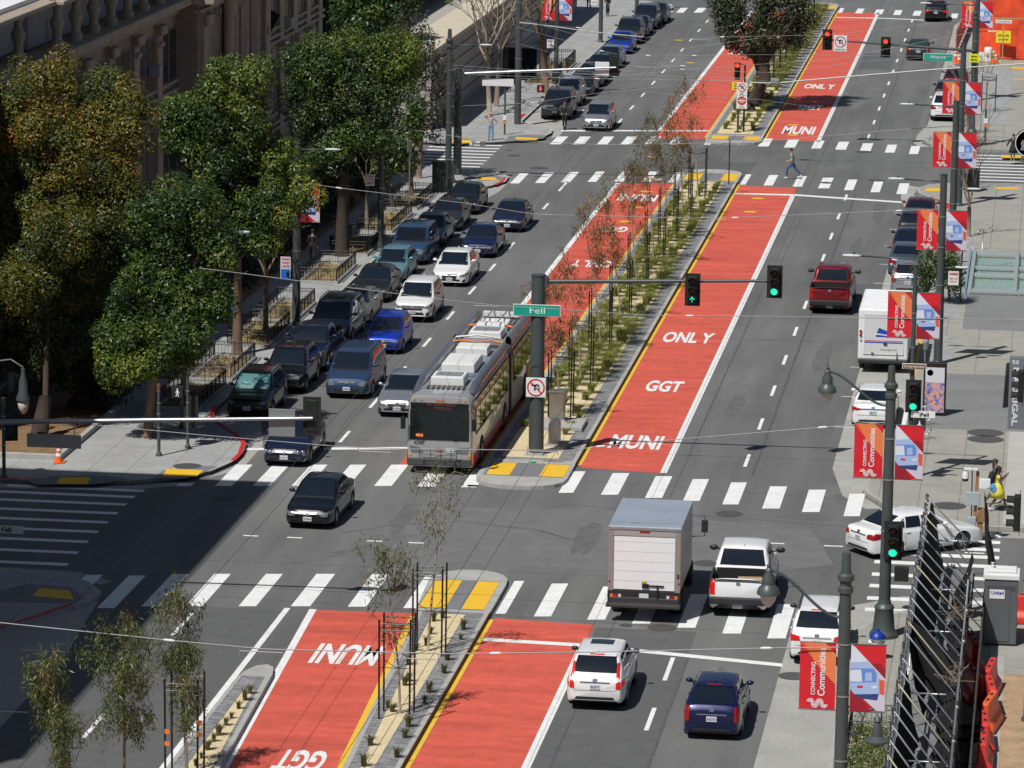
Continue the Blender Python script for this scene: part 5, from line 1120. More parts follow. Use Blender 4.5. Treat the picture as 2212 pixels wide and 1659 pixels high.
def banner_right():
    t = thing('banner', '', 'banner', (0, 0, 0), 0, GB); W_, H_ = .90, 1.78
    m = MB(); nx, nz = 8, 14; vs = [(W_*i/nx, .012*math.sin(j*.9+i*.5)*(j/nz), -H_*j/nz) for j in range(nz+1) for i in range(nx+1)]
    m.add(vs, [(j*(nx+1)+i, (j+1)*(nx+1)+i, (j+1)*(nx+1)+i+1, j*(nx+1)+i+1) for j in range(nz) for i in range(nx)]); m.build('cloth', mRedB, t, smooth=True)
    def pl(pts, dy, mt, nm='printed_shape'): m = MB(); m.add([(W_*u, -.014-dy, -H_*v) for u, v in pts], [tuple(range(len(pts)))]); return m.build(nm, mt, t)
    pl([(0, .0), (.10, .03), (1, .50), (1, .98), (.78, .98), (0, .64)], .001, mLil)
    pl([(.5, .27), (.86, .28), (1, .36), (1, .50), (.8, .40)], .0005, mDRB)
    pl([(0, .02), (.12, .05), (.48, .25), (.0, .27)], .002, mPB4)
    pl([(0, .27), (.48, .245), (.80, .42), (.84, .74), (.12, .74), (0, .66)], .003, mPB1, 'printed_bus')
    pl([(0, .36), (.66, .345), (.74, .42), (.74, .55), (0, .57)], .004, mPB2, 'printed_bus_window')
    pl([(0, .38), (.30, .37), (.34, .55), (0, .555)], .005, mPB4, 'printed_bus_window'); pl([(.42, .42), (.60, .40), (.62, .53), (.42, .54)], .005, mPB1, 'printed_bus_window')
    pl([(.12, .745), (.82, .72), (.78, .82), (.30, .80)], .004, mPB3, 'printed_bus_skirt')
    pl([(.20, .61), (.36, .61), (.36, .645), (.20, .645)], .006, mRedB, 'printed_logo'); pl([(.60, .61), (.78, .60), (.76, .64), (.62, .645)], .006, mPB4, 'printed_headlight')
    pl([(0, .64), (.30, .77), (.62, 1), (0, 1)], .002, mDRB); pl([(.82, .50), (.98, .52), (.98, .74), (.84, .72)], .004, mOr2, 'printed_bus_side')
    for z in (.005, -H_): m = MB(); m.tube([(-.2, .0, z), (W_+.02, 0, z)], .016, 6); m.build('banner_arm', mMetal, t)
    return t
bl, br_ = banner_left(), banner_right()
first = True
BN = [(E1, .19, 6.86, 'on the nearest lamp pole beside the scaffold', 1), (PA, .2, 7.18, 'on the ornate pole at the near side of Fell', 1), (P3, .10, 7.42, 'on the thin pole in front of the mail truck', .98), (P2, .18, 7.02, 'on the thick pole behind the mail truck', 1),
      (P4, .18, 7.42, 'on the pole in front of the Hayes crosswalk', .98), (P5, .18, 7.1, 'on the pole just before the Hayes corner', .97), (P7, .17, 6.9, 'on the pole beside the orange construction fence', .97),
      (W1, .18, 6.75, 'half hidden in the tree leaves above the parking signs', 1), (W5, .15, 6.3, 'behind the bare budding tree beyond Hayes', 1)]
bpy.context.view_layer.update()
for P_, r_, z, where, s in BN:
    x, y = P_.location.x, P_.location.y
    for src, sg, txt in ((bl, -1, 'red banner reading CONNECTING Communities, '), (br_, 1, 'banner picturing a blue bus, ')):
        c = src if first else copy_tree(src)
        c.location = (x+sg*r_, y-.02, z); c['label'] = txt+where; c.scale = (s, 1, 1)
    first = False

# --- traffic signals
mRedOn = M('red signal lit', (.6, .02, .01), .3, emit=(1, .04, .02), es=2.2); mGrnOn = M('green signal lit', (.02, .5, .35), .3, emit=(.03, 1, .62), es=1.0)
mRedOff = M('red lens unlit', (.06, .006, .004), .3); mAmbOff = M('amber lens unlit', (.09, .035, .004), .3); mGrnOff = M('green lens unlit', (.004, .03, .02), .3); mSigG = M('signal housing dark green', (.010, .016, .014), .5)
def signal(x, y, z, state, label, rz=0, plate=True, s=1.0):
    t = thing('traffic_signal', label, 'traffic light', (x, y, z), rz, GS_)
    if plate: m = MB(); m.box((0, .10, 0), (.60, .02, 1.28)); m.build('backplate', mBlkM, t, bevel=.008)
    m = MB(); m.box((0, .03, 0), (.36, .2, 1.08)); m.build('housing', mSigG, t, bevel=.02)
    for i, (q, on, off) in enumerate((('red', mRedOn, mRedOff), ('amber', mAmbOff, mAmbOff), ('green', mGrnOn, mGrnOff))):
        zz = .36-.36*i; lit = state.startswith(q)
        m = MB(); m.lathe([(.001, -.105), (.10, -.095), (.14, -.07)], (0, 0, zz), 18, 'Y')
        ln = m.build('lens', (off if not lit or state.endswith('arrow') else on), t, smooth=True)
        if lit and state.endswith('arrow'):
            m = MB(); m.box((0, -.118, zz), (.028, .01, .2)); m.box((-.045, -.118, zz+.05), (.028, .01, .14), ry=PI/4); m.box((.045, -.118, zz+.05), (.028, .01, .14), ry=-PI/4); m.build('arrow', on, ln)
        m = MB(); n = 10; vs = []
        for k in range(n+1):
            a = PI*1.15*k/n-PI*.075; vs += [(.155*math.cos(a), -.06, zz+.155*math.sin(a)), (.155*math.cos(a), -.30, zz+.155*math.sin(a))]
        m.add(vs, [(2*k, 2*k+1, 2*k+3, 2*k+2) for k in range(n)]); m.build('visor', mBlkM, t, smooth=True)
    if s != 1: t.scale = (s, s, s)
    return t
def mast(name, label, x, y, h, x1, z0, z1, r=.17, group='signal mast arms', z=.15, dz=None, post=True):
    t = thing(name, label, 'signal mast', (x, y, z), 0, group)
    if post:
        m = MB(); m.tube([(0, 0, 0), (0, 0, h-z)], [r+.03, r], 16); m.build('shaft', mMetal, t, smooth=True, sharp=50)
        m = MB(); m.lathe([(r+.02, h-z-.02), (r+.03, h-z+.03), (.001, h-z+.07)], n=16); m.build('cap', mMetal, t)
        m = MB(); m.box((0, 0, .06), (.62, .62, .12)); m.box((0, 0, .02), (.9, .9, .05)); m.build('base', mKerb, t, bevel=.02)
        s = 1 if x1 > x else -1
        m = MB(); m.box((s*(r+.05), 0, z0-z), (.14, .3, .46)); m.build('arm_clamp', mMetal, t, bevel=.02)
    m = MB(); m.tube([(0, 0, z0-z), (x1-x, 0, z1-z)], [.10, .055], 12); m.build('arm', mMetal if dz is None else dz, t, smooth=True, sharp=50)
    return t
mast('signal_mast', 'thick grey mast on the median carrying the Fell street sign and two signals', 0.03, 157.6, 7.3, 9.0, 7.05, 7.38, r=.27)
signal(6.08, 157.25, 6.98, 'green_arrow', 'hanging signal with a green upward arrow over the bus lane'); signal(9.25, 157.25, 7.40, 'green', 'signal with round green light at the end of the Fell mast arm')
mast('signal_mast', 'mast arm on the far side of Hayes above the northbound lanes', 14.83, 256.3, 6.6, 5.5, 6.15, 6.6, post=False)
signal(9.35, 256.0, 6.25, 'red', 'red signal in the middle of the Hayes mast arm'); signal(5.73, 256.0, 6.62, 'red', 'red signal at the tip of the Hayes mast arm beside the turn sign')
mast('signal_mast', 'mast arm reaching in from the left edge over the big shadow', -16.4, 131, 6.4, -4.1, 6.0, 6.63, r=.2, dz=mGalv)
signal(-4.15, 131.25, 6.68, 'off', 'back of the signal at the tip of the left mast arm', PI)
mast('signal_mast', 'mast with long arm at the near Hayes corner', -14.47, 235.8, 6.45, -5.3, 6.15, 6.78, r=.22, dz=mGalv)
signal(-5.42, 236.05, 6.9, 'off', 'back of the signal at the tip of the Hayes corner arm', PI)
signal(14.78, 155.45, 3.45, 'green', 'green signal on the thin pole beside the advertising kiosk'); signal(15.03, 130.55, 3.42, 'green', 'green signal on the ornate pole in front of the turning white sedan')
signal(18.88, 139.5, 7.0, 'off', 'upper side-on signal at the right edge in front of the hotel sign', -PI/2); signal(18.98, 121.3, 6.55, 'off', 'lower side-on signal at the right edge beside the walking pair', -PI/2)
signal(-13.55, 156.6, 1.55, 'off', 'back of the low signal at the near left corner beside the red kerb', PI); signal(-19.1, 149.6, 2.2, 'off', 'signal back at the left edge beside the traffic cone', PI+.3)
signal(-14.9, 233.3, 3.9, 'off', 'dark signal on the ornate pole at the near Hayes corner', PI/2+.3)
signal(14.35, 256.3, 3.55, 'off', 'side-facing signal on the ornate pole on the far side of Hayes', PI/2)
pole(-13.62, 156.2, 3.1, 'short signal pole at the near left corner beside the red kerb', r0=.06, r1=.06, group=None, name='signal_pole')
pole(-19.3, 149.45, 3.2, 'short grey signal pole at the left edge of the picture', r0=.07, r1=.07, group=None, name='signal_pole')
pc_ = pole(-14.41, 154.5, 2.85, 'slim grey post with a rusty top standing free on the near left corner', r0=.065, r1=.065, group=None, name='post')
pole(18.88+.55, 139.5, 7.8, 'grey signal pole at the right edge across Fell', r0=.14, r1=.12, group=None, name='signal_pole')
pole(19.55, 121.3, 7.4, 'grey signal pole at the right edge near the scaffold', r0=.14, r1=.12, group=None, name='signal_pole')
m = MB(); m.tube([(0, 0, 2.55), (0, 0, 2.86)], [.075, .068], 8); m.build('rusty_cap', M('rusty paint', (.25, .06, .02), .8, noise=.3, ns=20), pc_)
def pedsig(x, y, z, label, man=True, hand=False, rz=0):
    t = thing('walk_signal', label, 'pedestrian signal', (x, y, z), rz, 'pedestrian signals'); m = MB(); m.box((0, 0, 0), (.46, .26, .46)); m.build('housing', mBlkM, t, bevel=.02)
    if man:
        mm = M('walking man white', (.55, .6, .65), .4, emit=(.7, .8, .9), es=.35); m = MB(); m.ball((0, -.135, .13), (.03, .01, .03), 8)
        m.box((0, -.135, .03), (.05, .01, .13)); m.box((-.03, -.135, -.09), (.03, .01, .15), ry=.35); m.box((.03, -.135, -.09), (.03, .01, .15), ry=-.3); m.box((-.045, -.135, .03), (.02, .01, .12), ry=.6); m.box((.045, -.135, .03), (.02, .01, .12), ry=-.6); m.build('walking_man', mm, t)
    if hand:
        mm = M('red hand', (.6, .02, .02), .4, emit=(1, .06, .03), es=1.6); m = MB(); m.box((0, -.135, -.04), (.12, .01, .14)); 
        for k in range(4): m.box((-.045+k*.03, -.135, .08), (.022, .01, .14))
        m.box((.08, -.135, -.01), (.022, .01, .1), ry=.5); m.build('raised_hand', mm, t)
    return t
pedsig(15.05, 155.45, 2.38, 'walk signal under the Fell blade sign'); pedsig(15.33, 130.6, 2.34, 'dark walk signal box under the near green signal', man=False)
pedsig(-14.05, 156.4, 2.35, 'walk signal with a white walking man at the near left corner'); pedsig(-12.95, 262.5, 2.3, 'pedestrian signal showing a red hand behind the plaid-shirted man', man=False, hand=True)
# --- panels
def sign(name, label, c, w, h, mt, rz=0, edge=None, th=.02, cat='sign', grp=None, back=False):
    t = thing(name, label, cat, c, rz, grp)
    m = MB(); m.box((0, .004, 0), (w, th, h)); m.build('panel', edge or mt, t, bevel=.006)
    if edge: m = MB(); m.box((0, -th/2-.001, 0), (w-.05, .008, h-.05)); m.build('face', mt, t)
    return t
def words(t, s, mt, x, z, w, h, bold=.01, y=-.022, nm='lettering'): return text(s, nm, mt, (x-w/2, y, z-h/2), (w, 0, 0), (0, 0, h), t, bold)
def ring(t, r, mt, y=-.022, th=.05, z=0, nm='red_ring', x=0):
    m = MB(); n = 28; vs = []
    for k in range(n): a = 2*PI*k/n; vs += [(x+r*math.cos(a), y, z+r*math.sin(a)), (x+(r-th)*math.cos(a), y, z+(r-th)*math.sin(a))]
    m.add(vs, [(2*k, 2*((k+1) % n), 2*((k+1) % n)+1, 2*k+1) for k in range(n)]); a = r-th/2
    return m, n
def noturn(t, r, z=0):
    m, _ = ring(t, r, mSignR, th=r*.16, z=z); m.box((0, -.024, z), (r*.15, .004, r*1.85), ry=-PI/4); m.build('red_ring', mSignR, t)
    m = MB(); k = r*.36; pts = [(k*.95, -.7*k), (k*.95, k*.3)]+[(k*.3+k*.65*math.cos(PI*i/8), k*.3+k*.65*math.sin(PI*i/8)) for i in range(1, 9)]+[(-k*.35, -k*.6)]
    m.tube([(x, -.019, z+zz) for x, zz in pts], r*.075, 5); m.add([(-k*.35-k*.42, -.021, z-k*.5), (-k*.35+k*.42, -.021, z-k*.5), (-k*.35, -.021, z-k*1.15)], [(0, 1, 2)])
    m.tube([(k*.2, -.019, z+k*.75), (-k*.9, -.019, z+k*.75)], r*.075, 5); m.add([(-k*.9, -.021, z+k*.75+k*.42), (-k*.9, -.021, z+k*.75-k*.42), (-k*1.6, -.021, z+k*.75)], [(0, 1, 2)]); m.build('turn_arrows', mBlk, t)
t = sign('street_sign', 'green street name sign reading Fell on the median mast', (.02, 157.28, 5.96), 1.86, .46, mGrn, edge=mSignW); words(t, 'Fell', mInk, .02, 0, .60, .25, 0)
t = sign('turn_sign', 'white square no left or U turn sign on the median mast', (.03, 157.27, 2.9), .78, .78, mSignW, edge=mSignW); noturn(t, .35)
t = sign('street_sign', 'green hanging street name sign reading Hayes under the far mast arm', (12.62, 256.0, 5.72), 1.84, .47, mGrn, edge=mSignW); words(t, 'Hayes', mInk, 0, 0, .9, .26, 0)
m = MB()
for x in (-.7, .7): m.tube([(x, 0, .2), (x, .05, .62)], .02, 6)
m.build('hanger', mGalv, t)
t = sign('turn_sign', 'white no left or U turn sign marked EXCEPT MUNI on the far mast arm', (6.55, 255.9, 6.42), .82, 1.0, mSignW, edge=mSignW); noturn(t, .35, .1); words(t, 'EXCEPT MUNI', mBlk, 0, -.38, .62, .09)
t = sign('muni_signal_sign', 'fluorescent yellow sign reading MUNI SIGNAL on the ornate pole beyond Hayes', (14.83, 256.1, 5.72), .62, .52, mSignFY); words(t, 'MUNI', mBlk, 0, .1, .36, .12, .03); words(t, 'SIGNAL', mBlk, 0, -.1, .44, .12, .03)
t = sign('road_sign', 'grey back of a square sign on the left mast arm', (-5.15, 131.12, 6.42), .88, .92, M('sign back grey', (.30, .32, .33), .45, .5), PI); m = MB(); m.tube([(0, -.03, .25), (0, -.03, -.35)], .02, 6); m.build('bracket', mGalv, t)
t = sign('road_sign', 'grey back of a long street name sign hanging from the left mast arm', (-12.83, 131.1, 5.5), 1.84, .46, M('sign back grey', (.30, .32, .33), .45, .5), PI)
m = MB()
for x in (-.7, .7): m.tube([(x, 0, .2), (x, 0, .66)], .02, 6)
m.build('hanger', mGalv, t)
t = sign('road_sign', 'pale blank back of a square sign at the tip of the Hayes corner arm', (-6.12, 235.95, 6.68), .82, .78, mSignW, PI)
t = sign('road_sign', 'pale blank back of the long street name sign under the Hayes corner arm', (-12.17, 235.95, 5.71), 1.84, .44, mSignW, PI)
m = MB()
for x in (-.6, .6): m.tube([(x, 0, .2), (x, 0, .55)], .02, 6)
m.build('hanger', mGalv, t)
# median sign post beyond Hayes
t = thing('sign_post', 'grey post on the Hayes median with turn and do not enter signs', 'sign post', (0, 260.0, .15)); m = MB(); m.tube([(0, 0, 0), (0, 0, 3.2)], .07, 8); m.build('shaft', mMetal, t); m = MB(); m.box((0, 0, .04), (.4, .4, .08)); m.build('base', mMetal, t)
t = sign('turn_sign', 'small no turn sign above the DO NOT ENTER sign on the median post', (.22, 259.9, 2.95), .66, .80, mSignW); noturn(t, .26, .1); words(t, 'EXCEPT', mBlk, 0, -.24, .3, .06); words(t, 'MUNI', mBlk, 0, -.34, .22, .06)
t = sign('do_not_enter_sign', 'white sign with red disc reading DO NOT ENTER on the median post', (.22, 259.9, 2.11), .66, .84, mSignW)
m = MB(); m.lathe([(.001, -.014), (.28, -.014), (.28, -.005)], (0, 0, .1), 24, 'Y'); m.build('red_disc', mSignR, t); m = MB(); m.box((0, -.018, .1), (.44, .006, .08)); m.build('white_bar', mSignW, t); words(t, 'DO NOT', mInk, 0, .22, .26, .06); words(t, 'ENTER', mInk, 0, -.02, .24, .06); words(t, 'EXCEPT', mBlk, 0, -.26, .28, .05); words(t, 'MUNI & GGT', mBlk, 0, -.35, .4, .05)
t = thing('signal_pole', 'dark signal post with cranked bracket on the Hayes median', 'pole', (.35, 260.3, .15)); m = MB(); m.tube([(0, 0, 0), (0, 0, 4.3)], .06, 8); m.tube([(0, 0, 4.3), (-.5, 0, 4.35)], .035, 6); m.build('shaft', mBlk, t)
signal(-.12, 260.1, 4.05, 'red', 'transit signal with a red bar on the Hayes median post', plate=False)
t = sign('transit_signal_sign', 'yellow sign reading TRANSIT SIGNAL under the median signal', (-.12, 260.0, 3.12), .62, .52, mSignY)
for i, q in enumerate(('TRANSIT', 'ONLY', 'SIGNAL')): words(t, q, mBlk, 0, .15-.15*i, .4, .09, .02)
# blades and small signs
t = sign('street_sign', 'white blade sign reading Fell under the green signal', (15.18, 155.4, 2.78), .92, .26, mSignW); words(t, 'Fell', mBlk, .05, 0, .32, .14, .02); 
t = sign('district_sign', 'brown sign reading Civic Center Historic District on the thin pole', (14.78, 155.6, 4.6), .92, .22, mBrown, edge=mSignW); words(t, 'Civic Center Historic District', mInk, 0, 0, .78, .09)
t = sign('street_sign', 'white blade sign reading Hayes at the far left Hayes corner', (-13.35, 236.0, 2.1), .92, .26, mSignW); words(t, 'Hayes', mBlk, 0, 0, .44, .15, .02); 
g = YP(20, 1144, 138); t = sign('street_sign', 'white shaded blade sign reading Fell at the left edge', (g.x, 138, g.z), 1.0, .28, mSignW); words(t, 'Fell', mBlk, -.1, 0, .34, .16, .02)
t = sign('parking_sign', 'white no parking sign with red print on the thick pole by the mail truck', (15.62, 180.5, 4.05), .46, .62, mSignW); words(t, 'NO PARKING', mSignR, 0, .2, .38, .12, .03); words(t, '2AM to 6AM', mSignR, 0, .0, .34, .08); words(t, 'EVERYDAY', mSignR, 0, -.14, .34, .07)
t = sign('parking_sign', 'white and red parking sign above the blue sign on the left lamp pole', (-15.02, 184.5, 3.08), .48, .54, M('shaded sign white', (.62, .60, .62), .5)); words(t, 'NO PARKING', mSignR, 0, .17, .38, .09, .02); words(t, 'THURS', mSignR, 0, .0, .34, .09); words(t, '12AM 6AM', mSignR, 0, -.16, .34, .08)
t = sign('parking_sign', 'blue parking sign with white symbol on the left lamp pole', (-15.02, 184.5, 2.55), .48, .5, M('sign blue', (.02, .14, .60), .45), edge=mSignW); m = MB(); m.box((.1, -.02, -.02), (.12, .006, .22)); m.build('meter_symbol', mBlk, t)
t = sign('parking_sign', 'pink-white parking sign on the pole by the railed planters', (-14.85, 207.0, 3.85), .5, .6, mSignW); words(t, 'NO PARKING', mSignR, 0, .2, .4, .08, .02); words(t, 'THURS', mSignR, 0, .04, .36, .08); words(t, '12AM 6AM', mSignR, 0, -.14, .36, .08)
t = sign('parking_sign', 'small pink-white parking sign beyond Hayes beside the tree trunks', (-15.0, 284.3, 2.9), .5, .6, mSignW); words(t, 'NO PARKING', mSignR, 0, .2, .4, .08, .02); words(t, '12AM 6AM', mSignR, 0, -.1, .36, .08)
t = sign('parking_sign', 'small pink-white parking sign at the top beside the pole near Grove', (-15.1, 312.2, 3.3), .5, .6, mSignW); words(t, 'NO PARKING', mSignR, 0, .2, .4, .08, .02); words(t, '12AM 6AM', mSignR, 0, -.1, .36, .08)
# stand-alone sign post in the planter before Hayes
t = thing('sign_post', 'thin grey post with an edge-on sign in the railed planter before Hayes', 'sign post', (-14.75, 219.5, .15)); m = MB(); m.tube([(0, 0, 0), (0, 0, 4.1)], .035, 8); m.build('shaft', mGalv, t); m = MB(); m.box((0, 0, 3.85), (.34, .05, .62), rz=1.1); m.build('panel', M('sign back grey', (.30, .32, .33), .45, .5), t)

# --- overhead wires
mWire = M('weathered wire', (.20, .21, .22), .55, .2); mWireD = M('dark wire', (.05, .05, .05), .5)
def wire(label, pts, r=.014, mt=None, cat='wire', name='overhead_wire', grp=GW, ins=()):
    m = MB(); m.tube(pts, r, 5, mi=0)
    for i in ins:
        a, b = Vector(pts[i]), Vector(pts[min(i+1, len(pts)-1)]); d = (b-a).normalized(); m.tube([a-d*.15, a-d*.08, a+d*.08, a+d*.15], [.02, .035, .035, .02], 8, mi=1)
    return tag(m.build(name, [mt or mWire, mWhite]), label, cat, grp)
def pw(Y, *ps): return [tuple(YP(x, y, Y)) for x, y in ps]
wire('span wire crossing the near street just above the bottom bus lanes', pw(103.2, (-60, 1338), (0, 1345), (365, 1383), (570, 1402), (960, 1412), (1070, 1411), (1300, 1408), (1655, 1400), (1826, 1398)), .016, ins=(2, 5, 7))
wire('span wire running across the street at the near side of Fell', pw(130.9, (-60, 906), (147, 913), (440, 940), (738, 965), (888, 970), (1228, 973), (1298, 964), (1475, 948), (1777, 923), (1916, 912)), .014, ins=(6, 8))
wire('span wire through the front tree to the thin pole by the mail truck', pw(155.8, (430, 579), (487, 586), (738, 619), (964, 648), (1076, 660), (1211, 668), (1395, 681), (1490, 682), (1723, 684), (1965, 688), (2240, 691)), .014, ins=(7,))
wire('span wire from the left lamp pole across the middle of the block', pw(182.5, (640, 394), (732, 406), (1006, 439), (1148, 462), (1195, 464), (1500, 471), (1588, 470), (1942, 455), (2041, 451)), .015, ins=(1, 6, 7))
wire('span wire just below the Hayes crosswalks', pw(206, (825, 270), (1000, 297), (1300, 313), (1600, 308), (1713, 300), (1970, 278), (2066, 272)), .014, ins=(5,))
wire('thick power cable rising to the right above Hayes', pw(246, (1620, 178), (1675, 180), (1722, 175), (1838, 165), (2020, 150), (2240, 136)), .04, M('pale cable', (.45, .47, .48), .5))
wire('thick support cable from the tall pole at the far Hayes corner', pw(258, (1122, 48), (1200, 58), (1290, 70), (1390, 80)), .03, M('pale cable', (.45, .47, .48), .5))
HW = [((975, 160), (1290, 170), (1600, 175)), ((975, 150), (1300, 160), (1590, 168), (1720, 182)), ((1122, 60), (1300, 110), (1450, 140), (1590, 168)), ((1122, 50), (1250, 60), (1475, 105), (1640, 82)), ((970, 140), (1130, 152), (1500, 176), (1640, 166)), ((1380, 118), (1500, 120), (1640, 118), (2080, 122)),
      ((1330, 190), (1475, 206), (1640, 215), (1760, 232)), ((1122, 170), (1330, 165), (1475, 150), (1800, 128), (2100, 70)), ((1330, 140), (1475, 150), (1700, 158), (1850, 133), (2100, 120)), ((1122, 95), (1300, 145), (1475, 172), (1675, 180)),
      ((970, 230), (1150, 222), (1300, 200), (1450, 185)), ((1120, 40), (1400, 120), (1560, 145), (1640, 166)), ((1475, 85), (1560, 80), (1800, 75), (2100, 40)), ((1410, 137), (1475, 142), (1530, 150), (1530, 190))]
for i, ps in enumerate(HW): wire('overhead trolley wire in the web above the Hayes crossing', pw(244+(i*37 % 11), *ps), .010, ins=(1,))
for x in (-4.1, -3.45, 3.3, 3.95):
    pts = [(x, 60+k*12.5, 5.85-.07*math.sin(PI*((k*.5) % 1))) for k in range(27)]
    wire('trolley contact wire running along the bus lane', pts, .008, mWireD)
def spreader(px, py, Y, w):
    c = YP(px, py, Y); m = MB(); m.tube([(c.x-w/2, Y, c.z), (c.x+w/2, Y, c.z)], .014, 6)
    for s in (-1, 0, 1): m.tube([(c.x+s*w/2, Y, c.z+.14 if s else c.z), (c.x+s*w/2, Y, c.z-.12)], .012, 6)
    tag(m.build('wire_spreader', M('dull insulator', (.26, .27, .28), .5, .3)), 'pale insulator bar hanging from an overhead span wire', 'wire fitting', 'insulator bars on the span wires')
for a in ((564, 1408, 103.2, 1.15), (900, 1423, 103.2, 1.15), (810, 976, 130.9, 1.1), (1172, 975, 130.9, 1.0), (1051, 661, 155.8, .95), (1370, 685, 155.8, .8), (1171, 463, 182.5, .95), (1552, 474, 182.5, .8), (1450, 143, 250, 1.3), (1395, 145, 250, 1.3), (1515, 86, 252, 1.2), (1675, 182, 246, 1.2)): spreader(*a)
m = MB(); c = YP(1674, 175, 246); m.box(tuple(c), (.5, .3, .32)); tag(m.build('junction_box', mGalv, bevel=.02), 'small grey box hung in the wires above the Hayes median', 'box')
# ------------------------------------------------------------ vegetation
def leaf_mat(name, cols, rough=.45, trans=.25, spec=.5):
    """cols: list of (position, rgb) along the per-leaf tint"""
    m = bpy.data.materials.new(name); m.use_nodes = True; n = m.node_tree.nodes; l = m.node_tree.links; b = n['Principled BSDF']; out = n['Material Output']
    a = n.new('ShaderNodeAttribute'); a.attribute_name = 'tint'; r = n.new('ShaderNodeValToRGB'); e = r.color_ramp.elements
    while len(e) > 1: e.remove(e[0])
    e[0].position = cols[0][0]; e[0].color = (*cols[0][1], 1)
    for p, c in cols[1:]: q = e.new(p); q.color = (*c, 1)
    l.new(a.outputs['Fac'], r.inputs[0]); l.new(r.outputs[0], b.inputs['Base Color']); b.inputs['Roughness'].default_value = rough; b.inputs['Specular IOR Level'].default_value = spec
    t = n.new('ShaderNodeBsdfTranslucent'); l.new(r.outputs[0], t.inputs[0]); mx = n.new('ShaderNodeMixShader'); mx.inputs[0].default_value = trans
    l.new(b.outputs[0], mx.inputs[1]); l.new(t.outputs[0], mx.inputs[2]); l.new(mx.outputs[0], out.inputs[0]); return m
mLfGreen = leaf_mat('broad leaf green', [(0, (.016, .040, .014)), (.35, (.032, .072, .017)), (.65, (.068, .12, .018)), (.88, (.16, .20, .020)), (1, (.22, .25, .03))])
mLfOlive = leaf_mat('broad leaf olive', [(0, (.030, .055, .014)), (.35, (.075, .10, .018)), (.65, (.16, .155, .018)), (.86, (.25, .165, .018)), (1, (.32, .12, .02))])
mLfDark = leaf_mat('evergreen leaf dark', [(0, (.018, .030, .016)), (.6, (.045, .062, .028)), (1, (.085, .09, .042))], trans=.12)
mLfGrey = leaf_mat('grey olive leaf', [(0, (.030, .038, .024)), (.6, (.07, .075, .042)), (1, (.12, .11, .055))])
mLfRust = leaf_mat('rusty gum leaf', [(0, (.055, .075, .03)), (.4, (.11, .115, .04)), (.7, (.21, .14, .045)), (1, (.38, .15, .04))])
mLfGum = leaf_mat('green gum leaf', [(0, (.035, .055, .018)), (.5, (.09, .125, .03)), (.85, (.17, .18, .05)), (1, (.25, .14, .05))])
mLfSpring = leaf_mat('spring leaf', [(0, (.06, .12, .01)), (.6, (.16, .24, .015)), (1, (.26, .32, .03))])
mBark = M('brown bark', (.16, .105, .07), .9, noise=.3, ns=3, stretch=(3, 3, .6)); mBarkD = M('dark bark', (.045, .030, .022), .9, noise=.3, ns=3); mBarkP = M('pale bark', (.30, .25, .19), .85, noise=.25, ns=3); mTwig = M('bare twig', (.20, .15, .11), .9, noise=.2, ns=4)
def leaves(name, mat, parent, C, R, cnt, size, aspect=.42, droop=0., seed=0, tint=None, shell=.45, up=.5, tspread=.25):
    """C (n,3) clump centres, R (n,) radii, cnt leaves per clump; many small leaf faces"""
    g = np.random.default_rng(seed); C = np.asarray(C, float); R = np.asarray(R, float); n = len(C); cnt = np.asarray(cnt, int) if np.ndim(cnt) else np.full(n, cnt)
    idx = np.repeat(np.arange(n), cnt); N = len(idx)
    d = g.normal(size=(N, 3)); d /= np.linalg.norm(d, axis=1)[:, None]
    rad = R[idx]*(shell+(1-shell)*g.random(N)**.6)
    Rv = np.stack([rad, rad, rad*(1+droop*.8)], 1); p = C[idx]+d*Rv
    nrm = d*1.0+g.normal(size=(N, 3))*.42; nrm[:, 2] += up; nrm /= np.linalg.norm(nrm, axis=1)[:, None]
    t = np.cross(nrm, g.normal(size=(N, 3))); t[:, 2] -= droop*1.6; t -= (t*nrm).sum(1)[:, None]*nrm*(1-min(droop, 1)*.5); t /= np.linalg.norm(t, axis=1)[:, None]
    s = np.cross(nrm, t); s /= np.linalg.norm(s, axis=1)[:, None]; L = size*(.65+.7*g.random(N))[:, None]; Wd = L*aspect
    v = np.stack([p, p+t*L*.45+s*Wd*.5, p+t*L, p+t*L*.45-s*Wd*.5], 1).reshape(-1, 3)
    me = bpy.data.meshes.new(name); me.vertices.add(4*N); me.vertices.foreach_set('co', v.ravel()); me.loops.add(4*N); me.loops.foreach_set('vertex_index', np.arange(4*N)); me.polygons.add(N); me.polygons.foreach_set('loop_start', np.arange(N)*4); me.polygons.foreach_set('loop_total', np.full(N, 4))
    me.update(calc_edges=True); at_ = me.attributes.new('tint', 'FLOAT', 'FACE')
    base = (tint[idx] if tint is not None else .5)+g.normal(size=N)*tspread; at_.data.foreach_set('value', np.clip(base, 0, 1).astype(np.float32))
    me.materials.append(mat); o = bpy.data.objects.new(name, me); col.objects.link(o)
    if parent: o.parent = parent
    return o
def lobe_clumps(lobes, cr, g, dens=1.0, base=(0, 0, 0)):
    C = []; R = []; T = []
    for (c, r, tn) in lobes:
        c = np.array(c); r = np.array(r); area = 4*PI*((r[0]*r[1])**1.6+(r[0]*r[2])**1.6+(r[1]*r[2])**1.6)**(1/1.6)/3**(1/1.6)
        k = max(5, int(dens*area/(cr*cr*2.7)))
        d = g.normal(size=(k, 3)); d /= np.linalg.norm(d, axis=1)[:, None]; q = .62+.40*g.random(k)
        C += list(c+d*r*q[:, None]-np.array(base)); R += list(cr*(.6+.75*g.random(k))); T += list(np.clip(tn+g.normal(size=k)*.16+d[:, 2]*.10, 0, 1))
    return np.array(C), np.array(R), np.array(T)
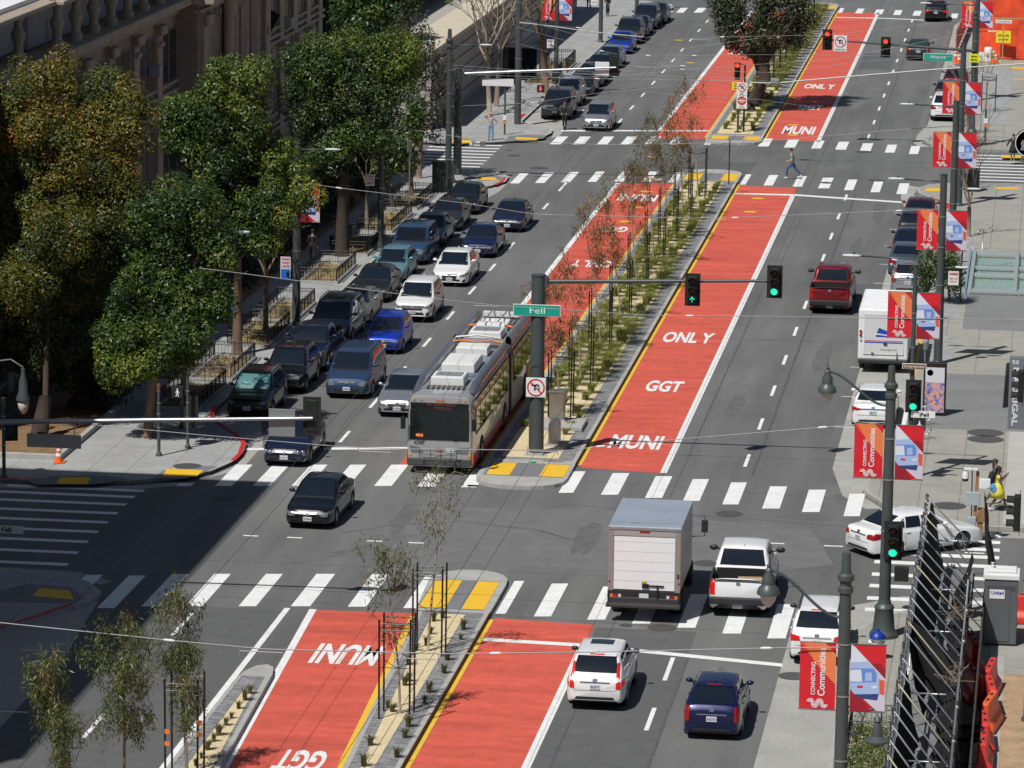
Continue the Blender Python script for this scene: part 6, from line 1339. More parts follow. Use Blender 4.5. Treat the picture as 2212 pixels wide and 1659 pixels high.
def tree(label, base, lobes_px, Y0, mat, seed, bark=mBark, r0=.24, cr=.5, per=60, size=.20, lean=None, dens=1.0, group='street trees', cat='tree', top_trunk=None, extra_limb=True, aspect=.42, droop=.1, dz=.15, limbs=1):
    """crown lobes are surveyed as picture ellipses on the vertical plane Y0(+dy) through the trunk"""
    t = thing('tree', label, cat, (base[0], base[1], dz), 0, group); g = np.random.default_rng(seed); lb = []
    for q in lobes_px:
        px, py, rx, ry = q[:4]; dy = q[4] if len(q) > 4 else 0; tn = q[5] if len(q) > 5 else .5
        c = YP(px, py, Y0+dy); s = (Y0+dy)/math.cos(CPIT)/CF
        lb.append(((c.x, c.y, c.z), (rx*s, (rx+ry)*.5*s*1.15, ry*s), tn))
    C, R, T = lobe_clumps(lb, cr, g, dens, (base[0], base[1], dz))
    leaves('crown', mat, t, C, R, (per*(R/cr)**2).astype(int)+6, size, aspect, droop, seed+1, T, tspread=.17, shell=.68)
    m = MB(); zmin = min(c[2]-r[2]*.5 for c, r, _ in lb)-dz; cx_ = np.mean([c[0] for c, r, _ in lb])-base[0]; cy_ = np.mean([c[1] for c, r, _ in lb])-base[1]; zc = np.mean([c[2] for c, r, _ in lb])-dz
    fk = Vector((cx_*.25, cy_*.25, max(zmin*.9, 1.4)))
    m.tube([(0, 0, 0), (0, 0, .25), (fk.x*.4, fk.y*.4, fk.z*.5), tuple(fk)], [r0*1.35, r0*1.05, r0*.9, r0*.72], 10)
    for c, r, _ in lb[::limbs]:
        e = Vector((c[0]-base[0], c[1]-base[1], c[2]-dz)); mid = fk.lerp(e, .5)+Vector((g.normal()*.15, g.normal()*.15, .15)); m.tube([tuple(fk-Vector((0, 0, .1))), tuple(mid), tuple(e)], [r0*.34, r0*.2, r0*.08], 6)
        for k in range(3):
            e2 = e+Vector((g.normal()*r[0]*.6, g.normal()*r[1]*.6, g.normal()*r[2]*.6)); m.tube([tuple(mid), tuple(e2)], [r0*.15, .02], 5)
    m.build('trunk', bark, t, smooth=True); return t
def gp(px, py, z=.15): p = G(px, py, z); return (p.x, p.y)
b1 = gp(85, 950)
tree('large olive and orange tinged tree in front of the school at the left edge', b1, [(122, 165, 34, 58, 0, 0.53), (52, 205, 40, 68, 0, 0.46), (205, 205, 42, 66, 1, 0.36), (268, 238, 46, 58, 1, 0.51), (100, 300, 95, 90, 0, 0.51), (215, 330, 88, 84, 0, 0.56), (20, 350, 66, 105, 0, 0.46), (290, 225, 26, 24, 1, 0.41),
     (130, 425, 112, 95, 0, 0.49), (250, 440, 62, 84, 0, 0.41), (42, 515, 84, 100, 0, 0.41), (150, 545, 100, 92, 0, 0.36), (222, 590, 52, 78, .5, 0.33), (20, 660, 60, 80, 0, 0.41), (95, 640, 60, 70, .5, 0.36), (-60, 420, 90, 200, 0, 0.41), (285, 560, 30, 60, 1, 0.31), (60, 600, 55, 60, -2.5, 0.31), (125, 500, 60, 60, -2.5, 0.41), (110, 725, 60, 50, 1, 0.06), (195, 700, 58, 66, 2, 0.05), (55, 755, 60, 45, 1, 0.11), (150, 775, 55, 45, 3, 0.05)],  # front lobes added to shade the trunk; lowest lobes carry shade in their tint
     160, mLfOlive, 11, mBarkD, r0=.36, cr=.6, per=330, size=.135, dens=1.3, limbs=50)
tree('dark evergreen in the deep shade between the olive tree and the front green tree', (-20.0, 163.5), [(250, 800, 44, 56, 0, .1), (296, 715, 40, 66, 0, .1), (205, 835, 34, 36, 0, .05), (310, 610, 34, 60, 1, .1), (270, 655, 40, 50, 1, .1)], 163.5, mLfDark, 15, mBarkD, r0=.2, cr=.5, per=90, size=.18, dens=1.2, limbs=3)
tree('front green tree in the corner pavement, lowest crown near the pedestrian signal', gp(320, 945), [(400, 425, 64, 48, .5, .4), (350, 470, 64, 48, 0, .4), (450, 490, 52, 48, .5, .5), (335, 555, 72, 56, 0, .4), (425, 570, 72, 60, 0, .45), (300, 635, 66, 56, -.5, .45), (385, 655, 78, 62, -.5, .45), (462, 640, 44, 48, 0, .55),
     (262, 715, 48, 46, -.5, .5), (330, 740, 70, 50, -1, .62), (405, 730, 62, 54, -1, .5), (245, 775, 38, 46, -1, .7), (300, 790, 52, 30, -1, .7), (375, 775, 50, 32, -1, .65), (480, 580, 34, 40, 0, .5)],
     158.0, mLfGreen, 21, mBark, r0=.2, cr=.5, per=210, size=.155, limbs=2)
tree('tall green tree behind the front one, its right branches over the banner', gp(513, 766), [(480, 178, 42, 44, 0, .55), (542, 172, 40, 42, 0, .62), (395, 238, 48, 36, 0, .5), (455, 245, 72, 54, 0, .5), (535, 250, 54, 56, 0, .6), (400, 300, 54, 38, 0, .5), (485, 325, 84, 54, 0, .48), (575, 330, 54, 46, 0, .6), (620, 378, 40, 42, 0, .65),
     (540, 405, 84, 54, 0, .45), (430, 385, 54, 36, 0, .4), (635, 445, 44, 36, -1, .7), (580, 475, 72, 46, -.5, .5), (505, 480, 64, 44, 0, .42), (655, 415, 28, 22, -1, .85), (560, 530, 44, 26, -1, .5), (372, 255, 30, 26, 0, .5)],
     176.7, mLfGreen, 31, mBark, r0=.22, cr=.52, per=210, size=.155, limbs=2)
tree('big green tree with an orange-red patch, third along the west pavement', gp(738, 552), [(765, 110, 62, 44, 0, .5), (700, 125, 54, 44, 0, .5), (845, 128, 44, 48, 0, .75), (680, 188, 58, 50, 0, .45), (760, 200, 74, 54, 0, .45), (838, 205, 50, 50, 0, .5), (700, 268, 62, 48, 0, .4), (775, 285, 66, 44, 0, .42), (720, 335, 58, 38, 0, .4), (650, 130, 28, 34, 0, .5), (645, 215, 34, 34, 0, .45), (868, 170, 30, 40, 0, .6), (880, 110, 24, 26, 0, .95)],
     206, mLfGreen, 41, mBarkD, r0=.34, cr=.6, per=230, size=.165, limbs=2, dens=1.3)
tree('slim young green tree under the big crown, near the railed planter', gp(848, 450), [(790, 352, 40, 34, 0, .55), (830, 320, 42, 40, 0, .5), (760, 325, 30, 34, 0, .5), (815, 385, 30, 18, 0, .55)], 222.4, mLfGreen, 51, mBark, r0=.13, cr=.42, per=55, size=.24)
tree('slim green tree nearest the Hayes corner controller cabinet', gp(889, 422), [(878, 300, 30, 46, 0, .55), (868, 350, 28, 22, 0, .65), (895, 250, 24, 36, 0, .4)], 227.6, mLfGreen, 55, mBark, r0=.14, cr=.42, per=50, size=.24)
tree('thin-leaved grey-olive tree at the Hayes corner behind the lamp pole', gp(905, 385), [(888, 60, 30, 32, 0, .4), (920, 108, 40, 42, 0, .4), (955, 158, 26, 46, 0, .4), (900, 150, 36, 38, 0, .4), (955, 220, 24, 46, 0, .5), (935, 262, 26, 34, 0, .4)], 234.6, mLfGrey, 61, mTwig, r0=.16, cr=.5, per=34, size=.2)
g0 = YP(800, 30, 262)
tree('dark green tree behind the school corner at the top of the picture', (g0.x, 262), [(760, 15, 44, 48, 0, .4), (815, 25, 48, 46, 0, .45), (860, -10, 40, 50, 0, .3), (720, 5, 34, 60, 4, .1), (850, 62, 24, 26, 0, .5), (790, -60, 80, 50, 0, .4)], 262, mLfGreen, 71, mBarkD, r0=.35, cr=.6, per=60, size=.3)  # left lobe at the darkest tint fills in black shade beside the school
def bare_tree(label, base, top, spread, seed, r0=.13, levels=4, mat=None, leafy=None, z0=.15, lean=(0, 0), group='bare trees', nl=0, lsize=.2, trunk_h=None):
    t = thing('tree', label, 'tree', (base[0], base[1], z0), 0, group); rr = random.Random(seed); m = MB(); tips = []
    H = top-z0; th = trunk_h or H*.38
    def br(p, d, L, r, lv):
        q = p+d*L*.5+Vector((rr.gauss(0, .05), rr.gauss(0, .05), 0))*L; e = q+(d+Vector((rr.gauss(0, .12), rr.gauss(0, .12), .08))).normalized()*L*.5
        m.tube([tuple(p), tuple(q), tuple(e)], [r, r*.8, r*.62], 5 if lv else 7, cap=False)
        if lv >= levels: tips.append(e); return
        for k in range(rr.choice((2, 3, 3))):
            a = rr.uniform(0, 2*PI); s = rr.uniform(.35, .8)*spread; br(e, (d+Vector((math.cos(a)*s, math.sin(a)*s, rr.uniform(-.1, .35)))).normalized(), L*rr.uniform(.6, .82), r*.58, lv+1)
        if lv >= 1: tips.append(e)
    d0 = Vector((lean[0], lean[1], 1)).normalized(); m.tube([(0, 0, 0), tuple(d0*th)], [r0*1.2, r0], 8)
    for k in range(3):
        a = 2*PI*k/3+rr.random(); br(d0*th, (d0+Vector((math.cos(a)*.45*spread, math.sin(a)*.45*spread, 0))).normalized(), (H-th)*.36, r0*.6, 1)
    m.build('trunk', mat or mTwig, t, smooth=True)
    if leafy and nl:
        C = [tips[rr.randrange(len(tips))] for _ in range(nl)]; leaves('crown', leafy, t, [tuple(c) for c in C], [.22]*nl, 9, lsize, .45, .1, seed, np.full(nl, .5), shell=.1)
    return t
bare_tree('budding tree with sparse yellow-green leaves, first beyond the far Hayes corner', gp(1058, 250), 9.5, 1.0, 5, .15, leafy=mLfSpring, nl=90, levels=5, lean=(-.06, 0), mat=mBarkP)
bare_tree('second budding tree beyond the far Hayes corner', gp(1072, 230), 9.6, 1.1, 9, .15, leafy=mLfSpring, nl=110, levels=5, lean=(.06, 0))
bare_tree('thick-trunked budding tree beside the far pavement shadow', gp(1180, 202), 9.8, 1.0, 13, .2, leafy=mLfSpring, nl=80, levels=5, lean=(-.1, 0), mat=mBark)
bare_tree('pale trunked bare tree beside the shaded pole beyond Hayes', gp(1052, 205), 8.8, .9, 17, .13, levels=4, mat=mBarkP)
bare_tree('leafless small tree in front of the bare wall by the lamp pole', gp(574, 715), 6.2, 1.0, 23, .11, levels=4, mat=mTwig, trunk_h=2.6)
bare_tree('slim bare-stemmed tree by the railed planter', gp(792, 498), 6.4, .8, 29, .09, levels=4, mat=mTwig, leafy=mLfGreen, nl=60)
bare_tree('brown leafless shrub-like tree on the east pavement before Hayes', gp(2092, 511), 5.6, .75, 33, .10, levels=5, mat=mTwig, trunk_h=1.6)
bare_tree('brown leafless tree by the black litter bin at the Hayes crosswalk', gp(2083, 410), 5.0, .7, 37, .09, levels=5, mat=mTwig, trunk_h=1.2)
bare_tree('young staked tree on the east pavement beyond Hayes', gp(2130, 243), 4.6, .5, 41, .035, levels=3, leafy=mLfSpring, nl=16, lsize=.14)
bare_tree('bare brown tree behind the east pole beyond Hayes', gp(2090, 292), 4.6, .7, 43, .08, levels=5, mat=mTwig)
# the big old tree on the median beyond Hayes
bt = (0.05, 271.5)
T9 = thing('tree', 'big dark evergreen tree with a leaning trunk on the median beyond Hayes', 'tree', (bt[0], bt[1], .15)); g = np.random.default_rng(91); lb = []
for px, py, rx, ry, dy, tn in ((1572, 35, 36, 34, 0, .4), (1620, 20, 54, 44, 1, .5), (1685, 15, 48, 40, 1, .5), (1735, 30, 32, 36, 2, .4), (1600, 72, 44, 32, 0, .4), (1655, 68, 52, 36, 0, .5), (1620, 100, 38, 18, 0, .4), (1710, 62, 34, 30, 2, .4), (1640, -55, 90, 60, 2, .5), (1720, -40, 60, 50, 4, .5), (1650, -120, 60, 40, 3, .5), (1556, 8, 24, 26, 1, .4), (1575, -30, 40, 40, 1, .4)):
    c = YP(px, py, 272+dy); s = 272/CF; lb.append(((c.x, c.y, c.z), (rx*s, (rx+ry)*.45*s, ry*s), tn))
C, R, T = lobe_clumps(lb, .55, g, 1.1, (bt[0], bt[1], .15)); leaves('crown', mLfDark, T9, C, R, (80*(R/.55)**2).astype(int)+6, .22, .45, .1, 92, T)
m = MB(); P = [YP(1623, 243, 271.5), YP(1628, 222, 271.5), YP(1640, 196, 271.7), YP(1649, 172, 272), YP(1648, 140, 272), YP(1646, 100, 272.2)]
P = [(p.x-bt[0], p.y-bt[1], max(p.z-.15, 0)) for p in P]; m.tube(P, [.62, .48, .48, .52, .42, .34], 12)
for e in ((1612, 118), (1690, 60), (1600, 60), (1720, 40), (1650, 20)):
    q = YP(*e, 272); m.tube([P[3] if e[0] < 1640 else P[4], tuple(Vector(P[4]).lerp(Vector((q.x-bt[0], q.y-bt[1], q.z)), .5)), (q.x-bt[0], q.y-bt[1], q.z)], [.26, .18, .1], 7)
m.build('trunk', mBarkD, T9, smooth=True)
# small leafy tree by the silver hatchback
tree('small leafy tree on the east pavement beside the parked silver hatchback', gp(2050, 652), [(2010, 570, 34, 28, 0, .4), (2045, 560, 32, 30, 0, .5), (1995, 600, 20, 28, 0, .4), (2062, 590, 18, 34, 0, .5), (2070, 615, 12, 26, 0, .5), (2030, 600, 24, 22, 0, .4)], 197.0, mLfGreen, 101, mBark, r0=.06, cr=.3, per=60, size=.12)
# young gum trees on the medians
GY = 'young gum trees on the medians'
def gum(label, x, y, zt, crown, seed, mat=mLfRust, lean=(-.8, 0), r=.045, cnt=34, z0=.17, size=.2, tint=.6, bark=mBarkP, nb=16):
    """crown: (zlow, half width, density)"""
    t = thing('young_tree', label, 'young tree', (x, y, z0), 0, GY); rr = random.Random(seed); H = zt-z0; zl, hw, dn = crown; m = MB()
    sp = lambda u: Vector((lean[0]*u**1.6+math.sin(u*5+seed)*.05, lean[1]*u**1.6+math.cos(u*4+seed)*.05, H*u))
    m.tube([tuple(sp(i/10)) for i in range(11)], [r*(1-.75*i/10) for i in range(11)], 7); C = []
    for k in range(int(nb*dn)):
        u = lerp((zl-z0)/H, .97, rr.random()**.85); p = sp(u); a = rr.uniform(0, 2*PI); f = (1-abs((u-(zl/H+.35))/.75))*.75+.35
        L = hw*f*rr.uniform(.5, 1.1); q = p+Vector((math.cos(a)*L*.6, math.sin(a)*L*.6, L*.55)); e = q+Vector((math.cos(a)*L*.45, math.sin(a)*L*.45, -.05)); m.tube([tuple(p), tuple(q), tuple(e)], [.014, .010, .005], 4, cap=False)
        C += [tuple(q), tuple(e), tuple(e-Vector((0, 0, .22)))]
        if rr.random() < .5: C.append(tuple(p.lerp(q, .6)))
    C.append(tuple(sp(1))); C.append(tuple(sp(.95)))
    m.build('trunk', bark, t, smooth=True); n = len(C); leaves('crown', mat, t, C, [.2+.16*rr.random() for _ in range(n)], cnt, size, .17, .9, seed, np.clip(np.random.default_rng(seed).normal(tint, .2, n), 0, 1), shell=.05, up=.1, tspread=.2); return t
rows = [(0.1, 164.8, 5.7, (2.9, .95, 1.2), .62), (.05, 172.5, 6.0, (2.6, .7, .6), .6), (-.02, 180.6, 6.3, (3.0, .85, .75), .55), (.04, 188.6, 6.4, (2.8, .9, 1.1), .7), (-.04, 197.5, 6.2, (2.9, .95, 1.0), .45), (0, 205.6, 6.6, (3.0, 1.05, .9), .45), (-.1, 213.8, 6.6, (3.2, 1.15, 1.3), .25), (-.1, 222.3, 6.6, (3.0, 1.0, 1.3), .6), (0, 230.3, 6.9, (3.4, .9, .8), .7)]
nm = ['rust-orange, nearest the mast beside the green street sign', 'second behind the signal mast, thin crown', 'third behind the signal mast', 'fourth behind the mast, dense orange crown over ONLY', 'fifth behind the mast, wide reddish crown', 'sixth behind the mast, airy grey-green crown', 'seventh behind the mast, grey-green crown', 'eighth behind the mast, reddish green crown', 'last before Hayes with a pale forked trunk']
for i, (x, y, zt, cr, tn) in enumerate(rows): gum('young gum tree on the median, '+nm[i], x, y, zt, cr, 200+i, tint=tn, cnt=34 if i < 5 else 26, size=.18)
gum('sparse young gum tree nearest the Fell crosswalk on the near median', .58, 126.2, 6.1, (4.0, .75, .8), 231, mLfGum, (.35, 0), cnt=16, size=.17, tint=.45)
gum('leaning young gum tree on the near median, second from the crosswalk', .78, 118.6, 5.2, (2.3, .85, 1.1), 233, mLfGum, (-.4, 0), cnt=18, size=.18, tint=.45)
gum('tall full young gum tree on the near island, rightmost of the three bottom left', -4.15, 111.3, 5.7, (1.9, .62, 1.5), 235, mLfGum, (-.35, 0), r=.05, cnt=36, size=.17, tint=.42, nb=20)
gum('bushy young gum tree at the bottom left, middle of three', -4.2, 103.6, 6.25, (2.9, .85, 1.7), 237, mLfGum, (-.15, 0), r=.06, cnt=40, size=.17, tint=.42, nb=20, bark=mBark)
gum('bushy reddish topped young gum tree at the bottom left corner', -3.95, 96.3, 7.3, (4.4, .62, 1.4), 239, mLfGum, (-.35, 0), r=.05, cnt=44, size=.17, tint=.5, nb=20)
gum('small thin gum sapling beside the orange tagged stakes, bottom left', -3.75, 109.5, 3.7, (1.9, .4, .6), 241, mLfGum, (0, 0), r=.03, cnt=20, size=.18, tint=.4)
for i, y in enumerate((286, 292.5, 299, 305.5, 312, 319, 326, 333)): gum('slim young gum tree in the planted median beyond Hayes, behind the big tree', 0, y, 5.6, (3.4, .5, .45), 250+i, mLfRust, (-.3, 0), cnt=10, size=.2, tint=.3)
# tree guards: black posts with cross ties
def guard(tx, y, x=0., w=.92, d=.9, h=2.75, z0=.177, tags=False):
    t = thing('tree_guard', tx, 'tree guard', (x, y, z0), 0, 'black tree guards')
    for sx in (-1, 1):
        for sy in (-1, 1): m = MB(); m.tube([(sx*w/2, sy*d/2, 0), (sx*w/2+sx*.015, sy*d/2, h+(.04 if sx > 0 else 0))], .032, 6); m.build('post', mBlk, t)
    m = MB()
    for z in (h-.12, h-.32):
        for sy in (-1, 1): m.tube([(-w/2, sy*d/2, z), (w/2, sy*d/2, z)], .018, 5)
    m.build('cross_bar', mBlk, t); m = MB()
    for z in (h-.22, h*.52):
        for sx in (-1, 1):
            for sy in (-1, 1): m.tube([(sx*w/2, sy*d/2, z), (0, 0, z-.12)], .011, 5)
    m.build('tie', mBlk, t)
    if tags:
        for sx, z in ((1, 1.6), (1, 1.25), (-1, .95), (-1, 1.3)): m = MB(); m.box((sx*w/2+.06, -d/2-.03, z+.3), (.14, .02, .13)); m.build('orange_tag', mOr, t)
    return t
nm2 = ['around the first median tree behind the signal mast', 'around the second median tree behind the mast', 'around the third median tree behind the mast', 'around the fourth median tree behind the mast', 'around the fifth median tree behind the mast', 'around the sixth median tree behind the mast', 'around the seventh median tree behind the mast', 'around the eighth median tree behind the mast', 'around the last median tree before Hayes']
for i, r_ in enumerate(rows): guard('tree guard of four black posts '+nm2[i], r_[1]+.3, r_[0])
guard('tree guard of black posts nearest the Fell crosswalk on the near median', 126.1, .58, h=2.8); guard('tree guard of black posts second on the near median', 118.4, .76, h=3.05)
guard('tree guard with small orange tags at the bottom left', 110.3, -4.0, h=3.1, tags=True); guard('low tree guard cut by the bottom edge of the picture', 103.6, -4.2, h=2.0)
for i, y in enumerate((286, 292.5, 299, 305.5, 312, 319, 326, 333)): guard('tree guard in the median beyond Hayes, behind the big tree', y, 0, h=2.9)
for p, q in (((2045, 652), 'beside the parked silver hatchback'), ((2128, 242), 'on the east pavement beyond Hayes')):
    a = gp(*p); guard('tree guard '+q, a[1]+.2, a[0]+.2, w=.9, d=.5, h=2.4)
t = thing('post', 'single black post at the Hayes end of the planted median', 'post', (1.35, 236.0, .177)); m = MB(); m.tube([(0, 0, 0), (0, 0, 2.6)], .035, 8); m.box((.03, -.04, 2.2), (.06, .02, .06)); m.build('shaft', mBlk, t)
# grass tufts
mTuft = leaf_mat('tussock grass', [(0, (.09, .115, .02)), (.5, (.19, .225, .035)), (.85, (.31, .33, .08)), (1, (.45, .42, .18))], trans=.3); mTuftS = leaf_mat('young tussock grass', [(0, (.045, .05, .016)), (.6, (.10, .105, .03)), (1, (.22, .19, .08))], trans=.2)
def tuft_mesh(seed, h, r, n, wind):
    g = np.random.default_rng(seed); V = []; F = []; tt = []
    for k in range(n):
        a = g.uniform(0, 2*PI); b = np.array([math.cos(a), math.sin(a), 0])*g.uniform(0, .09)*r/.35; d = np.array([math.cos(a), math.sin(a), 0])*g.uniform(.15, 1)*r+np.array([wind, wind*.3, 0]); hh = h*g.uniform(.7, 1.1); s = np.array([-math.sin(a), math.cos(a), 0])*.014; o = len(V)
        for u in (0, .35, .7, 1): p = b+d*u**1.8+np.array([0, 0, hh*(u*1.5-.75*u*u*(1 if u < 1 else 1.1))*1.25]); w_ = s*(1-u*.8); V += [p-w_, p+w_]
        for j in range(3): F.append((o+2*j, o+2*j+1, o+2*j+3, o+2*j+2)); tt.append(g.uniform(.2, .8)+.1*j)
    me = bpy.data.meshes.new('grass_tuft'); me.from_pydata([tuple(v) for v in V], [], F); at_ = me.attributes.new('tint', 'FLOAT', 'FACE'); at_.data.foreach_set('value', np.clip(tt, 0, 1).astype(np.float32)); return me
big = [tuft_mesh(i, .44, .50, 190, .14) for i in range(4)]; small = [tuft_mesh(10+i, .30, .20, 60, .04) for i in range(3)]
for m_ in big: m_.materials.append(mTuft)
for m_ in small: m_.materials.append(mTuftS)
def tuft(x, y, s, bigm=True, lab=''):
    o = bpy.data.objects.new('grass_tuft', rnd.choice(big if bigm else small)); col.objects.link(o); o.location = (x, y, .17); o.rotation_euler = (0, 0, rnd.uniform(-.5, .5)); s *= 1.22 if bigm else 1.05; o.scale = (s, s, s*rnd.uniform(.85, 1.15))
    tag(o, lab, 'grass tuft', 'ornamental grass tufts in the medians')
for cx_, st in ((-.98, 0), (-.12, .4), (.72, .2)):
    y = 161.5+st+(1.5 if cx_ < 0 else 0)
    while y < 236:
        dense = math.exp(-((y-182)/13)**2)+.75*math.exp(-((y-203)/9)**2)+.6*math.exp(-((y-222)/12)**2)
        if not (abs(cx_) < .3 and 162 < y < 165.5) and rnd.random() < .93: tuft(cx_+rnd.gauss(0, .09), y, min(1.3, .55+.62*dense)*rnd.uniform(.85, 1.1), True, 'feathery green grass tuft planted in rows in the middle median')
        y += 1.18 if dense > .5 else 1.5
for cx_ in (-.8, .1, .8):
    y = 261.5
    while y < 342:
        if not (268 < y < 275 and abs(cx_) < .5): tuft(cx_+rnd.gauss(0, .1), y, (1.25 if y > 285 or 270 < y < 278 else .7)*rnd.uniform(.85, 1.15), True, 'green grass tuft planted in the median beyond Hayes')
        y += 2.0
for y in (130.6, 129.2, 127.9, 126.9, 125.2, 123.6, 122.4, 121.2, 119.9, 118.8, 117.2, 116, 115, 113.9, 112.8, 111.5):
    tuft(.25+.9*((131-y) % 2 > .9)+rnd.uniform(-.15, .15)+(131-y)*.018, y, rnd.uniform(.8, 1.3), False, 'small dark grass tuft dotted in the near median')
for y in (130.1, 128.4, 126.2, 124.4, 121.9, 119.2): tuft(rnd.uniform(-.05, .2)+(131-y)*.03, y, rnd.uniform(.8, 1.2), False, 'small dark grass tuft dotted in the near median')
for y in (120.1, 119.3, 118.3, 117.2, 116.4, 115.3, 114.6, 113.7, 112.8, 112): tuft(-4.05, y, rnd.uniform(.7, 1.3), False, 'tiny grass tuft in a row on the narrow island')
# ------------------------------------------------------------ buildings
mTerra = M('glazed terracotta', (.25, .20, .155), .7, noise=.22, ns=.5, noise2=.12, ns2=5); mTerraL = M('pale terracotta trim', (.32, .27, .21), .7, noise=.18, ns=1.2); mTile = M('green tile diamond', (.02, .05, .035), .4); mRoofW = M('white roof', (.70, .71, .72), .7, noise=.08, ns=.6)
mWinD = M('old window glass', (.022, .024, .034), .35, spec=.3); mFrame = M('window frame paint', (.16, .15, .17), .6); mParaW = M('parapet wall lilac grey', (.33, .33, .35), .8, noise=.12, ns=.8)
S = thing('school_building', 'ornate terracotta school building with tall paired windows behind the street trees', 'building', (-23, 196, 0))
X0 = 0.0
def SB(m, x, y0, y1, z0, z1, d=.1):   # a slab on the east face, proud by d (local x), world y
    m.box((x+d/2-.1, (y0+y1)/2-196, (z0+z1)/2), (d+.2, y1-y0, z1-z0))
m = MB(); m.box((-9.2, (155+172)/2-196, 6.95), (17.4, 17, 13.9)); m.box((-9.0, (172+238.2)/2-196, 6.95), (18, 66.2, 13.9)); m.build('wall', mTerra, S)
m = MB(); SB(m, .0, 197.8, 216.6, 0, 13.9, 1.1); m.build('projecting_bay', mTerra, S)
m = MB(); SB(m, -.45, 154.6, 171.9, 13.55, 13.95, .9); SB(m, 0, 172, 197.6, 13.55, 13.95, .9); SB(m, 1.1, 197.4, 217, 13.55, 13.95, .9); SB(m, 0, 217.1, 238.6, 13.55, 13.95, .9)
m.build('cornice', mTerraL, S, bevel=.06)
m = MB()
for y0, y1, x in ((154.6, 171.9, -.45), (172, 197.7, 0), (216.7, 238.4, 0)):
    for z in (13.1, 9.35, 9.0, 4.5, 4.15): SB(m, x, y0, y1, z, z+.16, .22)
for z in (13.1, 9.0, 4.4): SB(m, 1.1, 197.7, 216.7, z, z+.18, .2)
m.build('string_course', mTerraL, S, bevel=.03)
# parapet storey set back, with white coping and roof, urn columns standing on the cornice
m = MB(); m.box((-9.6, 163.5-196, 15.0), (16.5, 16.6, 2.1)); m.box((-9.4, 205.1-196, 15.0), (17, 66.2, 2.1)); m.build('parapet', mParaW, S)
m = MB(); m.box((-8.9, 163.4-196, 16.18), (17.0, 17.0, .26)); m.box((-8.7, 205.1-196, 16.18), (17.5, 66.4, .26)); m.build('roof', mRoofW, S)
m = MB(); m.box((-.15, 163.4-196, 16.0), (1.1, 17.3, .2)); m.box((.15, 205.1-196, 16.0), (1.2, 66.7, .2)); m.build('coping', mTerraL, S, bevel=.05)
def urncol(y, x):
    m = MB(); m.lathe([(.30, 13.95), (.30, 14.3), (.22, 14.35), (.2, 14.7), (.3, 14.95), (.33, 15.15), (.22, 15.3), (.16, 15.6), (.24, 15.75), (.3, 15.9)], (x, y-196, 0), 10); m.build('balustrade_column', mTerraL, S, smooth=True, sharp=50)
for k in range(3): urncol(158+k*4.6, -.12)
for k in range(9): urncol(172.6+k*3.4, .22)
for k in range(9): urncol(204+k*3.9, .22)
# windows
def win(y0, y1, z0, z1, x=0.):
    m = MB(); SB(m, x, y0, y1, z0, z1, .03); f = m.build('window', mFrame, S)
    m = MB(); h = (z1-z0-.12)/2; w = y1-y0-.16
    for k in range(2): m.box((x+.045, (y0+y1)/2-196, z0+.05+h*(k+.5)), (.02, w, h-.06))
    m.build('pane', mWinD, f)
    m = MB(); SB(m, x, y0-.1, y1+.1, z0-.14, z0, .16); m.build('sill', mTerraL, f)
bays = [(184.1-5.1*k, 0) for k in range(3)]+[(189.25, 0), (194.3, 0)]+[(217.6+4.15*k, 0) for k in range(5)]
for yb, x in bays:
    for z0, z1 in ((9.9, 12.5), (5.15, 8.0), (.8, 3.5)):
        win(yb, yb+1.55, z0, z1); win(yb+1.8, yb+3.35, z0, z1)
for yb in (156.5, 161.6, 166.7):
    for z0, z1 in ((9.9, 12.5), (5.15, 8.0), (.8, 3.5)): win(yb, yb+1.55, z0, z1, -.35); win(yb+1.8, yb+3.35, z0, z1, -.35)
for yb in (205.4, 208.2, 211):
    for z0, z1 in ((9.6, 12.6), (5.0, 8.2), (.8, 3.5)): win(yb, yb+1.7, z0, z1, 1.1)
for yb, x in bays+[(238, 0)]: m = MB(); SB(m, 0, yb-1.45, yb-.35, .2, 13.1, .20); m.build('pilaster', mTerraL, S, bevel=.04)
for yb in (161.6-.8, 166.7-.8): m = MB(); SB(m, -.4, yb-.5, yb+.5, .2, 13.1, .2); m.build('pilaster', mTerraL, S, bevel=.04)
for yb in (198.2, 203.9, 214.2): m = MB(); SB(m, 1.1, yb, yb+1.3, .2, 13.1, .25); m.build('pilaster', mTerraL, S, bevel=.04)
m = MB()
for yb in [b_[0]-.9 for b_ in bays]:
    for q_ in (((.3, yb-196, 12.7), (.3, 1.2, .5)), ((.35, yb-196, 8.7), (.35, .8, .5)), ((.25, yb-196, 12.0), (.22, .9, .25))): m = MB(); m.box(*q_); m.build('carved_capital', mTerraL, S, bevel=.1)
for yb in (198.8, 204.5, 214.8): m = MB(); m.box((1.45, yb-196, 12.7), (.3, 1.3, .6)); m.build('carved_capital', mTerraL, S, bevel=.1)
for yb in (199.2, 202.0, 204.4, 214.7):
    for z in (12.8, 10.6, 8.6):
        m = MB(); m.box((1.1+.27, yb-196, z), (.03, .42, .42), rx=PI/4); m.build('green_diamond', mTile, S)
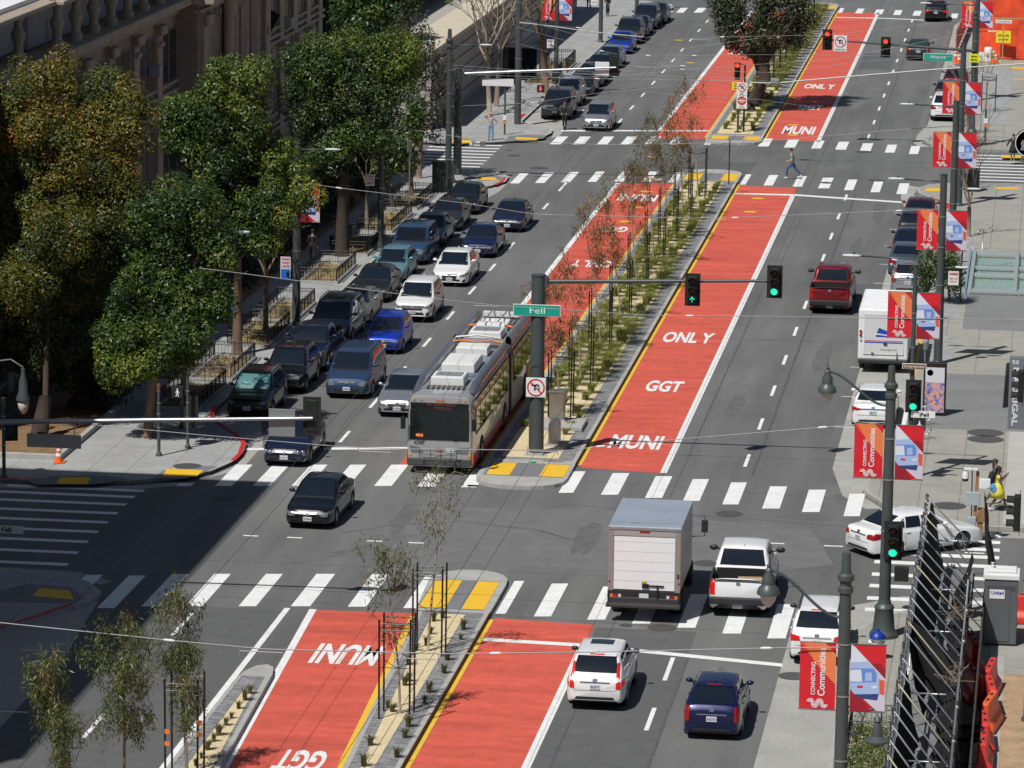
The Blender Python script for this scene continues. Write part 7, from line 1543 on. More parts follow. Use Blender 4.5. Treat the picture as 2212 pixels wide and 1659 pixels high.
# slim sunlit round column on the corner of the bay
m = MB(); m.lathe([(.26, 9), (.26, 12.6), (.34, 12.7), (.3, 12.9), (.42, 13.3), (.42, 13.5)], (1.45, 203.7-196, 0), 14); m.build('corner_column', mTerraL, S, smooth=True, sharp=50)
for y, z in ((191.9, 10.9), (229.9, 11.6), (226.2, 9.9)): m = MB(); m.box((.28, y-196, z), (.55, .7, .5)); m.build('air_conditioner', M('window unit grey', (.30, .31, .33), .6), S, bevel=.02)
m = MB(); m.box((.45, 219.3-196, 10.6), (.9, .05, 1.3), ry=.5); m.build('open_sash', mWinD, S)
# corner block south of Fell that throws the large shadow (out of the frame to the left)
B = thing('corner_building', 'plain masonry corner building standing just outside the left edge, casting the large shadow', 'building', (-40, 115, 0))
m = MB(); m.box((0, 0, 14.3), (41.9, 38.6, 28.6)); m.build('wall', M('buff masonry', (.35, .31, .26), .8, noise=.12), B); m = MB(); m.box((0, 0, 28.75), (42.1, 38.8, .3)); m.build('cornice', mTerraL, B)
for k in range(7):
    for j in range(6): m = MB(); m.box((20.97, -16+k*5.2, 3+j*4.2), (.06, 2.0, 2.4)); m.build('window', mWinD, B)
# concert hall block with grooved base, beyond Hayes
mHall = M('hall precast concrete', (.36, .34, .31), .8, noise=.1, ns=.8, noise2=.08, ns2=9); mTeal = M('teal curtain glass', (.03, .16, .14), .12, spec=.7)
H = thing('concert_hall', 'concrete concert hall base with deep grooves and a broad pale ledge beyond Hayes', 'building', (-19.2, 256.6, 0))
m = MB(); m.box((-20, 40, 2.5), (40, 80, 5.0)); m.build('wall', mHall, H)
for z in (1.1, 1.9, 2.7, 3.5, 4.3): 
    m = MB(); m.box((.0, 40, z), (.03, 80, .07)); m.box((-20, -.0, z), (40, .03, .07)); m.build('groove', mBlkM, H)
m = MB(); m.box((-1.1, 40, 5.12), (2.6, 80.6, .25)); m.build('ledge', M('pale ledge', (.52, .47, .37), .8, noise=.08), H)
m = MB(); m.box((-9, 44, 6.2), (9, 70, 2.4), ry=-.25); m.build('sloping_roof', M('dark metal roof', (.05, .055, .06), .5), H)
m = MB(); m.box((-20, 40, 12), (22, 60, 14)); m.box((-14, 8.5, 9.5), (9, 10, 9)); m.build('upper_wall', M('upper hall wall', (.20, .19, .19), .8, noise=.1), H)
m = MB()
for k in range(16):
    a = PI/2*k/15; 
    m.box((-8.8+1.0*math.sin(a*2), 18+k*3, 9.5), (.12, 2.9, 5.5))
m.build('curtain_glass', mTeal, H)
m = MB(); m.tube([(.03, 2, 1.0), (.03, 5, 1.2)], .03, 6); m.build('handrail', mBlk, H)
# tower block north-west of the hall: throws the round-edged shade onto the far pavement
# hotel block on the east side, mostly outside the frame
E_ = thing('hotel_building', 'grey hotel frontage just outside the right edge carrying the blade sign', 'building', (19.4, 190, 0)); mHot = M('hotel dark stone', (.10, .105, .11), .5, noise=.1)
m = MB(); m.box((8, -2, 3), (16, 74, 6)); m.build('wall', mHot, E_)
for k in range(9): m = MB(); m.box((-.02, -34+k*8, 1.9), (.06, 5, 2.8)); m.build('window', mTeal, E_)
t = thing('blade_sign', 'grey box blade sign reading THE MADRIGAL down the right edge', 'sign', (18.78, 155, 3.85)); m = MB(); m.box((0, 0, 0), (.78, .45, 2.75)); m.build('box', M('blade sign grey', (.16, .175, .20), .45), t, bevel=.01)
text('THE', 'lettering', mSignW, (-.30, -.232, 1.12), (.26, 0, 0), (0, 0, .16), t, .02); text('MADRIGAL', 'lettering', mSignW, (-.24, -.232, 1.0), (0, 0, -2.25), (.22, 0, 0), t, .02)
# glass entrance canopy
mCan = M('canopy frame pale green', (.40, .45, .44), .4, .3); mCanG = M('ribbed canopy glass', (.42, .60, .56), .2, spec=.6)
_n = mCanG.node_tree; _t = _n.nodes.new('ShaderNodeBsdfTransparent'); _t.inputs[0].default_value = (.75, .92, .88, 1); _m = _n.nodes.new('ShaderNodeMixShader'); _m.inputs[0].default_value = .6; _n.links.new(_n.nodes['Principled BSDF'].outputs[0], _m.inputs[1]); _n.links.new(_t.outputs[0], _m.inputs[2]); _n.links.new(_m.outputs[0], _n.nodes['Material Output'].inputs[0])
t = thing('canopy', 'slanted glass and steel entrance canopy reaching in from the right edge', 'canopy', (16.45, 168.2, 5.5))
m = MB(); m.box((2.2, 5.1, -.12), (4.2, 10.0, .03)); m.build('glass', mCanG, t); m = MB()
for k in range(40): m.box((.2+k*.1, 5.1, -.09), (.02, 10.0, .02))
m.build('glass_rib', mCan, t)
for y, w_ in ((.15, .9), (4.2, .7), (6.2, .6), (10.1, .9)): m = MB(); m.box((2.3, y, .02), (4.6, w_*.75, .12)); m.build('cross_beam', mCan, t, bevel=.01)
for x in (.1, 1.95, 3.8): m = MB(); m.box((x, 5.1, .06), (.16, 10.5, .2)); m.build('long_beam', mCan, t, bevel=.01)
m = MB(); m.box((-.06, 5.1, -.05), (.08, 10.5, .5)); m.build('fascia', M('canopy blue edge', (.16, .30, .42), .4), t)
m = MB(); m.tube([(2.9, 5, .1), (4.6, 5, 1.6)], .03, 8); m.build('tie_rod', mCan, t)

# ------------------------------------------------------------ planters with railings along the west kerb
mSoil = M('planter mulch', (.26, .19, .09), .95, noise=.3, ns=5)
def railing(lab, x0, x1, y0, y1, z0=.15, h=.62, cat='planter', curb=.12, seed=0, grp='railed planters along the kerb', weeds=True):
    t = thing('planter', lab, cat, ((x0+x1)/2, (y0+y1)/2, z0), 0, grp); hx, hy = (x1-x0)/2, (y1-y0)/2
    m = MB()
    for s in (-1, 1): m.box((0, s*hy, curb/2), (2*hx+.16, .16, curb)); m.box((s*hx, 0, curb/2+.001), (.16, 2*hy-.16, curb))
    m.build('kerb', mKerb, t); m = MB(); m.box((0, 0, .035), (2*hx-.16, 2*hy-.16, .07)); m.build('soil', mSoil, t)
    def run(a, b):
        m = MB(); d = Vector((b[0]-a[0], b[1]-a[1], 0)); L = d.length; n = max(2, int(L/.14)); z = curb
        for zz in (z+.08, z+h-.16, z+h): m.tube([(a[0], a[1], zz), (b[0], b[1], zz)], .016, 4)
        for i in range(n+1):
            u = i/n; p = (lerp(a[0], b[0], u), lerp(a[1], b[1], u)); m.tube([(p[0], p[1], z+.02), (p[0], p[1], z+h)], .007 if i % 6 else .02, 4, cap=False)
            if i < n:
                q = (lerp(a[0], b[0], (i+.5)/n), lerp(a[1], b[1], (i+.5)/n)); dx = d.normalized()*.055
                m.tube([(q[0]+dx.x*math.cos(k*PI/3), q[1]+dx.y*math.cos(k*PI/3), z+h-.08+.06*math.sin(k*PI/3)) for k in range(7)], .008, 3, cap=False)
        m.build('railing', mBlk, t)
    run((-hx, -hy), (hx, -hy)); run((-hx, hy), (hx, hy)); run((-hx, -hy), (-hx, hy)); run((hx, -hy), (hx, hy))
    if weeds: 
        g = np.random.default_rng(seed); C = np.stack([g.uniform(-hx+.25, hx-.25, 14), g.uniform(-hy+.3, hy-.3, 14), g.uniform(.1, .3, 14)], 1); leaves('weeds', mTuftS if seed % 2 else mLfGrey, t, C, np.full(14, .2), 34, .18, .2, .2, seed)
    return t
for i, (y0, y1, nmx) in enumerate(((163.8, 169.3, 'nearest the corner beside the SUV with the eyes sunshade'), (170.4, 175.8, 'beside the second black parked SUV'), (178.6, 184.2, 'beside the parked pickup'), (185.4, 190.6, 'below the grey lamp pole with parking signs'), (196.6, 202.2, 'in front of the big third tree'), (205.4, 211.4, 'beside the medium blue minivan'), (213.4, 220.4, 'beside the grey-blue parked sedan'), (222, 227.6, 'nearest the Hayes corner'))):
    railing('black railed planter '+nmx, -16.55, -14.75, y0, y1, seed=i+1)
for i, (y0, y1) in enumerate(((283, 289), (291, 297))): railing('black railed planter with hedge-like shrubs beyond Hayes, '+('nearer' if i == 0 else 'farther')+' one', -16.6, -14.7, y0, y1, seed=20+i, h=.9)
# east pavement planter beyond the scaffold foot
railing('weedy railed planter between the nearest lamp pole and the scaffold', 14.35, 15.65, 112.4, 119.6, seed=31); railing('black railed planter cut by the bottom edge beside the scaffold', 14.35, 15.6, 103.5, 110.3, seed=32)
g = np.random.default_rng(5); C = np.stack([g.uniform(14.5, 15.5, 60), g.uniform(112.8, 119.2, 60), g.uniform(.3, .6, 60)], 1); o = leaves('wildflowers', leaf_mat('meadow weeds', [(0, (.04, .09, .02)), (.6, (.10, .16, .03)), (.9, (.3, .3, .12)), (1, (.6, .6, .5))]), None, C, np.full(60, .28), 60, .08, .5, 0, 6); tag(o, 'dense weeds with tiny white flowers in the planter by the scaffold', 'plants', kind='stuff')
# ------------------------------------------------------------ scaffold walkway on the near east pavement
mNet = M('black debris netting', (.010, .011, .012), .85); mPly = M('worn plywood', (.28, .15, .07), .8, noise=.25, ns=4)
SC = thing('scaffold', 'galvanized pipe scaffold walkway with diagonal braces and black netting at lower right', 'scaffold', (16.7, 122, .15)); zr_ = 2.75-.15
def lp(x, y, z): return (x-16.7, y-122, z-.15)
m = MB(); m.tube([lp(15.78, 101, 2.7), lp(15.8, 140.8, 2.7)], .035, 8); m.tube([lp(15.83, 101, 2.2), lp(15.84, 140.8, 2.2)], .028, 8); m.build('left_rail', mGalv, SC, smooth=True)
m = MB(); m.tube([lp(17.56, 101, 2.7), lp(17.52, 128.6, 2.7)], .035, 8); m.build('right_rail', mGalv, SC, smooth=True)
y = 140.6; k = 0
while y > 100:
    if not 118.2 < y < 120.4:
        m = MB(); m.tube([lp(15.85, y, 2.72), lp(17.45, y-6.6, 2.7)], .026, 7); m.tube([lp(15.85, y, 2.6), lp(15.85, y, 2.85)], .04, 6); m.build('diagonal_brace', M('yellowed pipe', (.45, .42, .30), .5, .4) if k % 5 == 2 else mGalv, SC, smooth=True)
    m = MB(); m.tube([lp(15.80, y-.3, .15), lp(15.80, y-.3, 2.95)], .028, 7); m.build('standard', mGalv, SC, smooth=True); y -= 1.5; k += 1
for y in (140.3, 133, 127.3, 119.6, 112.2, 106): m = MB(); m.tube([lp(15.8, y, 1.3), lp(17.55, y, 1.3)], .028, 7); m.build('cross_pipe', mGalv, SC, smooth=True)
for y in (128.2, 124.5, 120.6, 116.8, 113, 109.4, 105.5): m = MB(); m.tube([lp(17.56, y, .15), lp(17.56, y, 2.9)], .028, 7); m.ball(lp(17.56, y, 2.7), .06, 8); m.build('standard', mGalv, SC, smooth=True)
m = MB(); m.tube([lp(13.4, 101.5, 2.2), lp(15.8, 101.8, 2.2)], .05, 8); m.tube([lp(13.5, 101.5, .15), lp(13.5, 101.5, 2.5)], .03, 8); m.build('cross_pipe', mGalv, SC, smooth=True)
def cloth(nmz, pts, zfun, mt, par, amp=.06, nv=10, seed=0, dx=0):
    g = random.Random(seed); V = []; n = len(pts)
    for i, (x, y) in enumerate(pts):
        z1, z0 = zfun(i/(n-1), y)
        for j in range(nv+1):
            u = j/nv; a = amp*(math.sin(i*1.7+u*3+seed)+.6*math.sin(i*.63+u*7))
            V.append(lp(x+a*(.3+u)+dx*u, y, lerp(z1, z0, u)+.04*math.sin(i*2.1)))
    m = MB(); m.add(V, [(i*(nv+1)+j, i*(nv+1)+j+1, (i+1)*(nv+1)+j+1, (i+1)*(nv+1)+j) for i in range(n-1) for j in range(nv)]); return m.build(nmz, mt, par, smooth=True)
cloth('netting', [(15.95, 141-.5*i) for i in range(43)], lambda u, y: (2.6, .35), mNet, SC, .04, 6, 1, .5)
cloth('netting', [(15.95, 118.5-.5*i) for i in range(36)], lambda u, y: (2.3, .3), mNet, SC, .04, 6, 2, .4)
cloth('draped_netting', [(17.6, 131.2-.35*i) for i in range(86)], lambda u, y: (2.65+.45*max(0, (y-126)/5), .7), mNet, SC, .13, 10, 3, -.62)
cloth('torn_netting', [(16.0+.25*i, 122.6-.75*i) for i in range(7)], lambda u, y: (2.75, 1.5-u*1.0), mNet, SC, .1, 10, 4)
cloth('hanging_netting', [(17.75+.02*i, 141-.5*i) for i in range(20)], lambda u, y: (3.0, .3), mNet, SC, .10, 10, 7, .35)
m = MB()
for i in range(14): m.box(lp(18.0, 131-i*1.9, .9), (.05, 1.85, 1.5))
m.build('board_fence', M('dark weathered boards', (.05, .045, .04), .8, noise=.3, ns=6), SC)
m = MB(); m.rect(15.9, 100, 17.5, 141, .157); struct(m.build('paving_patch', M('shade-darkened slabs', (.17, .175, .18), .85, noise=.2, ns=1.5)))  # this darker slab sheet paints in the shade inside the scaffold walkway
# tangled bare twigs caught on the rail
for i, (y, x) in enumerate(((124.6, 17.3), (116.5, 17.35))):
    m = MB(); rr = random.Random(i+3)
    for k in range(20):
        p = Vector((x+rr.gauss(0, .12), y+rr.gauss(0, .3), 2.65)); pts = [tuple(p)]
        for q in range(3): p = p+Vector((rr.gauss(0, .15), rr.gauss(0, .22), rr.gauss(.04, .10))); pts.append(tuple(p))
        m.tube(pts, .010, 4, cap=False)
    tag(m.build('dry_branches', mTwig), 'tangle of dry twigs caught on the scaffold rail, '+('farther' if i == 0 else 'nearer')+' clump', 'branches')
# timber post with camera, horn and boxes
t = thing('camera_post', 'timber post with dome camera, horn speaker and grey boxes at the end of the scaffold', 'camera post', (17.3, 146.3, .15)); m = MB(); m.box((.12, 0, 1.2), (.12, .12, 2.4), ry=.03); m.build('timber', mPly, t); m = MB(); m.tube([(0, -.05, 0), (-.05, -.05, 2.55)], .025, 6); m.build('conduit', mBlk, t)
m = MB(); m.lathe([(.001, 2.02), (.10, 2.05), (.12, 2.15)], (-.28, -.1, 0), 12); m.build('camera_dome', mBlk, t, smooth=True); m = MB(); m.lathe([(.12, 2.15), (.12, 2.3), (.09, 2.4), (.001, 2.45)], (-.28, -.1, 0), 12); m.box((-.1, -.1, 2.5), (.5, .2, .06)); m.build('camera_housing', mWhite, t, smooth=True, sharp=40)
m = MB(); m.box((.42, -.1, 1.98), (.40, .12, .36)); m.lathe([(.02, -.2), (.05, -.25), (.17, -.32)], (.42, 0, 1.98), 14, 'Y'); m.build('horn_speaker', mWhite, t, bevel=.03)
m = MB(); m.box((.0, -.12, 1.42), (.52, .2, .48)); m.build('control_box', M('pale blue grey box', (.34, .38, .41), .5), t, bevel=.02); m = MB(); m.box((-.0, -.12, .5), (.30, .16, .5)); m.build('control_box', M('pale blue grey box', (.34, .38, .41), .5), t, bevel=.02)
m = MB(); m.box((.35, 0, .8), (.34, .2, .5), ry=.1); m.box((.3, .0, .3), (.2, .1, .8)); m.build('plywood_scrap', mPly, t)
# dirt lot with its slab edge
m = MB(); m.rect(18.75, 60, 60, 126.8, .158); struct(m.build('dirt_lot', M('dry tan soil', (.36, .25, .15), .95, noise=.2, ns=1.5, noise2=.15, ns2=9)))
m = MB(); m.rect(18.35, 60, 18.75, 129, .161); struct(m.build('kerb', mKerb))
# portable toilet
t = thing('portable_toilet', 'grey portable toilet with white roof and a United label', 'portable toilet', (18.55, 130.9, .15)); mTo = M('toilet grey plastic', (.10, .11, .12), .5)
m = MB(); m.box((0, 0, 1.12), (1.08, 1.08, 2.14)); m.build('cabin', mTo, t, bevel=.03); m = MB(); m.box((0, 0, 2.27), (1.16, 1.16, .16)); m.box((0, -.1, 2.4), (.95, .3, .08)); m.box((0, .3, 2.4), (.95, .3, .08)); m.tube([(-.3, .1, 2.3), (-.3, .1, 2.6)], .05, 8); m.build('roof', mWhite, t, bevel=.05)
m = MB()
for k in range(5): m.box((.0, -.55, 2.0-k*.035), (.9, .02, .018))
m.box((-.1, -.55, 1.0), (.8, .02, 1.7)); m.build('door', mTo, t, bevel=.008); m = MB(); m.box((-.12, -.57, 1.72), (.48, .01, .3)); m.build('label', mSignW, t)
text('United', 'lettering', M('label blue', (.02, .05, .35), .5), (-.31, -.578, 1.70), (.40, 0, 0), (0, 0, .13), t, .03)
# plastic barriers
mBar = M('faded red barrier plastic', (.62, .045, .035), .45, noise=.12, ns=3); mBarO = M('orange barrier plastic', (.75, .12, .03), .45, noise=.1, ns=3)
def barrier(lab, x, y, rz, mt, L=1.7):
    t = thing('plastic_barrier', lab, 'barrier', (x, y, .16), rz, 'water-filled plastic barriers'); m = MB()
    pf = [(-.30, 0), (.30, 0), (.30, .22), (.15, .42), (.11, .95), (-.11, .95), (-.15, .42), (-.30, .22)]
    V = [(px_, -L/2, pz) for px_, pz in pf]+[(px_, L/2, pz) for px_, pz in pf]; n = 8; m.add(V, [tuple(range(n)), tuple(range(2*n-1, n-1, -1))]+[(i, i+n, (i+1) % n+n, (i+1) % n) for i in range(n)]); m.build('shell', mt, t, bevel=.05)
    m = MB(); m.box((0, -L*.2, .955), (.09, .22, .01)); m.box((0, L*.2, .955), (.09, .22, .01)); m.build('fill_slot', mBlkM, t); return t
for a in (('red plastic barrier just below the portable toilet door', 17.75, 127.6, .15, mBar), ('red barrier with white scrawl beside the dirt edge', 18.35, 124.3, -.1, mBar), ('dark red barrier in the shadow of the scaffold', 17.85, 123.6, .2, mBar), ('second red barrier along the dirt edge', 18.4, 122.1, .1, mBar), ('bright orange barrier in the barrier row', 18.4, 120.3, -.15, mBarO),
          ('red barrier standing nearest the bins', 18.3, 118.0, .05, mBar), ('low red barrier half hidden behind the bins', 18.3, 115.9, 0, mBar), ('red barrier behind the portable toilet at the right edge', 19.6, 133.6, PI/2, mBar)): barrier(*a)
def bin_(lab, x, y, h=1.0, r=.33):
    t = thing('garbage_bin', lab, 'bin', (x, y, .16), 0, 'round black bins'); m = MB(); m.lathe([(r*.82, 0), (r, h), (r+.03, h), (r+.03, h-.05), (r-.02, h-.03), (r*.8, .06), (.001, .05)], n=18); m.build('drum', M('bin black green', (.010, .016, .014), .5), t, smooth=True, sharp=40); m = MB()
    for z in (.35, .7): m.lathe([(r*.94, z-.02), (r*.97, z), (r*.94, z+.02)], n=18)
    m.build('rib', M('bin black green', (.010, .016, .014), .5), t)
bin_('round black bin, farther of two beside the barriers', 17.95, 116.6); bin_('round black bin, nearer of two beside the barriers', 17.9, 115.2)
def cone(lab, x, y, h=.72, z0=.16, grp='orange traffic cones'):
    t = thing('traffic_cone', lab, 'traffic cone', (x, y, z0), rnd.uniform(0, 1), grp); mo = M('cone orange', (.80, .13, .02), .5); m = MB(); m.box((0, 0, .02), (.42, .42, .04)); m.build('base', mo, t, bevel=.01)
    m = MB(); m.lathe([(.16, .04), (.035, h), (.001, h)], n=14); m.build('body', mo, t, smooth=True, sharp=40); m = MB(); m.lathe([(.118, h*.38), (.098, h*.54)], n=14); m.lathe([(.085, h*.66), (.07, h*.78)], n=14); m.v = [(x_*1.05, y_*1.05, z_) for x_, y_, z_ in m.v]; m.build('reflective_band', mSignW, t)
c_ = gp(127, 1000); cone('orange traffic cone on the kerb of the dirt bed at the left corner', c_[0], c_[1]); 
c_ = gp(2195, 1294); cone('orange traffic cone behind the portable toilet', 19.3, 134.3, .9)
for i, (p, q) in enumerate((((2064, 135), 'tall delineator cone at the end of the slanted orange fence'), ((2071, 138), 'cone beside the base of the pole under the Hayes sign'), ((2146, 136), 'left cone of the pair by the white barrel'), ((2151, 137), 'right cone of the pair by the white barrel'), ((2132, 134), 'cone tip behind the small white board'))):
    a = gp(*p); cone(q, a[0], a[1], 1.15 if i in (0, 2) else .85)
# orange construction fences beyond Hayes
mOF = M('orange red construction mesh', (.72, .075, .02), .7, noise=.35, ns=1.2); mWood = M('fence lumber', (.42, .30, .17), .8)
def mesh_fence(lab, a, b, h=1.9):
    t = thing('construction_fence', lab, 'fence', (a[0], a[1], .15), math.atan2(b[1]-a[1], b[0]-a[0]), 'orange construction fences'); L = math.hypot(b[0]-a[0], b[1]-a[1]); m = MB(); n = max(4, int(L/.5)); V = []
    for i in range(n+1): V += [(L*i/n, .05*math.sin(i*1.3), .05), (L*i/n, .07*math.sin(i*1.3+.6), h*.5), (L*i/n, .05*math.sin(i*1.9), h)]
    m.add(V, [f for i in range(n) for f in ((3*i, 3*i+3, 3*i+4, 3*i+1), (3*i+1, 3*i+4, 3*i+5, 3*i+2))]); m.build('mesh', mOF, t, smooth=True); 
    for i in range(int(L/2.4)+1): m = MB(); m.box((min(i*2.4, L), .08, h/2+.05), (.07, .05, h+.15)); m.build('post', mWood, t)
    m = MB(); m.box((L/2, .09, h+.05), (L, .04, .09)); m.build('top_rail', mWood, t)
a = gp(2113, 127); mesh_fence('orange mesh fence across the pavement beyond Hayes', a, (a[0]+9, a[1]+.2), 3.0)
a = gp(2066, 112); b = gp(2094, 44); mesh_fence('slanting orange mesh fence along the kerb beyond Hayes', a, b, 1.5)
a = gp(2130, 60); mesh_fence('farther orange mesh fence with trees behind at the top right', (a[0], a[1]), (a[0]+9, a[1]+1), 2.6)
a = gp(2170, 100); t = sign('work_sign', 'yellow notice sheet on the orange mesh fence', (a[0], 307.2, 1.9), 1.1, .9, mSignY); words(t, 'SIDEWALK CLOSED', mBlk, 0, .1, .8, .14); words(t, 'USE OTHER SIDE', mBlk, 0, -.2, .7, .12)
a = gp(2165, 134); t = thing('sign_post', 'wooden post with a white name sign in front of the orange fence', 'sign post', (a[0], a[1], .15)); m = MB(); m.tube([(0, 0, 0), (0, 0, 3.3)], .05, 6); m.build('post', mWood, t); m = MB(); m.box((0, -.06, 3.0), (1.2, .02, .25)); m.build('panel', mSignW, t); text('Dr Tom Waddell Place', 'lettering', mBlk, (-.52, -.075, 2.94), (1.04, 0, 0), (0, 0, .12), t, .01)
a = gp(2134, 134); t = thing('barrel', 'white barrel with a small printed board beside the orange cones', 'barrel', (a[0], a[1]+.2, .15)); m = MB(); m.lathe([(.3, 0), (.3, 1.0), (.24, 1.08), (.001, 1.1)], n=14); m.build('drum', mWhite, t, smooth=True); m = MB(); m.box((-.25, -.4, .4), (.95, .04, .7), rx=-.15); m.build('board', M('printed board', (.66, .60, .60), .6, noise=.2, ns=30), t)
# ivy added over the school bed, its near-black leaf colour imitating the shade there
g = np.random.default_rng(77); n_ = 620; C = np.stack([g.uniform(-22.6, -18.5, n_), g.uniform(163, 237, n_), g.uniform(.18, .5, n_)], 1); o = leaves('ground_cover', leaf_mat('dark ivy', [(0, (.008, .016, .007)), (1, (.03, .05, .018))], trans=.1), None, C, g.uniform(.35, .6, n_), 46, .17, .6, 0, 78, np.full(n_, .4)); tag(o, 'ivy ground cover darkened to carry the shade in the bed along the school wall', 'ivy', kind='stuff')
# ------------------------------------------------------------ small street furniture
def box_thing(name, lab, cat, x, y, sx, sy, sz, mt, z0=.15, extra=None, grp=None, rz=0):
    t = thing(name, lab, cat, (x, y, z0), rz, grp); m = MB(); m.box((0, 0, sz/2+.05), (sx, sy, sz)); m.build('body', mt, t, bevel=.02); m = MB(); m.box((0, 0, sz+.07), (sx+.08, sy+.08, .06)); m.build('lid', mt, t, bevel=.015); m = MB(); m.box((0, 0, .03), (sx+.1, sy+.1, .08)); m.build('plinth', mKerb, t)
    m = MB(); m.box((0, -sy/2-.008, sz/2), (sx*.86, .016, sz*.82)); d = m.build('door', mt, t); m = MB(); m.box((sx*.3, -sy/2-.03, sz*.55), (.03, .03, .14)); m.build('handle', mGalv, d); return t
mCabG = M('cabinet dark green', (.012, .03, .022), .45)
a = gp(948, 418); box_thing('control_cabinet', 'tall dark green control cabinet at the Hayes corner', 'cabinet', a[0], a[1]+.3, .8, .6, 1.7, mCabG)
a = gp(965, 412); box_thing('control_cabinet', 'slim grey-green cabinet beside the dark green one', 'cabinet', a[0]+.1, a[1]+.7, .3, .3, 1.6, M('cabinet grey green', (.15, .18, .17), .5))
box_thing('steel_cabinet', 'stainless steel cabinet on a concrete pad behind the Fell mast', 'cabinet', -.02+.15, 163.6, .62, .5, 1.15, mSteel, z0=.37)
m = MB(); m.box((.45, 163.3, .27), (1.7, 1.9, .2)); tag(m.build('concrete_pad', mKerb, bevel=.03), 'raised concrete pad under the stainless steel cabinet', 'pad')
t = thing('service_box', 'round topped stainless steel service box just behind the mast foot', 'cabinet', (.52, 159.6, .18)); m = MB(); V = []; n = 12; pf = [(-.22, 0)]+[(-.22*math.cos(PI*i/n), .82+.22*math.sin(PI*i/n)) for i in range(n+1)]+[(.22, 0)]; k = len(pf)
m.add([(x, -.28, z) for x, z in pf]+[(x, .28, z) for x, z in pf], [tuple(range(k)), tuple(range(2*k-1, k-1, -1))]+[(i, i+k, (i+1) % k+k, (i+1) % k) for i in range(k)]); m.build('shell', mSteel, t, smooth=True, sharp=40); m = MB(); m.box((0, 0, .0), (.7, .9, .1)); m.build('plinth', mKerb, t)
t = thing('kiosk', 'glass advertising kiosk with a colourful orange and purple poster by the thin pole', 'kiosk', (15.25, 168.8, .15)); m = MB(); m.box((0, 0, 1.15), (.95, .28, 2.2)); m.build('case', mBlk, t, bevel=.04); m = MB(); m.box((0, -.145, 1.1), (.8, .01, 1.9))
ad = bpy.data.materials.new('poster print'); ad.use_nodes = True; n_ = ad.node_tree.nodes; l_ = ad.node_tree.links; vv = n_.new('ShaderNodeTexVoronoi'); vv.inputs['Scale'].default_value = 9; gg = n_.new('ShaderNodeNewGeometry'); l_.new(gg.outputs['Position'], vv.inputs['Vector']); rr_ = n_.new('ShaderNodeValToRGB'); e = rr_.color_ramp.elements; e[0].color = (.06, .08, .36, 1); e[1].color = (.75, .35, .12, 1); q = e.new(.55); q.color = (.42, .32, .50, 1); sp_ = n_.new('ShaderNodeSeparateXYZ'); l_.new(vv.outputs['Color'], sp_.inputs[0]); l_.new(sp_.outputs[0], rr_.inputs[0]); l_.new(rr_.outputs[0], n_['Principled BSDF'].inputs['Base Color'])
m.build('poster', ad, t); m = MB(); m.box((0, -.152, 1.72), (.78, .004, .62)); m.build('poster_top', M('poster white', (.62, .62, .66), .5), t); m = MB(); m.lathe([(.09, -.158), (.13, -.158)], (-.2, 0, 1.82), 16, 'Y'); m.build('poster_mark', mOrB, t)
def meter(x, y, lab, yel=False):
    t = thing('parking_meter', lab, 'parking meter', (x, y, .15), 0, 'parking meters'); m = MB(); m.tube([(0, 0, 0), (0, 0, 1.15)], .03, 8); m.build('post', mGalv, t); m = MB(); m.box((0, 0, 1.25), (.2, .14, .26)); m.ball((0, 0, 1.38), (.1, .07, .1), 10); m.build('head', M('meter head yellow', (.75, .62, .02), .5) if yel else M('meter head grey', (.15, .16, .17), .5), t, smooth=True, sharp=50)
meter(14.55, 178.0, 'parking meter between the mail truck and the kiosk'); meter(14.5, 184.4, 'yellow headed parking meter beside the mail truck', True); meter(14.6, 192.1, 'grey meter hidden behind the banner by the hatchback'); meter(15.0, 236.0, 'meter post near the Hayes crosswalk')
for y, q in ((163.6, 'nearer'), (166.6, 'farther')):
    t = thing('bike_rack', q+' circular bike rack beside the thin pole', 'bike rack', (15.0, y, .15), 0, 'bike racks'); m = MB(); m.tube([(.3*math.cos(k*PI/8), 0, .5+.3*math.sin(k*PI/8)) for k in range(17)], .025, 6, cap=False); m.build('hoop', mGalv, t, smooth=True); m = MB(); m.tube([(0, 0, 0), (0, 0, 1.1)], .03, 6); m.build('post', mGalv, t)
for i, y in enumerate((206.5, 214.5)):
    t = thing('bike_rack', ('nearer' if i == 0 else 'farther')+' pale rack hoop on the pavement before Hayes', 'bike rack', (16.1, y, .15), 0, 'bike racks'); m = MB(); m.tube([(-.25, 0, 0), (-.25, 0, .8), (0, 0, .95), (.25, 0, .8), (.25, 0, 0)], .03, 6); m.build('hoop', mGalv, t, smooth=True)
t = thing('fire_hydrant', 'white fire hydrant with a blue cap at the foot of the ornate pole', 'fire hydrant', (14.72, 127.9, .15)); m = MB(); m.lathe([(.22, 0), (.22, .06), (.15, .1), (.15, .62), (.21, .66), (.21, .72)], n=14); m.lathe([(.001, -.26), (.08, -.26), (.08, 0)], (0, 0, .45), 10, 'Y'); m.lathe([(.07, -.28), (.07, .28)], (0, 0, .55), 10, 'X'); m.build('body', mWhite, t, smooth=True, sharp=40); m = MB(); m.lathe([(.26, .70), (.25, .78), (.15, .88), (.07, .93), (.05, 1.0), (.001, 1.01)], n=14); m.build('cap', M('hydrant blue', (.01, .04, .28), .4), t, smooth=True, sharp=40)
t = thing('litter_bin', 'square black litter bin at the Hayes corner of the east pavement', 'bin', (15.35, 236.6, .15)); m = MB(); m.box((0, 0, .6), (.75, .7, 1.2)); m.build('body', mBlk, t, bevel=.03); m = MB(); m.box((0, 0, 1.25), (.8, .75, .1)); m.build('lid', mBlk, t, bevel=.03)
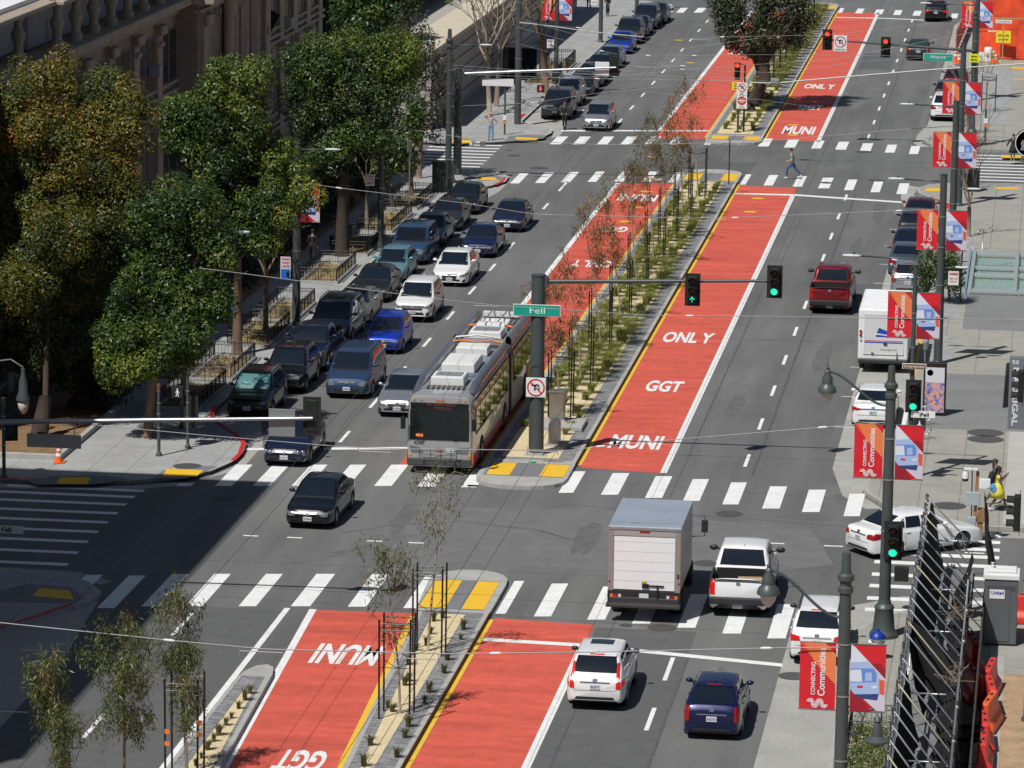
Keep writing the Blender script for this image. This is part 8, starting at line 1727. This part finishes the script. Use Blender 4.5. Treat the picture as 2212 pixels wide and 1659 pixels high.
a = gp(1942+0, 317); t = thing('push_button_post', 'short grey post with yellow push button on the east pavement past Hayes', 'push button post', (gp(1475+1957/3, 314)[0], gp(1475+1957/3, 314)[1], .15)); m = MB(); m.tube([(0, 0, 0), (0, 0, 2.3)], .07, 10); m.build('shaft', mMetal, t); m = MB(); m.box((0, -.1, 1.55), (.22, .08, .3)); m.build('plate', mSignW, t); m = MB(); m.box((.02, -.12, 1.25), (.16, .12, .2)); m.build('button', mAmber, t)
a = gp(1090, 291); t = thing('push_button_post', 'grey signal post with a yellow push button beside the plaid-shirted man', 'push button post', (a[0], a[1], .15)); m = MB(); m.tube([(0, 0, 0), (0, 0, 2.9)], .06, 10); m.build('shaft', mMetal, t); m = MB(); m.box((0, -.09, 1.1), (.2, .08, .3)); m.build('plate', mSignW, t); m = MB(); m.box((0, -.1, .8), (.16, .12, .2)); m.build('button', mAmber, t)
t = thing('parking_pay_station', 'dark parking pay station with round badge on the shaded west pavement', 'pay station', (-16.9, 181.6, .15)); m = MB(); m.box((0, 0, .75), (.4, .3, 1.5)); m.build('case', mBlk, t, bevel=.04); m = MB(); m.lathe([(.001, -.17), (.09, -.17), (.09, -.15)], (0, 0, 1.25), 14, 'Y'); m.build('badge', M('badge blue', (.05, .2, .6), .4), t)
t = thing('sidewalk_shelter', 'dark framed shelter box on the west pavement beyond Hayes', 'shelter', (-17.2, 285, .15)); m = MB(); m.box((0, .6, 1.2), (2.2, .08, 2.3)); m.box((-1.1, 0, 1.2), (.08, 1.2, 2.3)); m.build('panel', mGlass, t); m = MB(); m.box((0, 0, 2.45), (2.5, 1.7, .12)); m.build('roof', mBlk, t, bevel=.02)
for y in (198.0, 209): 
    t = thing('bench', 'small dark bench beside the railed planter, '+('nearer' if y < 200 else 'farther')+' one', 'bench', (-17.0, y, .15), 0, 'benches'); m = MB(); m.box((0, 0, .45), (.5, 1.0, .06)); m.build('seat', mBlk, t); m = MB(); m.box((0, -.4, .22), (.4, .06, .42)); m.box((0, .4, .22), (.4, .06, .42)); m.build('leg', mBlk, t)
# hanging globe lantern at the left edge (on a wall bracket of the school corner)
t = thing('wall_lantern', 'frosted lantern hanging from a curved arm at the left edge', 'lantern', (-20.62, 157.7, 0)); m = MB(); m.tube([(-2.2, 0, 2.4), (-1.4, 0, 3.0), (-.5, 0, 3.15), (0, 0, 2.85)], .04, 8); m.build('lamp_arm', mMetal, t, smooth=True); m = MB(); m.lathe([(.001, 2.85), (.08, 2.8), (.09, 2.55), (.17, 2.3), (.2, 1.85), (.30, 1.6), (.3, 1.52), (.2, 1.5)][::-1], n=14); m.build('lamp_head', mMetal, t, smooth=True, sharp=40); m = MB(); m.lathe([(.001, .95), (.10, 1.0), (.2, 1.2), (.25, 1.52)], n=14); m.build('globe', mGlobe, t, smooth=True)
m = MB(); m.tube([(-22.4, 157.7, .15), (-22.8, 157.7, 2.4)], .08, 8); tag(m.build('lantern_post', mMetal), 'post carrying the curved arm of the left lantern', 'post')
# round window sign of the coffee shop at the right edge (a plain green roundel stand-in with a pale ring)
t = thing('round_sign', 'round dark green and white roundel sign with a pale figure at the right edge', 'sign', (18.42, 246.5, 1.75)); t.scale = (.86, .86, .86); m = MB(); m.lathe([(.001, .06), (.95, .06), (.95, -.06), (.001, -.06)], n=30, axis='Y'); m.build('disc', mSignW, t, smooth=True, sharp=40)
m = MB(); m.lathe([(.001, -.066), (.90, -.066)], n=30, axis='Y'); m.build('green_field', M('coffee green', (.01, .20, .12), .6), t); m = MB()
m.lathe([(.001, -.070), (.16, -.070)], (0, 0, .22), 12, 'Y'); m.add([(-.12, -.071, .12), (.12, -.071, .12), (.2, -.071, -.5), (-.2, -.071, -.5)], [(0, 1, 2, 3)])
for s in (-1, 1):
    for k in range(3): m.tube([(s*(.2+.11*k), -.07, .3-.05*k), (s*(.30+.11*k), -.07, .0), (s*(.22+.11*k), -.07, -.25), (s*(.32+.1*k), -.07, -.5)], .022, 4)
m.add([(-.14, -.071, .45), (0, -.071, .72), (.14, -.071, .45)], [(0, 1, 2)]); m.add([(-.3, -.071, .5), (-.22, -.071, .66), (-.16, -.071, .46)], [(0, 1, 2)]); m.add([(.3, -.071, .5), (.22, -.071, .66), (.16, -.071, .46)], [(2, 1, 0)]); m.build('emblem', mSignW, t)
m = MB(); m.tube([(.98*math.cos(a_), 0, .98*math.sin(a_)+.03) for a_ in [PI*.15+PI*.7*k/12 for k in range(13)]], .04, 6); m.build('bracket', mBlk, t)
m = MB(); m.tube([(18.32, 246.5, .15), (18.32, 246.5, 1.3)], .04, 6); tag(m.build('sign_stand', mBlk), 'thin black stand under the round green sign', 'stand')

# ------------------------------------------------------------ people
mSkin = M('skin light', (.50, .30, .21), .55); mSkinD = M('skin dark', (.13, .065, .04), .55); mSkinM = M('skin medium', (.32, .18, .12), .55)
def skin(name, chains, mt, parent, sub=1):
    """chains: lists of ((x,y,z), radius); joined where points coincide -> one smooth continuous surface"""
    V = []; E = []; R = []; key = {}
    for ch in chains:
        pv = None
        for p, r in ch:
            k = tuple(round(c, 3) for c in p)
            if k not in key: key[k] = len(V); V.append(p); R.append(r)
            i = key[k]
            if pv is not None and pv != i: E.append((pv, i))
            pv = i
    me = bpy.data.meshes.new(name); me.from_pydata(V, E, []); o = bpy.data.objects.new(name, me); col.objects.link(o); me.materials.append(mt)
    s = o.modifiers.new('s', 'SKIN'); s.use_smooth_shade = True
    for i, sv in enumerate(me.skin_vertices[0].data): sv.radius = (R[i], R[i]) if not isinstance(R[i], tuple) else R[i]; sv.use_root = (i == 0)
    u = o.modifiers.new('u', 'SUBSURF'); u.levels = sub; u.render_levels = sub
    bpy.context.view_layer.update(); m2 = bpy.data.meshes.new_from_object(o.evaluated_get(bpy.context.evaluated_depsgraph_get())); o.modifiers.clear(); o.data = m2; m2.name = name; bpy.data.meshes.remove(me)
    if not m2.materials: m2.materials.append(mt)
    o.parent = parent; return o
def person(label, x, y, rz, J, sk, top, bottom, shoes, hair, z0=.15, long=False, skirt=None, sleeve=.55, hat=None, mask=None, group=None, shorts=False, coat=False):
    """J: joints in metres, front = -Y.  body = one continuous skin mesh, clothes and hair are children"""
    t = thing('person', label, 'person', (x, y, z0), rz, group); v = {k: Vector(p) for k, p in J.items()}
    pel, ch, nk, hd = v['pelvis'], v['chest'], v['neck'], v['head']; bod = [[(tuple(pel), (.12, .10)), (tuple(pel.lerp(ch, .5)), (.115, .09)), (tuple(ch), (.13, .095)), (tuple(nk), (.055, .055)), (tuple(hd-Vector((0, 0, .05))), (.075, .082)), (tuple(hd+Vector((0, 0, .045))), (.08, .095)), (tuple(hd+Vector((0, 0, .10))), (.055, .065))]]
    for s in ('L', 'R'):
        sh, el, ha, hp, kn, an = (v[s+k] for k in ('sh', 'el', 'ha', 'hip', 'kn', 'an')); d = (ha-el).normalized(); pm = ha+d*.05
        bod.append([(tuple(ch), (.13, .095)), (tuple(sh), .058), (tuple(sh.lerp(el, .5)), .048), (tuple(el), .040), (tuple(el.lerp(ha, .4)), .037), (tuple(ha), .026), (tuple(pm), .032)])
        sd = d.cross(Vector((0, 1, 0))); sd = sd.normalized() if sd.length > .1 else Vector((1, 0, 0))
        for k, ln in enumerate((.075, .085, .08, .062)):
            b = pm+sd*(k-1.5)*.019; f1 = b+d*.03; f2 = f1+d*ln*.5+Vector((0, -.008, 0)); f3 = f2+d*ln*.3+Vector((0, -.02, 0)); bod.append([(tuple(pm), .032), (tuple(f1), .010), (tuple(f2), .009), (tuple(f3), .007)])
        th = ha+d*.02-sd*.03; bod.append([(tuple(ha), .026), (tuple(th), .013), (tuple(th+d*.04-sd*.012), .010)])
        bod.append([(tuple(pel), (.12, .10)), (tuple(hp), .085), (tuple(hp.lerp(kn, .5)), .074), (tuple(kn), .055), (tuple(kn.lerp(an, .35)), .054), (tuple(an), .038)])
    skin('body', bod, sk, t)
    f = Vector(v['head']); m = MB(); m.ball((f.x, f.y-.10, f.z-.0), (.014, .022, .022), 6); m.ball((f.x, f.y-.085, f.z-.055), (.024, .012, .007), 6); m.build('nose_and_mouth', sk, t, smooth=True)
    for s in (-1, 1): m = MB(); m.ball((f.x+s*.032, f.y-.088, f.z+.022), (.013, .008, .008), 6); m.build('eye', mBlk, t, smooth=True); m = MB(); m.ball((f.x+s*.082, f.y, f.z), (.012, .02, .03), 6); m.build('ear', sk, t, smooth=True)
    # clothes: slightly fuller skins over the limbs
    sl = [[(tuple(pel), (.145, .125)), (tuple(pel.lerp(ch, .3)), (.145, .12)), (tuple(pel.lerp(ch, .6)), (.14, .115)), (tuple(ch), (.155, .12)), (tuple(ch.lerp(nk, .75)), (.075, .07))]]
    for s in ('L', 'R'):
        sh, el, ha = (v[s+k] for k in ('sh', 'el', 'ha')); e = [(tuple(ch), (.155, .12)), (tuple(sh), .072), (tuple(sh.lerp(el, .6)), .062)]
        if sleeve > .6: e += [(tuple(el), .054), (tuple(el.lerp(ha, .85)), .042)]
        sl.append(e)
    skin('jacket' if coat else 'shirt', sl, top, t)
    if skirt:
        m = MB(); c = pel; m.lathe([(.15, c.z+.12), (.19, c.z), (.24, c.z-.18), (.29, c.z-skirt[1]), (.27, c.z-skirt[1]+.01)], (c.x, c.y, 0), 16); m.build('skirt', skirt[0], t, smooth=True)
    if bottom:
        lg = [[(tuple(pel.lerp(ch, .3)), (.135, .112)), (tuple(pel), (.142, .122))]]
        for s in ('L', 'R'):
            hp, kn, an = (v[s+k] for k in ('hip', 'kn', 'an')); e = [(tuple(pel), (.14, .12)), (tuple(hp), .10), (tuple(hp.lerp(kn, .5)), .088)]; e += [] if shorts else [(tuple(kn), .070), (tuple(kn.lerp(an, .5)), .064), (tuple(kn.lerp(an, .92)), .055)]; lg.append(e)
        skin('trousers', lg, bottom, t)
    for s in ('L', 'R'):
        an, toe = v[s+'an'], v.get(s+'toe', v[s+'an']+Vector((0, -.17, -.05))); hl_ = an+(an-toe).normalized()*.05+Vector((0, 0, -.055)); skin('shoe', [[(tuple(hl_), .042), (tuple(an.lerp(toe, .45)+Vector((0, 0, -.035))), .045), (tuple(toe), .036)]], shoes, t)
    if hat: m = MB(); m.ball((f.x, f.y+.005, f.z+.065), (.098, .11, .085), 12); m.ball((f.x, f.y-.11, f.z+.06), (.07, .07, .012), 10); m.build('cap', hat, t, smooth=True)
    else:
        m = MB(); m.ball((f.x, f.y+.018, f.z+.045), (.095, .105, .105), 12, k=8)
        if long: m.ball((f.x, f.y+.06, f.z-.10), (.10, .06, .2), 10)
        m.build('hair', hair, t, smooth=True)
    if mask: m = MB(); m.ball((f.x, f.y-.06, f.z-.035), (.062, .055, .045), 10); m.build('face_mask', mask, t, smooth=True)
    return t
def stand(h=1.76, **ch):
    k = h/1.76; J = dict(pelvis=(0, 0, .98), chest=(0, 0, 1.32), neck=(0, -.01, 1.50), head=(0, -.02, 1.64), Lsh=(.18, 0, 1.43), Rsh=(-.18, 0, 1.43), Lel=(.24, .02, 1.15), Rel=(-.24, .02, 1.15), Lha=(.25, -.05, .90), Rha=(-.25, -.05, .90), Lhip=(.09, 0, .92), Rhip=(-.09, 0, .92), Lkn=(.11, -.02, .50), Rkn=(-.11, -.02, .50), Lan=(.12, .02, .09), Ran=(-.12, .02, .09), Ltoe=(.14, -.15, .035), Rtoe=(-.14, -.15, .035))
    J.update(ch); return {a: (p[0]*k, p[1]*k, p[2]*k) for a, p in J.items()}
K = lambda n, c, r=.8, **kw: M('cloth '+n, c, r, **kw)
mHairB = M('hair brown', (.05, .025, .015), .6); mHairK = M('hair black', (.012, .010, .010), .6)
# runner crossing, moving towards picture left (-X): rotate so that front faces -X
person('person in a teal patterned T-shirt and blue trousers running over the Hayes crosswalk', 4.75, 240.1, -PI/2, stand(1.84, pelvis=(0, .0, .98), chest=(0, -.06, 1.31), neck=(0, -.08, 1.49), head=(0, -.11, 1.63), Lsh=(.17, -.05, 1.42), Rsh=(-.17, -.07, 1.42), Lel=(.22, -.02, 1.15), Lha=(.18, -.22, 1.08), Rel=(-.22, .12, 1.16), Rha=(-.18, -.10, 1.05),
       Lkn=(.10, -.28, .60), Lan=(.10, -.30, .16), Ltoe=(.10, -.46, .10), Rkn=(-.10, .20, .58), Ran=(-.10, .50, .26), Rtoe=(-.10, .42, .10)), mSkin, K('teal tie dye', (.16, .36, .32), noise=.5, ns=9), K('denim blue', (.03, .08, .20)), K('white shoe', (.7, .7, .7)), mHairB, z0=.0)
a = G(1060, 303, .15); person('person in a plaid shirt and light jeans at the far Hayes corner', a.x, a.y, .1, stand(1.72, Rel=(-.42, -.06, 1.52), Rha=(-.16, -.16, 1.70), Lel=(.40, .06, 1.18), Lha=(.22, -.02, 1.02)), mSkin, K('plaid', (.42, .34, .34), noise=.55, ns=14), K('light jeans', (.16, .30, .45)), K('dark shoe', (.03, .03, .04)), M('grey hair', (.4, .38, .36), .6), sleeve=1, hat=K('peach cap', (.6, .3, .22)))
a = G(1219, 281); sc_y = a.y; px_ = person('person in black with a red cap riding a kick scooter', a.x, a.y+.1, 0, stand(1.74, Lel=(.22, -.14, 1.18), Rel=(-.22, -.14, 1.18), Lha=(.16, -.34, 1.08), Rha=(-.16, -.34, 1.08), Lan=(.05, .22, .16), Ran=(-.05, -.05, .16), Ltoe=(.05, .05, .12), Rtoe=(-.05, -.22, .12), Lkn=(.08, .05, .54), Rkn=(-.08, -.08, .54)), mSkinM, K('black hoodie', (.012, .012, .014)), K('black trousers', (.018, .014, .014)), K('black shoe', (.012, .012, .012)), mHairK, z0=.02, sleeve=1, hat=K('red cap', (.5, .02, .04)), mask=K('pale mask', (.45, .5, .55)), coat=True)
t = thing('kick_scooter', 'black kick scooter under the rider in the red cap', 'scooter', (a.x, a.y+.1, 0)); m = MB(); m.box((0, .12, .13), (.14, .62, .04)); m.build('deck', mBlk, t, bevel=.01); m = MB(); m.tube([(0, -.28, .14), (0, -.36, 1.08)], .022, 8); m.tube([(-.26, -.36, 1.08), (.26, -.36, 1.08)], .018, 8); m.build('handlebar', mBlk, t)
for y in (-.32, .5): m = MB(); m.lathe([(.001, -.02), (.10, -.02), (.10, .02), (.001, .02)], (0, y, .10), 14, 'X'); m.build('wheel', mTyre, t)
# the two women, walking to picture right (+X)
w1 = dict(chest=(0, -.03, 1.30), Lkn=(.09, -.22, .54), Lan=(.09, -.36, .12), Ltoe=(.09, -.52, .07), Rkn=(-.09, .06, .50), Ran=(-.09, .32, .16), Rtoe=(-.09, .20, .05))
pw_ = person('person in a yellow top and skirt with a blue jacket tied at the waist', 18.15, 150.75, PI/2, stand(1.68, Lel=(.2, -.14, 1.22), Lha=(.12, -.30, 1.42), Rel=(-.22, -.10, 1.20), Rha=(-.14, -.28, 1.38), **w1), mSkinD, K('yellow top', (.62, .55, .12)), None, K('white trainers', (.6, .6, .6)), mHairK, skirt=(K('yellow skirt', (.66, .58, .06)), .42), group='two walkers on the east pavement')
m = MB(); m.ball((0, .16, .92), (.24, .14, .17), 12); m.ball((-.14, .10, .80), (.10, .12, .18), 10); m.ball((.08, .2, .78), (.09, .08, .2), 10); m.build('tied_jacket', K('denim jacket', (.10, .24, .48)), pw_, smooth=True)
t = person('person with long brown hair walking behind the one in yellow', 18.0, 151.9, PI/2, stand(1.72, Lel=(.2, -.14, 1.2), Lha=(.12, -.32, 1.30), **w1), mSkin, K('dark grey jumper', (.06, .06, .07)), K('grey trousers', (.08, .09, .11)), K('white trainers', (.6, .6, .6)), mHairB, long=True, sleeve=1, group='two walkers on the east pavement')
m = MB(); m.ball((-.02, .24, 1.28), (.17, .13, .26), 12); m.tube([(-.12, .12, 1.4), (-.14, -.06, 1.45), (-.12, -.1, 1.2)], .02, 5); tag(m.build('backpack', K('black backpack', (.012, .012, .014)), None, smooth=True), 'black backpack worn by the walker in yellow', 'backpack'); o_ = bpy.data.objects['backpack']; o_.location = (18.15, 150.75, .12); o_.rotation_euler = (0, 0, PI/2)
a = G(2188, 350, .15); t = person('person in a black coat walking a dog at the right edge near Hayes', a.x, a.y, -.15, stand(1.70, Rel=(-.34, .03, 1.18), Rha=(-.44, -.04, .95), Lel=(.28, .02, 1.15), Lha=(.30, -.05, .92), Lkn=(.08, -.08, .5), Lan=(.07, -.02, .1)), mSkin, K('black coat', (.012, .012, .014)), None, K('pale shoe', (.5, .5, .42)), mHairB, skirt=(K('black coat', (.012, .012, .014)), .36), sleeve=1, coat=True)
def dog(lab, x, y, rz):
    t = thing('dog', lab, 'dog', (x, y, .0), rz); m_ = M('dog coat grey brown', (.20, .17, .14), .8, noise=.3, ns=12)
    ch_ = [[((0, .28, .46), (.09, .10)), ((0, .05, .44), (.085, .10)), ((0, -.22, .46), (.10, .125)), ((0, -.36, .56), (.06, .07)), ((0, -.44, .66), (.06, .065)), ((0, -.54, .63), (.035, .035)), ((0, -.60, .62), (.022, .022))], [((0, .28, .46), (.09, .10)), ((0, .38, .52), .03), ((0, .50, .62), .018)]]
    for s in (-1, 1):
        ch_.append([((0, -.22, .46), (.10, .125)), ((s*.07, -.24, .36), .045), ((s*.075, -.22, .20), .028), ((s*.075, -.24, .03), .024)]); ch_.append([((0, .28, .46), (.09, .10)), ((s*.07, .26, .36), .055), ((s*.075, .20, .24), .032), ((s*.075, .32, .14), .022), ((s*.075, .28, .03), .024)]); ch_.append([((0, -.44, .66), (.06, .065)), ((s*.05, -.42, .73), .018)])
    skin('body', ch_, m_, t); return t
dog('grey brown dog on a lead at the right edge of the Hayes crosswalk', a.x+.62, a.y-.1, .25)
m = MB(); m.tube([(a.x+.31, a.y-.05, 1.05), (a.x+.45, a.y-.2, .75), (a.x+.6, a.y-.45, .68)], .01, 5); tag(m.build('dog_lead', K('pink lead', (.5, .15, .2))), 'pink lead from the walker in the black coat to the dog', 'lead')
a = G(675, 570, .15); person('person in black walking in the shade of the west pavement', a.x, a.y, PI, stand(1.76, Lkn=(.1, -.12, .5), Lan=(.1, -.06, .1), Ran=(-.1, .2, .14), Rtoe=(-.1, .05, .04), Rkn=(-.1, .03, .5)), mSkinM, K('black top', (.012, .012, .014)), K('black trousers', (.018, .014, .014)), K('black shoe', (.012, .012, .012)), mHairK, sleeve=1)
a = G(1272, 21, .15); t = person('person in blue walking at the top edge beside the pole near Grove', a.x, a.y, 0, stand(1.75), mSkinM, K('denim jacket', (.10, .24, .48)), K('dark jeans', (.04, .06, .1)), K('black shoe', (.012, .012, .012)), mHairB, sleeve=1)
m = MB(); m.box((a.x+.42, a.y, .95), (.3, .12, .75)); tag(m.build('yellow_bag', K('yellow', (.75, .5, .03)), bevel=.04), 'bright yellow bag beside the walker at the top edge', 'bag')
a = G(1313, 35, .15)
t = person('person in dark clothes riding a bicycle near Grove', a.x, a.y, 0, stand(1.74, Lhip=(.09, 0, .95), Lkn=(.1, -.25, .72), Lan=(.1, -.12, .35), Ltoe=(.1, -.26, .30), Rkn=(-.1, -.18, .58), Ran=(-.1, -.05, .2), Rtoe=(-.1, -.2, .14), Lel=(.22, -.2, 1.2), Lha=(.2, -.42, 1.08), Rel=(-.22, -.2, 1.2), Rha=(-.2, -.42, 1.08)), mSkinM, K('black top', (.012, .012, .014)), K('dark jeans', (.04, .06, .1)), K('black shoe', (.012, .012, .012)), mHairK, sleeve=1)
t = thing('bicycle', 'black bicycle ridden on the pavement near Grove', 'bicycle', (a.x, a.y, .15))
for y in (-.55, .5): m = MB(); m.tube([(0, y+.33*math.cos(k*PI/8), .34+.33*math.sin(k*PI/8)) for k in range(17)], .02, 6, cap=False); m.build('wheel', mTyre, t, smooth=True)
m = MB(); m.tube([(0, .5, .34), (0, .1, .85), (0, -.4, .8), (0, -.05, .32), (0, .5, .34)], .02, 6); m.tube([(0, -.05, .32), (0, .1, .9)], .02, 6); m.tube([(0, -.4, .8), (0, -.55, .34)], .02, 6); m.build('frame', mBlk, t); m = MB(); m.tube([(-.26, -.44, 1.02), (.26, -.44, 1.02)], .015, 6); m.tube([(0, -.4, .8), (0, -.44, 1.02)], .018, 6); m.build('handlebar', mBlk, t); m = MB(); m.box((0, .12, .93), (.14, .26, .05)); m.build('saddle', mBlk, t, bevel=.02)
# painted graffiti on the median kerb and a scrap of green
text('CERO', 'graffiti', mBlk, (.55, 156.24, .172), (.85, 0, 0), (0, .0, .0001), None, .02) if False else None
o = text('CERO', 'kerb_graffiti', M('faded black paint', (.06, .06, .06), .8), (.45, 156.31, .1745), (.8, 0, 0), (0, .22, 0), None, .02); struct(o)
m = MB(); m.ball((.1, 156.1, .17), (.14, .08, .03), 7); tag(m.build('litter', M('green scrap', (.02, .3, .15), .6)), 'scrap of green litter on the median nose', 'litter')
